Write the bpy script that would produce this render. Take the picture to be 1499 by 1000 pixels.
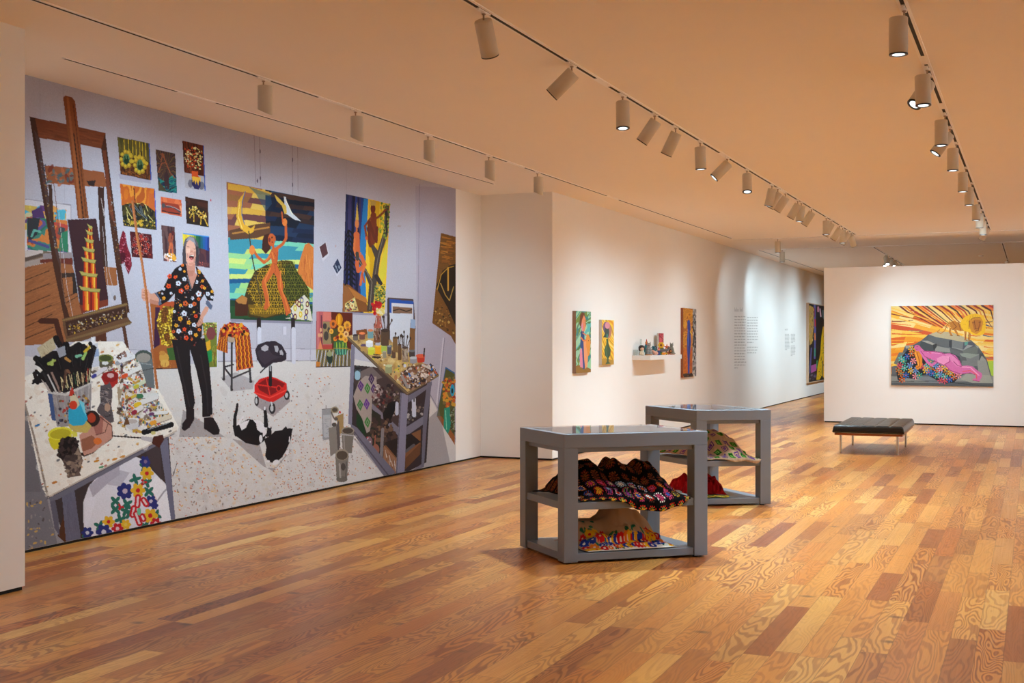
import bpy, math, random
import numpy as np
from mathutils import Vector, Matrix

for o_ in list(bpy.data.objects): bpy.data.objects.remove(o_)
scene = bpy.context.scene
COL = scene.collection

# ---------------------------------------------------------------- camera (metres, +Y runs down the gallery, z up)
FPX = 1760.0                                   # focal length in pixels of the 1499 px wide frame
YAW = math.atan(762.5 / FPX)                   # the camera looks this far to the left of +Y
EYE = Vector((0.0, 0.0, 1.62))
cam = bpy.data.cameras.new('camera'); cam_o = bpy.data.objects.new('camera', cam); COL.objects.link(cam_o)
cam.sensor_width = 36.0; cam.lens = FPX / 1499.0 * 36.0; cam.clip_end = 200
cam_o.location = EYE; cam_o.rotation_euler = (math.pi / 2, 0, YAW)
scene.camera = cam_o
scene.view_settings.view_transform = 'Standard'; scene.view_settings.look = 'None'
scene.view_settings.gamma = 1.0; scene.view_settings.exposure = 0.44
scene.view_settings.use_curve_mapping = False
scene.cycles.max_bounces = 10; scene.cycles.diffuse_bounces = 7; scene.cycles.glossy_bounces = 4
scene.cycles.sample_clamp_indirect = 4.0; scene.cycles.caustics_reflective = False; scene.cycles.caustics_refractive = False
world = bpy.data.worlds.new('world'); scene.world = world; world.use_nodes = True
world.node_tree.nodes['Background'].inputs[0].default_value = (0.02, 0.018, 0.016, 1); world.node_tree.nodes['Background'].inputs[1].default_value = 1.0

# the strength of the gallery's lamps, by job (watts of each track light)
P_ART, P_FLOOR, P_MURAL, P_BACK = 95.0, 245.0, 78.0, 300.0
P_WASH = 720.0  # for the added, unseen wall washers on the far right
LAMP_COL = (0.73, 1.0, 1.13)

FW = Vector((-math.sin(YAW), math.cos(YAW), 0)); RT = Vector((math.cos(YAW), math.sin(YAW), 0))
def y_on(px, x):
    """Y where the sight line through picture column px meets the vertical plane X = x"""
    t = math.atan((px - 749.5) / FPX) - YAW
    return x / math.tan(t)
def x_on(px, y):
    return y * math.tan(math.atan((px - 749.5) / FPX) - YAW)
def z_at(py, x, y):
    """height seen in picture row py above the point x, y"""
    d = x * FW.x + y * FW.y
    return 1.62 + (500 - py) / FPX * d
def cw(xc, zc, z=0.0):
    """camera-frame right/forward distances to world"""
    return Vector((RT.x * xc + FW.x * zc, RT.y * xc + FW.y * zc, z))
def to_px(X, Y, Z):
    d = X * FW.x + Y * FW.y; r = X * RT.x + Y * RT.y
    return 749.5 + FPX * r / d, 500 - FPX * (Z - 1.62) / d

# ---------------------------------------------------------------- materials
def new_mat(name):
    m = bpy.data.materials.new(name); m.use_nodes = True; nt = m.node_tree
    return m, nt, nt.nodes['Principled BSDF']
def mat(name, col, rough=.5, metal=0.0, var=.06, scale=14.0, bump=0.0, spec=.5, srgb=True, coat=0.0):
    m, nt, b = new_mat(name)
    c = [((x / 255) / 12.92 if x / 255 <= .04045 else ((x / 255 + .055) / 1.055) ** 2.4) for x in col] if srgb else list(col)
    tc = nt.nodes.new('ShaderNodeTexCoord'); n = nt.nodes.new('ShaderNodeTexNoise'); n.inputs['Scale'].default_value = scale; n.inputs['Detail'].default_value = 3
    nt.links.new(tc.outputs['Object'], n.inputs['Vector'])
    r = nt.nodes.new('ShaderNodeMix'); r.data_type = 'RGBA'
    r.inputs[6].default_value = (*[x * (1 - var) for x in c], 1); r.inputs[7].default_value = (*[min(1, x * (1 + var)) for x in c], 1)
    nt.links.new(n.outputs['Fac'], r.inputs[0]); nt.links.new(r.outputs[2], b.inputs['Base Color'])
    b.inputs['Roughness'].default_value = rough; b.inputs['Metallic'].default_value = metal; b.inputs['Specular IOR Level'].default_value = spec; b.inputs['Coat Weight'].default_value = coat
    if bump:
        k = nt.nodes.new('ShaderNodeBump'); k.inputs['Strength'].default_value = bump; k.inputs['Distance'].default_value = .004
        nt.links.new(n.outputs['Fac'], k.inputs['Height']); nt.links.new(k.outputs[0], b.inputs['Normal'])
    return m
def mat_emit(name, col, strength):
    m, nt, b = new_mat(name); b.inputs['Base Color'].default_value = (0, 0, 0, 1)
    b.inputs['Emission Color'].default_value = (*col, 1); b.inputs['Emission Strength'].default_value = strength
    return m
def mat_glass(name, col=(1, 1, 1), ior=1.5):
    """thin clear glass: see-through, with reflections that grow towards grazing angles"""
    m = bpy.data.materials.new(name); m.use_nodes = True; nt = m.node_tree; nt.nodes.remove(nt.nodes['Principled BSDF'])
    tr = nt.nodes.new('ShaderNodeBsdfTransparent'); tr.inputs[0].default_value = (*col, 1); gl = nt.nodes.new('ShaderNodeBsdfGlossy'); gl.inputs['Roughness'].default_value = .015
    fr = nt.nodes.new('ShaderNodeFresnel'); fr.inputs[0].default_value = ior; mx = nt.nodes.new('ShaderNodeMixShader')
    ge = nt.nodes.new('ShaderNodeNewGeometry'); inv = nt.nodes.new('ShaderNodeMath'); inv.operation = 'SUBTRACT'; inv.inputs[0].default_value = 1; nt.links.new(ge.outputs['Backfacing'], inv.inputs[1])
    ml = nt.nodes.new('ShaderNodeMath'); ml.operation = 'MULTIPLY'; nt.links.new(fr.outputs[0], ml.inputs[0]); nt.links.new(inv.outputs[0], ml.inputs[1])
    nt.links.new(ml.outputs[0], mx.inputs[0]); nt.links.new(tr.outputs[0], mx.inputs[1]); nt.links.new(gl.outputs[0], mx.inputs[2])
    nt.links.new(mx.outputs[0], nt.nodes['Material Output'].inputs['Surface']); return m
def mat_painted(name, gain=(1, 1, 1), rough=.6, spec=.3):
    """paint carried by the mesh itself as a colour attribute, with a faint procedural canvas grain"""
    m, nt, b = new_mat(name)
    a = nt.nodes.new('ShaderNodeAttribute'); a.attribute_name = 'Col'
    g = nt.nodes.new('ShaderNodeMix'); g.data_type = 'RGBA'; g.blend_type = 'MULTIPLY'; g.inputs[0].default_value = 1; g.inputs[7].default_value = (*gain, 1)
    nt.links.new(a.outputs['Color'], g.inputs[6])
    tc = nt.nodes.new('ShaderNodeTexCoord'); n = nt.nodes.new('ShaderNodeTexNoise'); n.inputs['Scale'].default_value = 300
    nt.links.new(tc.outputs['Object'], n.inputs['Vector'])
    mr = nt.nodes.new('ShaderNodeMapRange'); mr.inputs[3].default_value = .96; mr.inputs[4].default_value = 1.04; nt.links.new(n.outputs['Fac'], mr.inputs[0])
    h = nt.nodes.new('ShaderNodeVectorMath'); h.operation = 'SCALE'; nt.links.new(g.outputs[2], h.inputs[0]); nt.links.new(mr.outputs[0], h.inputs['Scale'])
    nt.links.new(h.outputs[0], b.inputs['Base Color']); b.inputs['Roughness'].default_value = rough; b.inputs['Specular IOR Level'].default_value = spec
    return m

MURAL_GAIN = (.84, .90, .92)
M = {}
M['wall'] = mat('white_wall_paint', (241, 240, 238), .75, var=.012, scale=3, spec=.2)
M['ceil'] = mat('ceiling_paint', (248, 242, 234), .85, var=.01, scale=2, spec=.1)
M['black'] = mat('black_reveal', (10, 10, 10), .8)
M['slot'] = mat('dark_track_slot', (16, 12, 10), .7)
M['track'] = mat('white_track_metal', (252, 250, 248), .45, var=.02)
M['lamp'] = mat('cream_lamp_enamel', (206, 196, 178), .5, var=.03)
M['lamprim'] = mat('dark_lens_rim', (24, 24, 26), .35)
M['lens'] = mat_emit('lit_lens', (.80, .93, 1.0), 1.6)
M['lens_hot'] = mat_emit('bright_lens', (.95, .98, 1.0), 18.0)
M['stem'] = mat('grey_stem_metal', (170, 150, 130), .4, .5)
M['grey'] = mat('grey_case_paint', (124, 133, 147), .42, var=.02, scale=5)
M['deck'] = mat('grey_case_lining', (214, 216, 218), .6, var=.02)
M['cases_glass'] = mat_glass('case_glass', ior=1.5)
M['leather'] = mat('black_leather', (17, 15, 15), .32, var=.2, scale=40, bump=.25)
M['rail'] = mat('walnut_rail', (158, 80, 38), .35, var=.25, scale=20)
M['steel'] = mat('brushed_steel', (190, 180, 168), .3, 1.0)
M['strap'] = mat('brown_strap', (60, 36, 24), .6)
M['canvas_side'] = mat('raw_canvas_edge', (214, 205, 196), .7)
M['canvas_brown'] = mat('brown_canvas_edge', (150, 112, 88), .7)
M['canvas_orange'] = mat('orange_brown_canvas_edge', (150, 84, 50), .7)
M['frame_wood'] = mat('pale_wood_frame', (206, 178, 150), .5)
M['frame_dark'] = mat('dark_frame_side', (96, 66, 50), .5)
M['shelf'] = mat('white_shelf_lacquer', (238, 238, 238), .4, var=.01)
M['ink'] = mat('grey_wall_lettering', (198, 196, 194), .8)

# ---------------------------------------------------------------- mesh building
class MB:
    def __init__(s): s.v = []; s.f = []; s.m = []; s.sm = []
    def add(s, vs, fs, mi=0, smooth=False):
        n = len(s.v); s.v += [tuple(v) for v in vs]; s.f += [tuple(i + n for i in f) for f in fs]; s.m += [mi] * len(fs); s.sm += [smooth] * len(fs)
        return s
    def box(s, x0, x1, y0, y1, z0, z1, mi=0):
        v = [(x, y, z) for z in (z0, z1) for y in (y0, y1) for x in (x0, x1)]
        return s.add(v, [(0, 2, 3, 1), (4, 5, 7, 6), (0, 1, 5, 4), (2, 6, 7, 3), (0, 4, 6, 2), (1, 3, 7, 5)], mi)
    def prism(s, pts, z0, z1, mi=0):
        """vertical prism over a counter-clockwise outline"""
        n = len(pts); v = [(p[0], p[1], z0) for p in pts] + [(p[0], p[1], z1) for p in pts]
        f = [tuple(range(n - 1, -1, -1)), tuple(range(n, 2 * n))] + [(i, (i + 1) % n, n + (i + 1) % n, n + i) for i in range(n)]
        return s.add(v, f, mi)
    def tube(s, p, q, r0, r1=None, n=16, mi=0, caps=True, smooth=True):
        r1 = r0 if r1 is None else r1; p = Vector(p); q = Vector(q); d = (q - p).normalized()
        a = d.orthogonal().normalized(); b = d.cross(a); v = []
        for c, r in ((p, r0), (q, r1)):
            for i in range(n): t = 6.28318 * i / n; v.append(c + a * math.cos(t) * r + b * math.sin(t) * r)
        s.add(v, [(i, (i + 1) % n, n + (i + 1) % n, n + i) for i in range(n)], mi, smooth)
        if caps: s.add(v[:n], [tuple(range(n - 1, -1, -1))], mi); s.add(v[n:], [tuple(range(n))], mi)
        return s
    def lathe(s, prof, c=(0, 0, 0), n=20, mi=0, sx=1, sy=1, smooth=True):
        v = []; c = Vector(c)
        for r, z in prof:
            for i in range(n): t = 6.28318 * i / n; v.append((c.x + r * sx * math.cos(t), c.y + r * sy * math.sin(t), c.z + z))
        f = [(k * n + i, k * n + (i + 1) % n, (k + 1) * n + (i + 1) % n, (k + 1) * n + i) for k in range(len(prof) - 1) for i in range(n)]
        s.add(v, f, mi, smooth); m = len(prof) - 1
        if prof[0][0] > 1e-4: s.add(v[:n], [tuple(range(n - 1, -1, -1))], mi)
        if prof[-1][0] > 1e-4: s.add(v[m * n:], [tuple(range(n))], mi)
        return s
    def ball(s, c, rx, ry=None, rz=None, n=14, mi=0, rot=None):
        ry = rx if ry is None else ry; rz = rx if rz is None else rz; v = []; h = n // 2
        for k in range(h + 1):
            ph = math.pi * k / h
            for i in range(n):
                t = 6.28318 * i / n; p = Vector((rx * math.sin(ph) * math.cos(t), ry * math.sin(ph) * math.sin(t), -rz * math.cos(ph)))
                if rot: p = rot @ p
                v.append(p + Vector(c))
        return s.add(v, [(k * n + i, k * n + (i + 1) % n, (k + 1) * n + (i + 1) % n, (k + 1) * n + i) for k in range(h) for i in range(n)], mi, True)
    def build(s, name, mats, parent=None, loc=None, bevel=0):
        me = bpy.data.meshes.new(name); me.from_pydata(s.v, [], s.f)
        for m in (mats if isinstance(mats, (list, tuple)) else [mats]): me.materials.append(m)
        me.polygons.foreach_set('material_index', s.m); me.polygons.foreach_set('use_smooth', s.sm); me.update()
        o = bpy.data.objects.new(name, me); COL.objects.link(o)
        if parent: o.parent = parent
        if loc: o.location = loc
        if bevel:
            b = o.modifiers.new('bevel', 'BEVEL'); b.width = bevel; b.segments = 2; b.limit_method = 'ANGLE'; b.angle_limit = .6
        return o
def tag(o, label, cat, group=None):
    o['label'] = label; o['category'] = cat
    if group: o['group'] = group
    return o
def empty(name, loc, label, cat, group=None, rz=0):
    o = bpy.data.objects.new(name, None); COL.objects.link(o); o.location = loc; o.rotation_euler = (0, 0, rz); o.empty_display_size = .1
    return tag(o, label, cat, group)
def struct(o): o['kind'] = 'structure'; return o
# ---------------------------------------------------------------- floor
def floor_mat():
    m, nt, b = new_mat('heart_pine_planks'); N = nt.nodes.new; L = nt.links.new
    tc = N('ShaderNodeTexCoord'); sp = N('ShaderNodeSeparateXYZ'); L(tc.outputs['Object'], sp.inputs[0])
    def math_(op, a, b_=None, c_=None):
        n = N('ShaderNodeMath'); n.operation = op
        for i, x in enumerate((a, b_, c_)):
            if x is None: continue
            if isinstance(x, (int, float)): n.inputs[i].default_value = x
            else: L(x, n.inputs[i])
        return n.outputs[0]
    row = math_('FLOOR', math_('DIVIDE', sp.outputs[0], .138)); fx = math_('FRACT', math_('DIVIDE', sp.outputs[0], .138))
    wn = N('ShaderNodeTexWhiteNoise'); wn.noise_dimensions = '1D'; L(row, wn.inputs['W'])
    w = math_('ADD', math_('DIVIDE', sp.outputs[1], 1.25), math_('MULTIPLY', wn.outputs['Value'], 137.0))
    vo = N('ShaderNodeTexVoronoi'); vo.voronoi_dimensions = '1D'; vo.inputs['Scale'].default_value = 1.0; L(w, vo.inputs['W'])
    vd = N('ShaderNodeTexVoronoi'); vd.voronoi_dimensions = '1D'; vd.feature = 'DISTANCE_TO_EDGE'; vd.inputs['Scale'].default_value = 1.0; L(w, vd.inputs['W'])
    sc = N('ShaderNodeSeparateColor'); L(vo.outputs['Color'], sc.inputs[0])
    # second random number per board
    w2 = N('ShaderNodeTexWhiteNoise'); w2.noise_dimensions = '2D'; cv = N('ShaderNodeCombineXYZ'); L(sc.outputs[0], cv.inputs[0]); L(row, cv.inputs[1]); L(cv.outputs[0], w2.inputs['Vector'])
    ramp = N('ShaderNodeValToRGB'); L(w2.outputs['Value'], ramp.inputs[0])
    el = ramp.color_ramp.elements; el[0].position = 0; el[0].color = FLOOR_C[0]; el[1].position = 1; el[1].color = FLOOR_C[-1]
    for i, c in enumerate(FLOOR_C[1:-1]): e = el.new((i + 1) / (len(FLOOR_C) - 1)); e.color = c
    # cathedral grain: contour lines of a stretched noise, shifted board by board
    off = N('ShaderNodeCombineXYZ'); L(math_('MULTIPLY', w2.outputs['Value'], 61.0), off.inputs[0]); L(math_('MULTIPLY', sc.outputs[1], 47.0), off.inputs[1]); L(math_('MULTIPLY', row, 3.7), off.inputs[2])
    mp = N('ShaderNodeVectorMath'); mp.operation = 'MULTIPLY'; L(tc.outputs['Object'], mp.inputs[0]); mp.inputs[1].default_value = (5.5, .95, 1)
    ad = N('ShaderNodeVectorMath'); ad.operation = 'ADD'; L(mp.outputs[0], ad.inputs[0]); L(off.outputs[0], ad.inputs[1])
    n1 = N('ShaderNodeTexNoise'); n1.inputs['Scale'].default_value = 1.0; n1.inputs['Detail'].default_value = 2.2; n1.inputs['Roughness'].default_value = .40; n1.inputs['Distortion'].default_value = .12; L(ad.outputs[0], n1.inputs['Vector'])
    ring = math_('MULTIPLY', n1.outputs['Fac'], math_('ADD', math_('MULTIPLY', sc.outputs[2], 110.0), 85.0))
    g0 = N('ShaderNodeMapRange'); g0.interpolation_type = 'SMOOTHSTEP'; L(math_('SINE', ring), g0.inputs[0]); g0.inputs[1].default_value = -.35; g0.inputs[2].default_value = .75; g = g0.outputs[0]
    # fine straight fibre
    m2 = N('ShaderNodeVectorMath'); m2.operation = 'MULTIPLY'; L(ad.outputs[0], m2.inputs[0]); m2.inputs[1].default_value = (22, 1.4, 1)
    n2 = N('ShaderNodeTexNoise'); n2.inputs['Scale'].default_value = 1.0; n2.inputs['Detail'].default_value = 3; L(m2.outputs[0], n2.inputs['Vector'])
    n3 = N('ShaderNodeTexNoise'); n3.inputs['Scale'].default_value = .9; n3.inputs['Detail'].default_value = 2; L(ad.outputs[0], n3.inputs['Vector'])
    amt = math_('MULTIPLY', g, math_('ADD', math_('MULTIPLY', sc.outputs[0], .80), .10))
    amt = math_('ADD', amt, math_('MULTIPLY', math_('SUBTRACT', n2.outputs['Fac'], .5), .45))
    mx = N('ShaderNodeMix'); mx.data_type = 'RGBA'; mx.blend_type = 'MULTIPLY'; L(amt, mx.inputs[0]); L(ramp.outputs[0], mx.inputs[6]); mx.inputs[7].default_value = (.42, .235, .15, 1); mx.clamp_factor = True
    # broad colour drift inside a board
    mz = N('ShaderNodeMix'); mz.data_type = 'RGBA'; mz.blend_type = 'OVERLAY'; mz.inputs[0].default_value = .22; L(mx.outputs[2], mz.inputs[6]); L(n3.outputs['Fac'], mz.inputs[7])
    # knots
    mk = N('ShaderNodeVectorMath'); mk.operation = 'MULTIPLY'; L(ad.outputs[0], mk.inputs[0]); mk.inputs[1].default_value = (.60, 5.4, 1)
    kn = N('ShaderNodeTexVoronoi'); kn.inputs['Scale'].default_value = .8; L(mk.outputs[0], kn.inputs['Vector'])
    kr = N('ShaderNodeMapRange'); L(kn.outputs['Distance'], kr.inputs[0]); kr.inputs[1].default_value = .05; kr.inputs[2].default_value = .17; kr.inputs[3].default_value = .75; kr.inputs[4].default_value = 0
    mq = N('ShaderNodeMix'); mq.data_type = 'RGBA'; ks = N('ShaderNodeSeparateColor'); L(kn.outputs['Color'], ks.inputs[0]); L(math_('MULTIPLY', kr.outputs[0], math_('GREATER_THAN', ks.outputs[0], .62)), mq.inputs[0]); L(mz.outputs[2], mq.inputs[6]); mq.inputs[7].default_value = (.10, .035, .015, 1)
    # joints
    e1 = math_('MINIMUM', fx, math_('SUBTRACT', 1.0, fx)); j1 = math_('LESS_THAN', e1, .011)
    j2 = math_('LESS_THAN', vd.outputs['Distance'], .0016)
    j = math_('MAXIMUM', j1, j2)
    mj = N('ShaderNodeMix'); mj.data_type = 'RGBA'; L(math_('MULTIPLY', j, .55), mj.inputs[0]); L(mq.outputs[2], mj.inputs[6]); mj.inputs[7].default_value = (.09, .035, .015, 1)
    L(mj.outputs[2], b.inputs['Base Color'])
    rr = N('ShaderNodeMapRange'); L(n2.outputs['Fac'], rr.inputs[0]); rr.inputs[3].default_value = .26; rr.inputs[4].default_value = .40; L(rr.outputs[0], b.inputs['Roughness'])
    bp = N('ShaderNodeBump'); bp.inputs['Strength'].default_value = .25; bp.inputs['Distance'].default_value = .001; L(math_('SUBTRACT', math_('MULTIPLY', g, .3), j), bp.inputs['Height']); L(bp.outputs[0], b.inputs['Normal'])
    b.inputs['Specular IOR Level'].default_value = .55
    return m
def sl(r, g, b): return (*[float(x) for x in ((np.array([r, g, b]) / 255) ** 2.2)], 1)
FLOOR_C = [sl(153, 80, 33), sl(211, 150, 77), sl(201, 126, 55), sl(216, 160, 87), sl(181, 102, 44), sl(205, 135, 62), sl(149, 76, 32), sl(210, 145, 71), sl(195, 118, 50), sl(203, 130, 59)]
M['floor'] = floor_mat()

XL, XN, XP = -6.0, -7.07, -6.04      # long wall, mural niche, near pier
YR, HC = 15.23, 3.66                 # return of the niche; ceiling height
struct(MB().box(-7.4, 8.4, -6.4, 44.4, -.12, 0).build('floor', M['floor']))
struct(MB().box(-7.4, 8.4, -6.4, 44.4, HC, HC + .15).build('ceiling', M['ceil']))
G = .024
def wall(name, x0, x1, y0, y1, z1=HC, base=True):
    struct(MB().box(x0, x1, y0, y1, G if base else 0, z1).build(name, M['wall']))
    if base: struct(MB().box(x0 + .012, x1 - .012, y0 + .012, y1 - .012, 0, G).build(name.replace('wall', 'baseboard'), M['black']))
wall('wall_left', XN - .25, XN, 5.94, YR)
wall('wall_left_near', XN - .25, XP, -6.0, 5.94)
wall('wall_left_far', XN - .25, XL, YR, 44.0)
wall('wall_end', -7.3, 8.3, 44.0, 44.3)
wall('wall_back', -7.3, 8.3, -6.3, -4.5)
wall('wall_right', 6.2, 8.3, -4.5, 44.0)
wall('wall_partition', -3.85, 6.2, 24.65, 24.97, 3.10)

# ---------------------------------------------------------------- tracks set in the ceiling
def track(label, x0, y0, x1, y1, covers, w=.062, slot=.024, name='ceiling_track'):
    """covers: distances along the track (start, end) where the slot is closed"""
    t = empty(name, (x0, y0, HC), label, 'track', None, math.atan2(y1 - y0, x1 - x0) - math.pi / 2)
    Ln = math.hypot(x1 - x0, y1 - y0)
    fl = MB()
    fl.box(-w / 2, -slot / 2, 0, Ln, -.007, 0).box(slot / 2, w / 2, 0, Ln, -.007, 0)
    fl.box(-slot / 2, slot / 2, -.01, 0, -.007, 0).box(-slot / 2, slot / 2, Ln, Ln + .01, -.007, 0)
    fl.build('flange', M['track'], t)
    MB().box(-slot / 2, slot / 2, 0, Ln, -.0074, -.0005).build('slot', M['slot'], t)
    for a, b in covers: MB().box(-slot / 2, slot / 2, a, b, -.0085, -.0025).build('joint_cover', M['track'], t)
    return t
XM, XR, XW = -3.10, -.72, -5.46
def yc(px, x, y0, h=.09): c = y_on(px, x) - y0; return (c - h, c + h)
YT = -3.0
track('long ceiling track running down the middle with most of the lamps', XM, YT, XM, 23.55, [yc(p, XM, YT, .16) for p in (882, 1058, 1145)])
track('rightmost long ceiling track, nearest the right edge of the picture', XR, YT, XR, 23.6, [yc(p, XR, YT, .14) for p in (1353, 1379)])
track('left ceiling track with five widely spaced lamps beside the mural', XW, YT, XW, 23.5, [yc(p, XW, YT, .26) for p in (490, 755, 897)], w=.05, slot=.021)
track('lampless dark ceiling slot closest to the mural wall', -6.39, 6.65, -6.39, 14.15, [yc(p, -6.39, 6.65, .25) for p in (288, 513)], w=.03, slot=.018)
track('crossing ceiling track at the far end of the middle track', -5.5, 23.85, 1.5, 23.85, [], w=.05, slot=.013)
track('second crossing ceiling track, farther back, above the white partition', -5.45, 26.68, .2, 26.68, [], w=.05, slot=.013)
track('ceiling track along the long wall beyond the far crossing track', -5.6, 26.8, -5.6, 40.0, [], w=.05, slot=.02)
track('short white ceiling track with bright lamps above the lion painting', -3.15, 26.9, -3.15, 33.5, [(2.2, 2.5)], w=.07, slot=.02)
track('short white ceiling track at the right edge above the partition', -.58, 26.9, -.58, 33.5, [], w=.07, slot=.02)

# ---------------------------------------------------------------- track lamps
_lamp = {}
def lamp_meshes():
    R_, Lh = .056, .225
    # housing hangs along -z from its top end
    h = MB(); n = 28
    prof = [(0, 0), (R_ * .93, 0), (R_, -.006), (R_, -Lh), (R_ - .005, -Lh), (R_ - .006, -Lh + .03)]
    h.lathe(prof, n=n); _lamp['housing'] = (h, M['lamp'])
    r = MB(); r.lathe([(R_ + .0005, -Lh + .004), (R_ + .0005, -Lh - .003), (R_ - .012, -Lh - .003), (R_ - .0195, -Lh + .0)], n=n); _lamp['lens_rim'] = (r, M['lamprim'])
    l = MB(); l.lathe([(R_ - .019, -Lh - .001), (.02, -Lh - .001), (0, -Lh - .001)], n=n); _lamp['lens'] = (l, M['lens'])
    # wallwasher: the open end is cut obliquely
    def cut(lo, hi, nn=28):
        k = MB(); v = []
        for rr, f in ((R_, 0), (R_, 1), (R_ - .006, 1)):
            for i in range(nn):
                t = 6.28318 * i / nn; c = math.cos(t); z = 0 if f == 0 else -(lo + (hi - lo) * (c + 1) / 2)
                v.append((rr * c, rr * math.sin(t), z))
        k.add(v, [(a * nn + i, a * nn + (i + 1) % nn, (a + 1) * nn + (i + 1) % nn, (a + 1) * nn + i) for a in range(2) for i in range(nn)], 0, True)
        k.add(v[:nn], [tuple(range(nn))], 0)
        e = MB(); w = [(p[0] * .86, p[1] * .86, p[2] + .006) for p in v[nn:2 * nn]]; e.add(w, [tuple(range(nn - 1, -1, -1))], 0)
        return k, e
    a, e = cut(.175, .225); _lamp['cut_housing'] = (a, M['lamp']); _lamp['cut_lens'] = (e, M['lens'])
    s = MB().tube((0, 0, 0), (0, 0, -.085), .006, n=10); s.tube((0, 0, -.012), (0, 0, -.03), .013, n=12); _lamp['stem'] = (s, M['stem'])
    ad = MB().box(-.0095, .0095, -.085, .085, -.014, -.0022).tube((0, .0, -.014), (0, .0, -.024), .018, n=16).tube((0, -.07, -.014), (0, -.07, -.02), .008, n=10); _lamp['adapter'] = (ad, M['track'])
lamp_meshes()
_cache = {}
def part(key, name, parent, mats=None):
    k = (key, mats)
    if k not in _cache:
        b, m_ = _lamp[key]; o = b.build(name, M[mats] if mats else m_); _cache[k] = o.data; o.parent = parent; return o
    o = bpy.data.objects.new(name, _cache[k]); COL.objects.link(o); o.parent = parent; return o
def lamp(x, y, d, label, group, power, cone=50, blend=.7, side=0.0, cut=False, hot=False, drop=.085, col=None, axis=0.0, aim=None, rad=.05):
    """x, y on the track; d: direction of the housing, from the top end towards the lens"""
    t = empty('track_light', (x, y, HC), label, 'track light', group)
    a = part('adapter', 'adapter', t); a.rotation_euler.z = axis
    part('stem', 'stem', t).scale = (1, 1, drop / .085)
    d = Vector(d).normalized(); q = Vector((0, 0, -1)).rotation_difference(d)
    piv = Vector((side * RT.x, side * RT.y, -drop))
    top = piv - d * .02
    if cut:
        for k, nm in (('cut_housing', 'housing'), ('cut_lens', 'lens')):
            o = part(k, nm, t); o.location = top; o.rotation_euler = (0, 0, 0)
    else:
        for k in ('housing', 'lens_rim', 'lens'):
            o = part(k, k, t, 'lens_hot' if (hot and k == 'lens') else None); o.rotation_mode = 'QUATERNION'; o.rotation_quaternion = q; o.location = top
    if power:
        L_ = bpy.data.lights.new('spot_beam', 'SPOT'); L_.energy = power; L_.color = col or LAMP_COL; L_.shadow_soft_size = rad
        L_.spot_size = math.radians(cone); L_.spot_blend = blend
        lo = bpy.data.objects.new('spot_beam', L_); COL.objects.link(lo); lo.parent = t
        ad = Vector(aim).normalized() if aim else d
        lo.rotation_mode = 'QUATERNION'; lo.rotation_quaternion = Vector((0, 0, -1)).rotation_difference(ad); lo.location = top + (d * .24 if not cut else Vector((0, 0, -.235)))
    return t
def lean(r, f): return RT * r + FW * f + Vector((0, 0, -1))
# middle track: picture column of the stem, lean to the right and away in the view, job
mid = [(708, .22, .62, 'm'), (837, -1.05, .30, 'm'), (911.5, 0, -.12, 'f'), (958.5, -.67, .22, 'm'), (989, -.46, .25, 'm'), (1025, .04, .02, 'f'), (1064.6, -1.0, .05, 'm'), (1093.5, -.05, -.33, 'f'),
       (1130, -.20, .10, 'f'), (1138.7, -.55, .40, 'a'), (1149.6, -.62, .32, 'a'), (1167.8, -.55, .30, 'a'), (1173, -.12, .05, 'f'), (1188, -.60, .35, 'a'), (1209.5, 0, 0, 'f'), (1216.6, -.45, .38, 'a'),
       (1229, -.6, .36, 'a'), (1233.6, 0, 0, 'f'), (1241, -.5, .45, 'p'), (1246, .42, .5, 'p')]
jobs = {'m': (P_MURAL * .5, 90, 1.0, (-1.5, .15, -1)), 'a': (P_ART, 86, 1.0, (-1.1, .15, -1)), 'f': (P_FLOOR * 1.5, 96, 1.0, None), 'p': (P_ART * .5, 90, 1.0, (.70, .8, -1.1))}
ordn = ['nearest', 'second', 'third', 'fourth', 'fifth', 'sixth', 'seventh', 'eighth', 'ninth', 'tenth', 'eleventh', 'twelfth', 'thirteenth', 'fourteenth', 'fifteenth', 'sixteenth', 'seventeenth', 'eighteenth', 'nineteenth', 'farthest']
for i, (px, r, f, j) in enumerate(mid):
    pw, cone, bl, aim = jobs[j]
    how = 'tilted steeply to the left' if r < -.8 else 'tilted left' if r < -.15 else 'tilted right' if r > .15 else 'hanging straight down'
    who = ordn[i] + (' from the camera' if 0 < i < 19 else '')
    lamp(XM, y_on(px, XM), lean(r, f), 'cylinder lamp %s, %s on the middle track' % (how, who), 'lamps of the middle track', pw, cone, bl, aim=aim)
# left track: wallwashers on the mural
for i, px in enumerate((385.7, 520.5, 626.6, 715.5, 786.7)):
    lamp(XW, y_on(px, XW), (0, 0, -1), 'lamp with slanted end beside the mural, %s on the left track' % (['nearest and largest', 'second from the camera', 'third from the camera', 'fourth from the camera', 'farthest, with a lit edge'][i]),
         'wallwasher lamps of the left track', P_MURAL * (1.25, 1.1, .9, .68, .72)[i], 130, 1.0, cut=True, aim=(-.72, .1 if i < 4 else .2, -1), side=.012)
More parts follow.
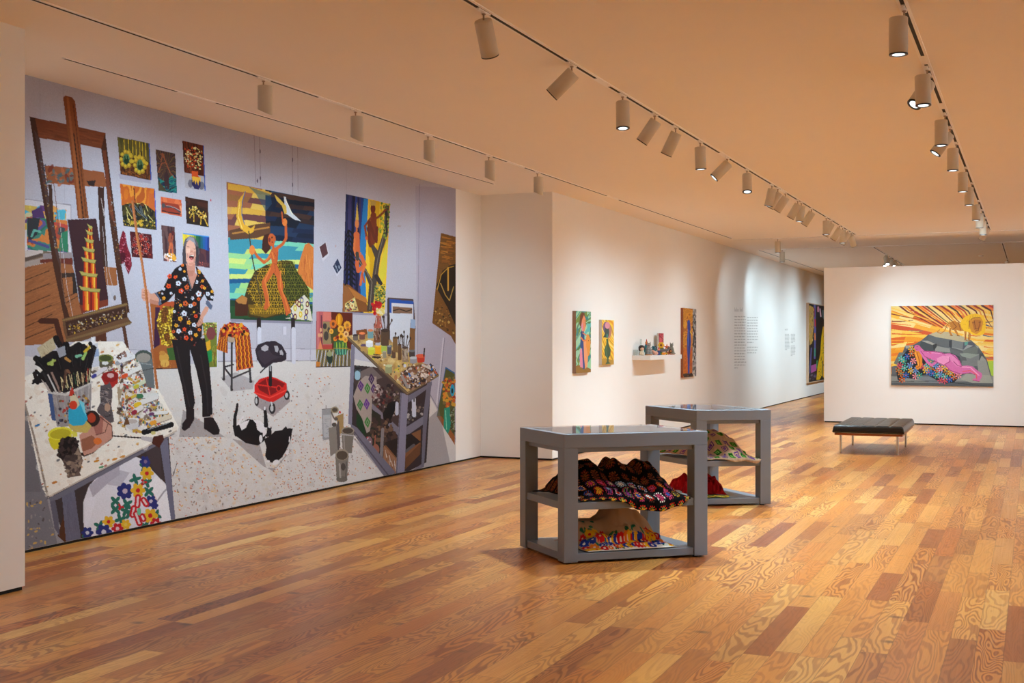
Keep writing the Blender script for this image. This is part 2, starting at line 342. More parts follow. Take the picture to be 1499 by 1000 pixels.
# right track
rt = [(1323.6, 0, 0, 'f'), (1357.4, 0, -.08, 'f'), (1361.4, -.75, -.35, 'f'), (1383.4, 0, -.02, 'f'), (1391, -.7, .1, 'f'), (1399.8, 0, 0, 'f'), (1413.7, 0, 0, 'f'), (1422.5, 0, 0, 'f'), (1432.4, 0, 0, 'p'), (1437.5, 0, .04, 'p'), (1442, 0, 0, 'f'), (1446.0, -.3, .5, 'f')]
for i, (px, r, f, j) in enumerate(rt):
    pw, cone, bl, aim = jobs[j]
    how = 'tilted left' if r < -.15 else 'hanging straight down'
    who = ordn[i] + ' from the camera' if 0 < i < 11 else ('nearest' if i == 0 else 'farthest')
    pw *= (.52 if i < 5 else .42) if j == 'f' else 4.6
    lamp(XR, y_on(px, XR), lean(r, f), 'cylinder lamp %s, %s on the rightmost track' % (how, who), 'lamps of the rightmost track', pw, cone, bl, side=-.035 if abs(r) < .2 else -.02, aim=(-.2, 1.62, -1) if j == 'p' else None)
# cross tracks and beyond the partition
lamp(x_on(1138.5, 23.85), 23.85, (0, 0, -1), 'small cream lamp on the first crossing track near the long wall', 'lamps of the crossing tracks', P_ART * 1.2, 92, 1, axis=math.pi / 2, aim=(-.55, 1.6, -1))
lamp(x_on(1145, 26.68), 26.68, (0, 0, -1), 'small cream lamp on the second crossing track near the long wall', 'lamps of the crossing tracks', P_ART * 1.2, 92, 1, axis=math.pi / 2, aim=(-.55, 1.6, -1))
for i, (px, r, f) in enumerate(((1296.5, 0, -.75), (1300, -.5, -.3), (1303.5, .25, -.8), (1309.5, .2, -1.1), (1318, 0, .5))):
    lamp(-3.15, y_on(px, -3.15), lean(r, f), 'bright lamp above the lion painting, %s from the left' % ['first', 'second', 'third', 'fourth', 'fifth'][i], 'lamps above the lion painting', P_BACK * .75, 100, 1, hot=True, aim=((-1.2, -.2 + .5 * i, -1) if i < 3 else None))
lamp(-.58, y_on(1479.5, -.58), lean(-.75, -.95), 'bright lamp facing the camera on the short track at the right edge', 'lamps above the lion painting', P_BACK * .35, 90, 1, hot=True)
UN = ['added middle track lamp just out of view above the camera', 'added unseen middle track lamp farthest behind the camera', 'added rightmost track lamp just out of view above the frame', 'added unseen rightmost track lamp beside the camera', 'added left track lamp out of view near the pier',
      'added tilted lamp at the rear of the short track hidden by the partition', 'added tilted lamp deep behind the partition facing the big black painting', 'deepest added lamp behind the partition near the end wall', 'rearmost added lamp of the right short track hidden by the partition']
# unseen lamps added for light, near the camera and at the far end
for i, (x, y, d, pw, cone) in enumerate(((XM, 2.2, (0, 0, -1), P_FLOOR * 1.6, 110), (XM, -1.2, (-.5, 0, -1), P_FLOOR * 1.3, 96), (XR, 4.6, (0, 0, -1), P_FLOOR, 84), (XR, 1.0, (0, 0, -1), P_FLOOR * .4, 84), (XW, 4.5, (0, 0, -1), P_MURAL, 84),
                                         (-3.15, 33.3, (-1.15, -.1, -1), P_BACK * .85, 100), (-2.6, 36.5, (-1.2, 0, -1), P_BACK * .8, 90), (-2.6, 40, (-.6, .1, -1), P_BACK * .8, 100), (-.58, 32, (0, 0, -1), P_BACK, 90))):
    lamp(x, y, d, UN[i], 'added lamps outside the picture', pw, cone, 1)
track('ceiling track deep behind the partition, hidden from view', -2.6, 35.5, -2.6, 41.0, [])
# unseen far right track and wall washers, added for bounce onto the ceiling
track('added unseen ceiling track beyond the right edge of the picture', 2.6, YT, 2.6, 23.4, [])
for i, y in enumerate((3.0, 7.0, 11.0, 15.0, 19.0, 22.5)):
    lamp(2.6, y, (.6, 0, -1), 'added wall washing lamp past the right edge, %s of six from the camera' % ordn[i], 'added lamps outside the picture', P_WASH * (.5 if y < 8 else .9 if y < 16 else 1.0), 110, 1, aim=(1.5, 0, -1))
# ---------------------------------------------------------------- paint engine: draws shapes onto a grid of surface points
class Canvas:
    """PX, PY: picture coordinates of every grid point (rows x cols); col: painted colour, sRGB 0..1"""
    def __init__(s, PX, PY, base):
        s.X = PX.astype(np.float64); s.Y = PY.astype(np.float64)
        s.c = np.empty(PX.shape + (3,)); s.c[:] = np.array(base) / 255.0
        s.cx0 = s.X.min(0); s.cx1 = s.X.max(0)
        s.rng = np.random.RandomState(5)
    def win(s, x0, y0, x1, y1):
        ci = np.nonzero((s.cx1 >= x0) & (s.cx0 <= x1))[0]
        if not len(ci): return None
        a, b = ci[0], ci[-1] + 1
        Yw = s.Y[:, a:b]
        ri = np.nonzero((Yw.max(1) >= y0) & (Yw.min(1) <= y1))[0]
        if not len(ri): return None
        return slice(ri[0], ri[-1] + 1), slice(a, b)
    def put(s, w, m, col, a=1.0):
        if m.any():
            c = s.c[w]; c[m] = c[m] * (1 - a) + np.array(col) / 255.0 * a
    def inside(s, w, pts):
        X = s.X[w]; Y = s.Y[w]; m = np.zeros(X.shape, bool); n = len(pts)
        for i in range(n):
            xa, ya = pts[i]; xb, yb = pts[(i + 1) % n]
            if ya == yb: continue
            t = (ya > Y) != (yb > Y)
            m ^= t & (X < (xb - xa) * (Y - ya) / (yb - ya) + xa)
        return m
    def poly(s, pts, col, a=1.0):
        xs = [p[0] for p in pts]; ys = [p[1] for p in pts]
        w = s.win(min(xs), min(ys), max(xs), max(ys))
        if w: s.put(w, s.inside(w, pts), col, a)
    def ell(s, cx, cy, rx, ry=None, col=(0, 0, 0), rot=0, a=1.0):
        ry = rx if ry is None else ry; R_ = max(rx, ry)
        w = s.win(cx - R_, cy - R_, cx + R_, cy + R_)
        if not w: return
        X = s.X[w] - cx; Y = s.Y[w] - cy; c_, s_ = math.cos(rot), math.sin(rot)
        u = X * c_ + Y * s_; v = -X * s_ + Y * c_
        s.put(w, (u / rx) ** 2 + (v / ry) ** 2 < 1, col, a)
    def line(s, pts, wd, col, a=1.0, w1=None):
        """a stroke along pts, width wd tapering to w1"""
        w1 = wd if w1 is None else w1; n = max(1, len(pts) - 1); M = max(wd, w1)
        xs = [p[0] for p in pts]; ys = [p[1] for p in pts]
        w = s.win(min(xs) - M, min(ys) - M, max(xs) + M, max(ys) + M)
        if not w: return
        X = s.X[w]; Y = s.Y[w]; m = np.zeros(X.shape, bool)
        for i in range(len(pts) - 1):
            (xa, ya), (xb, yb) = pts[i], pts[i + 1]; L2 = (xb - xa) ** 2 + (yb - ya) ** 2 + 1e-9
            t = np.clip(((X - xa) * (xb - xa) + (Y - ya) * (yb - ya)) / L2, 0, 1)
            d = np.hypot(X - xa - t * (xb - xa), Y - ya - t * (yb - ya))
            m |= d < 0.5 * (wd + (w1 - wd) * (i + t) / n)
        s.put(w, m, col, a)
    def quad(s, q, f):
        """q: four corners TL,TR,BR,BL; f(u,v,rng)->(h,w,3) colours 0..255 in the picture's own 0..1 space"""
        xs = [p[0] for p in q]; ys = [p[1] for p in q]
        w = s.win(min(xs), min(ys), max(xs), max(ys))
        if not w: return
        m = s.inside(w, q); X = s.X[w]; Y = s.Y[w]
        u = np.full(X.shape, .5); v = np.full(X.shape, .5)
        (ax, ay), (bx, by), (cx, cy), (dx, dy) = q
        for _ in range(5):
            px = ax*(1-u)*(1-v)+bx*u*(1-v)+cx*u*v+dx*(1-u)*v - X
            py = ay*(1-u)*(1-v)+by*u*(1-v)+cy*u*v+dy*(1-u)*v - Y
            xu = (bx-ax)*(1-v)+(cx-dx)*v; xv = (dx-ax)*(1-u)+(cx-bx)*u
            yu = (by-ay)*(1-v)+(cy-dy)*v; yv = (dy-ay)*(1-u)+(cy-by)*u
            D = xu*yv - xv*yu + 1e-9
            u = u - (px*yv - py*xv)/D; v = v - (py*xu - px*yu)/D
        if m.any(): s.c[w][m] = (f(u, v) / 255.0)[m]
    def spk(s, pts, cols, n, r0, r1, asp=1.0, rot=None, a=1.0):
        """n random dabs inside polygon pts"""
        xs = [p[0] for p in pts]; ys = [p[1] for p in pts]; k = 0; t = 0
        while k < n and t < n * 8:
            t += 1
            x = s.rng.uniform(min(xs), max(xs)); y = s.rng.uniform(min(ys), max(ys))
            if not inpoly(x, y, pts): continue
            r = s.rng.uniform(r0, r1); c = cols[s.rng.randint(len(cols))]
            s.ell(x, y, r * asp, r, c, s.rng.uniform(0, 3.1) if rot is None else rot, a); k += 1
    def flower(s, x, y, r, col, core, n=5, sq=1.0):
        for k in range(n):
            t = 6.283 * k / n + x
            s.ell(x + math.cos(t) * r * .6 * sq, y + math.sin(t) * r * .6, r * .42 * sq, r * .42, col)
        s.ell(x, y, r * .3 * sq, r * .3, core)
    def streaks(s, pts, cols, n, ln, wd, ang, jit=.1, a=.8):
        xs = [p[0] for p in pts]; ys = [p[1] for p in pts]; k = t = 0
        while k < n and t < n * 8:
            t += 1
            x = s.rng.uniform(min(xs), max(xs)); y = s.rng.uniform(min(ys), max(ys))
            if not inpoly(x, y, pts): continue
            g = (ang(x, y) if callable(ang) else ang) + s.rng.uniform(-jit, jit); l = ln * s.rng.uniform(.4, 1) / 2
            c = cols[s.rng.randint(len(cols))]; k += 1
            p = [(x - math.cos(g) * l, y - math.sin(g) * l), (x + math.cos(g) * l, y + math.sin(g) * l)]
            if inpoly(p[0][0], p[0][1], pts) and inpoly(p[1][0], p[1][1], pts): s.line(p, wd * s.rng.uniform(.5, 1.2), c, a)
    def grain(s, amt):
        s.c = np.clip(s.c * (1 + s.rng.normal(0, amt, s.X.shape)[..., None]), 0, 1)

def inpoly(x, y, pts):
    m = False; n = len(pts)
    for i in range(n):
        xa, ya = pts[i]; xb, yb = pts[(i + 1) % n]
        if (ya > y) != (yb > y) and x < (xb - xa) * (y - ya) / (yb - ya) + xa: m = not m
    return m
def vnoise(u, v, seed=0):
    """smooth value noise on arrays"""
    i = np.floor(u); j = np.floor(v); fu = u - i; fv = v - j
    fu = fu * fu * (3 - 2 * fu); fv = fv * fv * (3 - 2 * fv)
    def h(a, b): return np.modf(np.abs(np.sin(a * 127.1 + b * 311.7 + seed * 74.7) * 43758.5453))[0]
    return (h(i, j) * (1 - fu) + h(i + 1, j) * fu) * (1 - fv) + (h(i, j + 1) * (1 - fu) + h(i + 1, j + 1) * fu) * fv
def pal(t, cols):
    """piecewise colour ramp of arrays t 0..1"""
    cols = np.array(cols, float); n = len(cols); k = np.clip((np.clip(t, 0, .9999) * n).astype(int), 0, n - 1)
    return cols[k]
def lin(c):
    c = np.asarray(c, float)
    return np.where(c <= .04045, c / 12.92, ((c + .055) / 1.055) ** 2.4)
def bands(u, v, n, m, seed=0):
    """long broken brush strokes: a random value per stroke"""
    def h(a, b): return np.modf(np.abs(np.sin(a * 127.1 + b * 311.7 + seed * 74.7) * 43758.5453))[0]
    w = v * n + .35 * (vnoise(u * 5, v * n * .6, seed + 5) - .5); j = np.floor(w); i = np.floor(u * m * (.6 + .8 * h(j, 3)) + h(j, 7) * 5 + .08 * (w - j)); return h(i, j)
def T(ox, oy, s): return lambda *p: [(ox + p[i] / s, oy + p[i + 1] / s) for i in range(0, len(p), 2)]

def paint_mural(C):
    R = C.rng
    W = (186, 180, 194)
    # ---- studio wall with faint board seams, floor, baseboard
    C.poly([(20, 60), (700, 60), (700, 720), (20, 840)], W)
    for x in (58, 92, 250, 322, 505): C.line([(x, 90), (x + 3, 330)], 1.2, (168, 160, 172), .35)
    c = T(360, 90, 4.164)
    for a, b in (((50, 440, 60, 750), 3), ((82, 450, 90, 760), 3), ((283, 510, 285, 810), 3), ((315, 515, 318, 815), 2)):
        C.line(c(*a), b * .35, (150, 138, 148), .7)
    for x, y in ((86, 548), (88, 712), (70, 728), (284, 600), (284, 752)): C.ell(*c(x, y)[0], .9, 3.2, (80, 66, 84), a=.75)
    fl = [(30, 520), (170, 541), (322, 530), (470, 527), (520, 526), (612, 545), (668, 640), (668, 700), (30, 830)]
    C.poly(fl, (212, 204, 204))
    C.poly([(36, 640), (110, 690), (250, 770), (36, 830)], (150, 144, 150))
    for x0, x1, y0, y1 in ((170, 240, 512, 540), (318, 470, 510, 529)):
        C.poly([(x0, y0), (x1, y0 + 1), (x1, y1 - 1), (x0, y1)], (196, 190, 205)); C.line([(x0, y0), (x1, y0 + 1)], .8, (150, 144, 158)); C.line([(x0, y1), (x1, y1 - 1)], 1, (120, 112, 118))
    C.poly([(608, 272), (668, 276), (668, 650), (640, 600), (611, 545)], (176, 168, 186)); C.line([(614, 270), (611, 545)], .9, (150, 142, 158))
    C.line([(649, 495), (639, 595)], 1.6, (205, 200, 212)); C.line([(651, 495), (641, 597)], .8, (130, 124, 140))
    C.line([(611, 545), (668, 645)], 1.2, (140, 132, 142))
    # floor stains and paint dabs
    fz = [(240, 600), (300, 560), (480, 545), (560, 690), (400, 728), (265, 765)]
    C.spk(fz, [(220, 206, 198), (184, 174, 174), (212, 198, 190), (206, 196, 198)], 420, 1.5, 5, 1.8, a=.28)
    C.spk(fz, [(150, 95, 70), (120, 90, 80), (200, 90, 60), (220, 130, 50), (90, 80, 86), (170, 120, 95)], 620, .3, .95, 1.5, a=.7)
    C.spk([(400, 640), (480, 600), (545, 690), (480, 715), (400, 725)], [(150, 80, 50), (125, 85, 70), (205, 95, 60), (222, 140, 60)], 420, .3, .9, 1.4, a=.75)
    C.spk([(300, 640), (420, 650), (400, 725), (300, 745)], [(214, 196, 176), (226, 170, 120), (205, 190, 172)], 160, .8, 2.4, 1.6, a=.35)
    C.spk([(240, 640), (330, 640), (380, 728), (262, 762)], [(170, 110, 80), (110, 90, 80), (215, 110, 80), (230, 160, 60)], 170, .4, 1.0, 2.2, a=.7)
    C.line([(253, 697), (259, 678)], .9, (70, 60, 60))
    for x, y, cc in ((368, 686, (232, 150, 50)), (374, 683, (232, 160, 70)), (297, 668, (215, 90, 70)), (291, 676, (220, 100, 80)), (368, 691, (235, 165, 60))): C.ell(x, y, 1.6, 1.1, cc)
    # ---- far left: leaning pictures, wooden drawers
    h = T(30, 280, 4.55)
    C.poly(h(-5, 45, 335, 92, 340, 410, -5, 470), (205, 196, 205)); C.line(h(-5, 48, 335, 92, 340, 410), 1.2, (150, 140, 150))
    C.poly(h(-5, 85, 305, 130, 300, 240, -5, 260), (200, 165, 80))
    C.spk(h(-5, 85, 305, 130, 300, 200, -5, 230), [(100, 60, 120), (70, 160, 190), (215, 185, 80), (220, 150, 80), (60, 70, 130), (200, 190, 150)], 60, 1.5, 4.5, 1.6)
    C.poly(h(75, 130, 140, 100, 165, 185, 80, 180), (80, 50, 100)); C.poly(h(245, 120, 300, 125, 295, 190, 235, 190), (80, 170, 195))
    C.quad(h(40, 170, 315, 195, 318, 408, 45, 390), lambda u, v: pal(vnoise(u*3.2+v, v*4-u*1.4, 3)*.85+.1*vnoise(u*14, v*9, 4), [(45,50,60),(60,70,75),(170,70,50),(205,120,60),(70,125,110),(40,110,90),(95,85,140),(190,95,60),(60,130,120)]))
    C.poly(h(45, 175, 130, 180, 110, 290, 50, 340), (48, 50, 56)); C.line(h(60, 330, 110, 345, 185, 372), 4.2, (78, 76, 130)); C.line(h(75, 300, 90, 260, 130, 270), 3.2, (100, 165, 150))
    C.line(h(225, 215, 310, 235), 5, (186, 70, 60)); C.poly(h(270, 280, 315, 260, 316, 400, 250, 395), (50, 120, 90))
    C.poly(h(-5, 395, 140, 395, 350, 420, 350, 470, 120, 470, -5, 520), (120, 96, 80))
    C.poly(h(-5, 398, 150, 392, 150, 412, -5, 450), (196, 180, 178)); C.poly(h(-5, 455, 140, 412, 150, 430, -5, 478), (90, 72, 64)); C.poly(h(-5, 480, 150, 440, 190, 470, -5, 515), (165, 146, 140))
    C.poly(h(150, 415, 350, 405, 350, 445, 150, 450), (150, 135, 138)); C.poly(h(130, 455, 345, 445, 350, 490, 130, 475), (105, 45, 35))
    C.poly(h(-5, 515, 200, 470, 345, 490, 420, 800, 300, 1010, -5, 1030), (152, 92, 56))
    C.streaks(h(-5, 515, 200, 480, 345, 500, 400, 800, 290, 1000, -5, 1020), [(176, 108, 66), (134, 78, 46), (165, 100, 60), (120, 70, 42)], 500, 22, .9, -.42, .05, .5)
    for a in ((0, 605, 190, 530), (0, 690, 195, 615), (0, 775, 200, 690), (0, 845, 205, 760), (0, 920, 210, 820), (0, 995, 220, 905), (270, 560, 350, 545), (270, 720, 360, 680), (275, 760, 380, 700)): C.line(h(*a), 1.1, (58, 34, 24))
    C.poly(h(345, 545, 362, 545, 385, 680, 350, 680), (50, 38, 36)); C.poly(h(265, 545, 350, 545, 352, 570, 265, 580), (60, 42, 36))
    # ---- small pictures on the wall
    f = T(160, 190, 8.33); g = T(160, 300, 8.33)
    C.poly(f(110, 540, 500, 610, 510, 660, 130, 600), (158, 148, 168), .6)
    C.poly(f(478, 160, 490, 166, 517, 612, 504, 616), (40, 78, 170))
    def sunpic(u, v):
        b = np.where((v < .5)[..., None], pal(vnoise(u*26, v*2, 1), [(86,78,40),(104,92,46),(70,62,34)]), pal(vnoise(u*26, v*3, 2), [(92,48,24),(66,34,20),(120,66,30)]))
        return b
    C.quad(f(98, 84, 480, 166, 504, 616, 136, 542), sunpic)
    for x, y0, y1 in ((178, 125, 240), (232, 120, 290), (282, 135, 320), (322, 140, 310), (368, 150, 330), (402, 160, 350), (440, 160, 360)): C.line(f(x, y0, x + 8, y1), 1.1, (206, 176, 48))
    for cx, cy in ((208, 358), (374, 430)):
        for k in range(9): C.ell(*f(cx + 62 * math.cos(k * .7 + .3), cy + 92 * math.sin(k * .7 + .3))[0], 3.0, 3.3, (176, 140, 40)); C.ell(*f(cx + 60 * math.cos(k * .7 + .3) - 4, cy + 88 * math.sin(k * .7 + .3) - 8)[0], 1.8, 2.0, (212, 182, 58))
        C.ell(*f(cx, cy)[0], 4.9, 8.0, (88, 122, 82)); C.poly(f(cx - 30, cy + 5, cx + 30, cy - 5, cx + 34, cy + 40, cx + 5, cy + 66, cx - 28, cy + 40), (24, 52, 34))
        for dx in (-16, 14): C.line(f(cx + dx, cy - 36, cx + dx + 2, cy + 6), 1.5, (24, 52, 34))
    for x, y in ((285, 385), (318, 330), (370, 325), (420, 380), (258, 305), (455, 412), (265, 380)): C.ell(*f(x, y)[0], 2.3, 2.7, (204, 172, 50))
    C.streaks(f(140, 480, 480, 560, 495, 605, 140, 535), [(176, 100, 40), (150, 78, 34), (54, 28, 18)], 50, 6, .7, .9, .6)
    # orange picture with figures
    C.poly(f(545, 722, 556, 726, 580, 1220, 570, 1222), (50, 70, 170))
    C.quad(f(128, 655, 546, 722, 570, 1222, 172, 1170), lambda u, v: np.where((v < .52 - .12*np.sin(u*3))[..., None], pal(vnoise(u*6, v*3+u*2, 5), [(205,108,34),(190,92,36),(222,138,48),(176,84,34)]), pal(vnoise(u*9, v*9, 6), [(46,40,26),(70,60,30),(34,30,26),(88,72,34)])))
    C.line(f(300, 710, 318, 900), 1.6, (110, 44, 30)); C.poly(f(480, 760, 546, 800, 560, 1000, 480, 940), (196, 96, 44))
    for p in ((205, 950, 235, 1010, 280, 1080), (335, 900, 440, 910, 470, 990), (215, 1000, 225, 1080, 245, 1120), (430, 990, 440, 1080, 460, 1110), (470, 1040, 540, 1120)): C.line(f(*p), 1.0, (206, 190, 120))
    for p in ((250, 930, 290, 1010, 320, 1060), (300, 920, 360, 1000, 420, 1050), (380, 940, 400, 1020, 450, 1080)): C.line(f(*p), 3.0, (96, 104, 110)); C.line(f(*p), 1.2, (40, 44, 48))
    for x, y in ((285, 1130), (375, 1125), (330, 1140), (390, 1155), (400, 910), (270, 940)): C.ell(*f(x, y)[0], 3.0, 2.7, (190, 146, 40) if y > 1000 else (90, 48, 30))
    C.spk(f(175, 1060, 560, 1110, 568, 1215, 178, 1165), [(200, 160, 50), (120, 100, 40), (220, 190, 90), (60, 90, 40)], 70, .4, 1.0, 1.3)
    # purple tree picture, flame vase picture
    C.quad(f(563, 236, 803, 292, 827, 778, 602, 742), lambda u, v: np.where((v > .64 + .1*np.sin(u*5))[..., None], pal(vnoise(u*4, v*22+u*5, 8), [(24,48,72),(30,92,104),(38,130,116),(24,40,66),(50,60,60)]), pal(np.mod(np.arctan2(v-.42, u-.5)*2.6+vnoise(u*7, v*7, 9)*.6, 1), [(66,44,46),(88,58,50),(52,36,44),(110,76,48),(74,60,44)])))
    for p in ((600, 510, 640, 410, 690, 400, 740, 520), (690, 400, 655, 290, 625, 300), (690, 400, 650, 300, 630, 390)): C.line(f(*p), 1.5, (150, 82, 54))
    C.poly(f(665, 560, 700, 480, 725, 560, 735, 750, 700, 690, 680, 720), (62, 38, 42)); C.line(f(740, 520, 800, 590), 1.2, (150, 82, 54)); C.poly(f(600, 620, 655, 690, 700, 750, 604, 742), (72, 62, 42))
    C.poly(f(1140, 190, 1152, 196, 1174, 748, 1162, 744), (40, 78, 170))
    C.quad(f(890, 134, 1142, 192, 1162, 744, 926, 706), lambda u, v: np.where((v > .68)[..., None], pal(.3+.3*vnoise(u*5, v*5, 1), [(176,168,176),(166,160,170)]), pal(vnoise(u*34, v*2, 10), [(96,40,24),(70,28,18),(120,54,28)])))
    bq = f(915, 230, 1030, 200, 1130, 250, 1142, 400, 1120, 500, 1050, 480, 960, 480, 918, 350)
    C.spk(bq, [(60, 26, 18), (40, 18, 14)], 40, 1, 2); C.spk(bq, [(232, 214, 150), (225, 205, 160), (200, 60, 30), (210, 80, 34), (215, 190, 110)], 130, .6, 1.25, 1.1)
    C.ell(*f(990, 655)[0], 3.6, 6, (112, 106, 118)); C.ell(*f(1125, 680)[0], 4, 6, (110, 104, 116))
    C.poly(f(1008, 500, 1085, 510, 1080, 560, 1115, 600, 1112, 690, 1088, 732, 1040, 722, 1003, 660, 1003, 570), (40, 38, 86))
    C.poly(f(1003, 560, 1112, 580, 1112, 640, 1095, 610, 1085, 680, 1065, 620, 1052, 670, 1035, 610, 1020, 650), (236, 180, 60)); C.poly(f(1008, 500, 1085, 510, 1080, 560, 1100, 580, 1003, 568), (216, 84, 36))
    # red picture with dark pliers, tiger picture
    C.quad(f(626, 812, 880, 858, 886, 1062, 634, 1012), lambda u, v: pal(vnoise(u*5, v*5, 11), [(214, 102, 62), (205, 92, 56), (222, 112, 70)]))
    C.poly(f(640, 875, 845, 915, 868, 1000, 860, 1045, 640, 1000), (150, 56, 40)); C.line(f(650, 925, 690, 940, 780, 945, 868, 1005), 2.0, (70, 64, 70)); C.ell(*f(660, 925)[0], 2.7, 3.6, (78, 72, 78)); C.line(f(645, 990, 865, 1030), 1.6, (50, 34, 36)); C.line(f(700, 925, 790, 945, 860, 985), .8, (180, 150, 150)); C.poly(f(855, 930, 880, 925, 885, 1045), (230, 150, 110))
    C.quad(f(926, 815, 1202, 868, 1212, 1188, 942, 1144), lambda u, v: pal(.6*vnoise(u*3, v*5, 12)+.4*v, [(44,32,30),(74,38,28),(58,32,26),(40,30,26),(52,36,28)]))
    C.spk(f(975, 950, 1050, 925, 1100, 990, 1180, 1000, 1185, 1060, 1160, 1095, 1060, 1040, 1000, 1050, 970, 1010), [(222, 176, 60), (205, 150, 44), (238, 210, 120), (30, 22, 20)], 120, .8, 1.5, .45, .2)
    for p in ((1000, 1040, 985, 1070), (1030, 1040, 1030, 1120), (1120, 1080, 1115, 1150), (1165, 1090, 1200, 1170)): C.line(f(*p), 1.5, (214, 164, 56)); C.spk(f(p[0]-12, p[1], p[0]+12, p[1], p[2]+12, p[3], p[2]-12, p[3]), [(30, 22, 20)], 5, .4, .7)
    C.ell(*f(1238, 858)[0], .9, 1.6, (190, 60, 70))
    # red cloth on a peg, dark red circles picture, brown figure picture
    C.poly(g(165, 310, 195, 345, 225, 520, 262, 610, 276, 740, 235, 850, 195, 760, 190, 700, 140, 728, 118, 500, 130, 420), (118, 22, 40)); C.spk(g(165, 330, 190, 350, 225, 520, 270, 730, 235, 830, 195, 740, 130, 700, 120, 500), [(200, 120, 140), (170, 70, 90), (86, 12, 28), (86, 12, 28)], 130, .4, 1.0); C.poly(g(125, 585, 180, 580, 205, 640, 175, 690, 140, 700), (60, 10, 26), .8)
    C.quad(g(250, 325, 515, 358, 532, 655, 275, 635), lambda u, v: pal(vnoise(u*6, v*6, 13), [(70,18,26),(92,26,30),(56,14,24)]))
    for k in range(8):
        t = k * .785; cx, cy = g(388 + 85 * math.cos(t), 490 + 105 * math.sin(t))[0]
        for i in range(9): C.ell(cx + 3.6 * math.cos(i * .7), cy + 3.9 * math.sin(i * .7), .55, .55, (216, 150, 150))
        C.ell(cx, cy, 2.2, 2.4, (160, 44, 38))
    C.spk(g(320, 400, 470, 400, 500, 610, 340, 620), [(206, 80, 50), (190, 60, 44), (225, 150, 130)], 40, .4, 1.1)
    C.quad(g(632, 246, 797, 268, 820, 696, 662, 685), lambda u, v: pal(.7*vnoise(u*9, v*1.4, 14)+.2, [(78,52,56),(100,70,70),(66,40,46),(88,60,60)]))
    C.line(g(745, 360, 735, 430, 755, 490), 4.2, (150, 74, 54)); C.line(g(770, 330, 775, 400, 760, 450), 2.2, (150, 74, 54)); C.line(g(745, 470, 735, 540, 728, 610), 2.6, (200, 104, 64)); C.line(g(762, 470, 768, 540, 770, 610), 2.6, (196, 96, 60)); C.ell(*g(775, 345)[0], 2.0, 3.5, (86, 30, 34))
    C.spk(g(670, 600, 790, 600, 820, 690, 680, 680), [(226, 200, 196), (214, 150, 140), (226, 160, 40), (110, 60, 60), (240, 226, 220)], 80, .7, 1.8); C.ell(*g(790, 650)[0], 3.4, 3.6, (226, 160, 50))
    # striped picture behind the head
    C.poly(g(1212, 386, 1220, 390, 1224, 768, 1216, 768), (70, 20, 50))
    C.quad(g(895, 342, 1214, 386, 1220, 768, 905, 720), lambda u, v: np.where((v > .42 + .35*(1-u)*0 + .3*(u-.6)**2)[..., None] & (u > .45)[..., None], pal(vnoise(u*4, v*4, 15), [(74,44,54),(92,52,56),(64,40,60)]), pal(u*.98, [(222,196,60),(222,180,50),(226,200,70),(206,190,60),(176,170,50),(110,140,56),(36,96,60),(26,80,70),(30,90,110),(34,90,150),(44,80,160),(34,60,130)])))
    C.line(g(905, 348, 1212, 388), 1.2, (60, 140, 210)); C.spk(g(1090, 680, 1200, 700, 1212, 760, 1090, 745), [(190, 90, 80), (120, 60, 60)], 20, .4, .8)
    # ---- big centre painting
    m = T(320, 250, 4.35)
    C.poly(m(72, 945, 600, 958, 596, 975, 80, 962), (140, 132, 150))
    def big(u, v):
        n = bands(u, v + .05*u, 27, 2.6, 21); n2 = bands(u, v + .04*u, 22, 2.4, 22)
        dark = pal(n, [(24, 34, 56), (34, 54, 84), (52, 40, 44), (30, 80, 116), (28, 40, 70), (70, 48, 44), (24, 30, 44)])
        warm = pal(n2, [(206, 150, 66), (222, 170, 70), (160, 96, 70), (214, 160, 84), (110, 66, 66), (226, 184, 90), (150, 100, 60)])
        sea = pal(n, [(150, 200, 140), (190, 204, 110), (120, 196, 170), (160, 206, 130), (60, 140, 160), (30, 84, 130), (205, 214, 120)])
        hor = .405 - .04*u
        r = np.where(((u < .44) & (v < hor))[..., None], warm, dark)
        r = np.where((v > hor)[..., None], sea, r)
        return np.where((v > .86)[..., None], pal(n2, [(40, 76, 44), (64, 98, 48), (30, 60, 44)]), r)
    C.quad(m(50, 70, 611, 182, 597, 960, 75, 945), big)
    C.poly(m(60, 80, 190, 100, 340, 140, 330, 158, 190, 140, 60, 120), (214, 160, 60)); C.poly(m(68, 380, 240, 340, 330, 330, 330, 400, 240, 430, 75, 440), (96, 62, 44)); C.line(m(90, 400, 320, 360), 2.4, (176, 120, 60))
    C.poly(m(190, 100, 330, 150, 340, 210, 300, 260, 240, 150), (40, 84, 120), .5)
    # crescent, bird
    C.poly(m(170, 130, 125, 190, 112, 290, 140, 370, 190, 405, 222, 390, 232, 345, 205, 368, 165, 340, 150, 280, 152, 200), (222, 164, 52)); C.line(m(170, 132, 150, 200, 148, 280, 165, 342), 1.1, (60, 100, 150)); C.line(m(135, 200, 124, 290, 150, 366), 1.2, (244, 206, 110))
    C.poly(m(355, 150, 385, 175, 420, 215, 415, 165, 428, 165, 438, 215, 470, 270, 525, 322, 480, 310, 440, 280, 428, 275, 405, 220, 370, 190), (205, 205, 214)); C.poly(m(355, 150, 385, 175, 430, 225, 435, 270, 420, 275, 402, 222, 370, 190), (216, 176, 76)); C.line(m(425, 180, 470, 280), 1.2, (240, 232, 210))
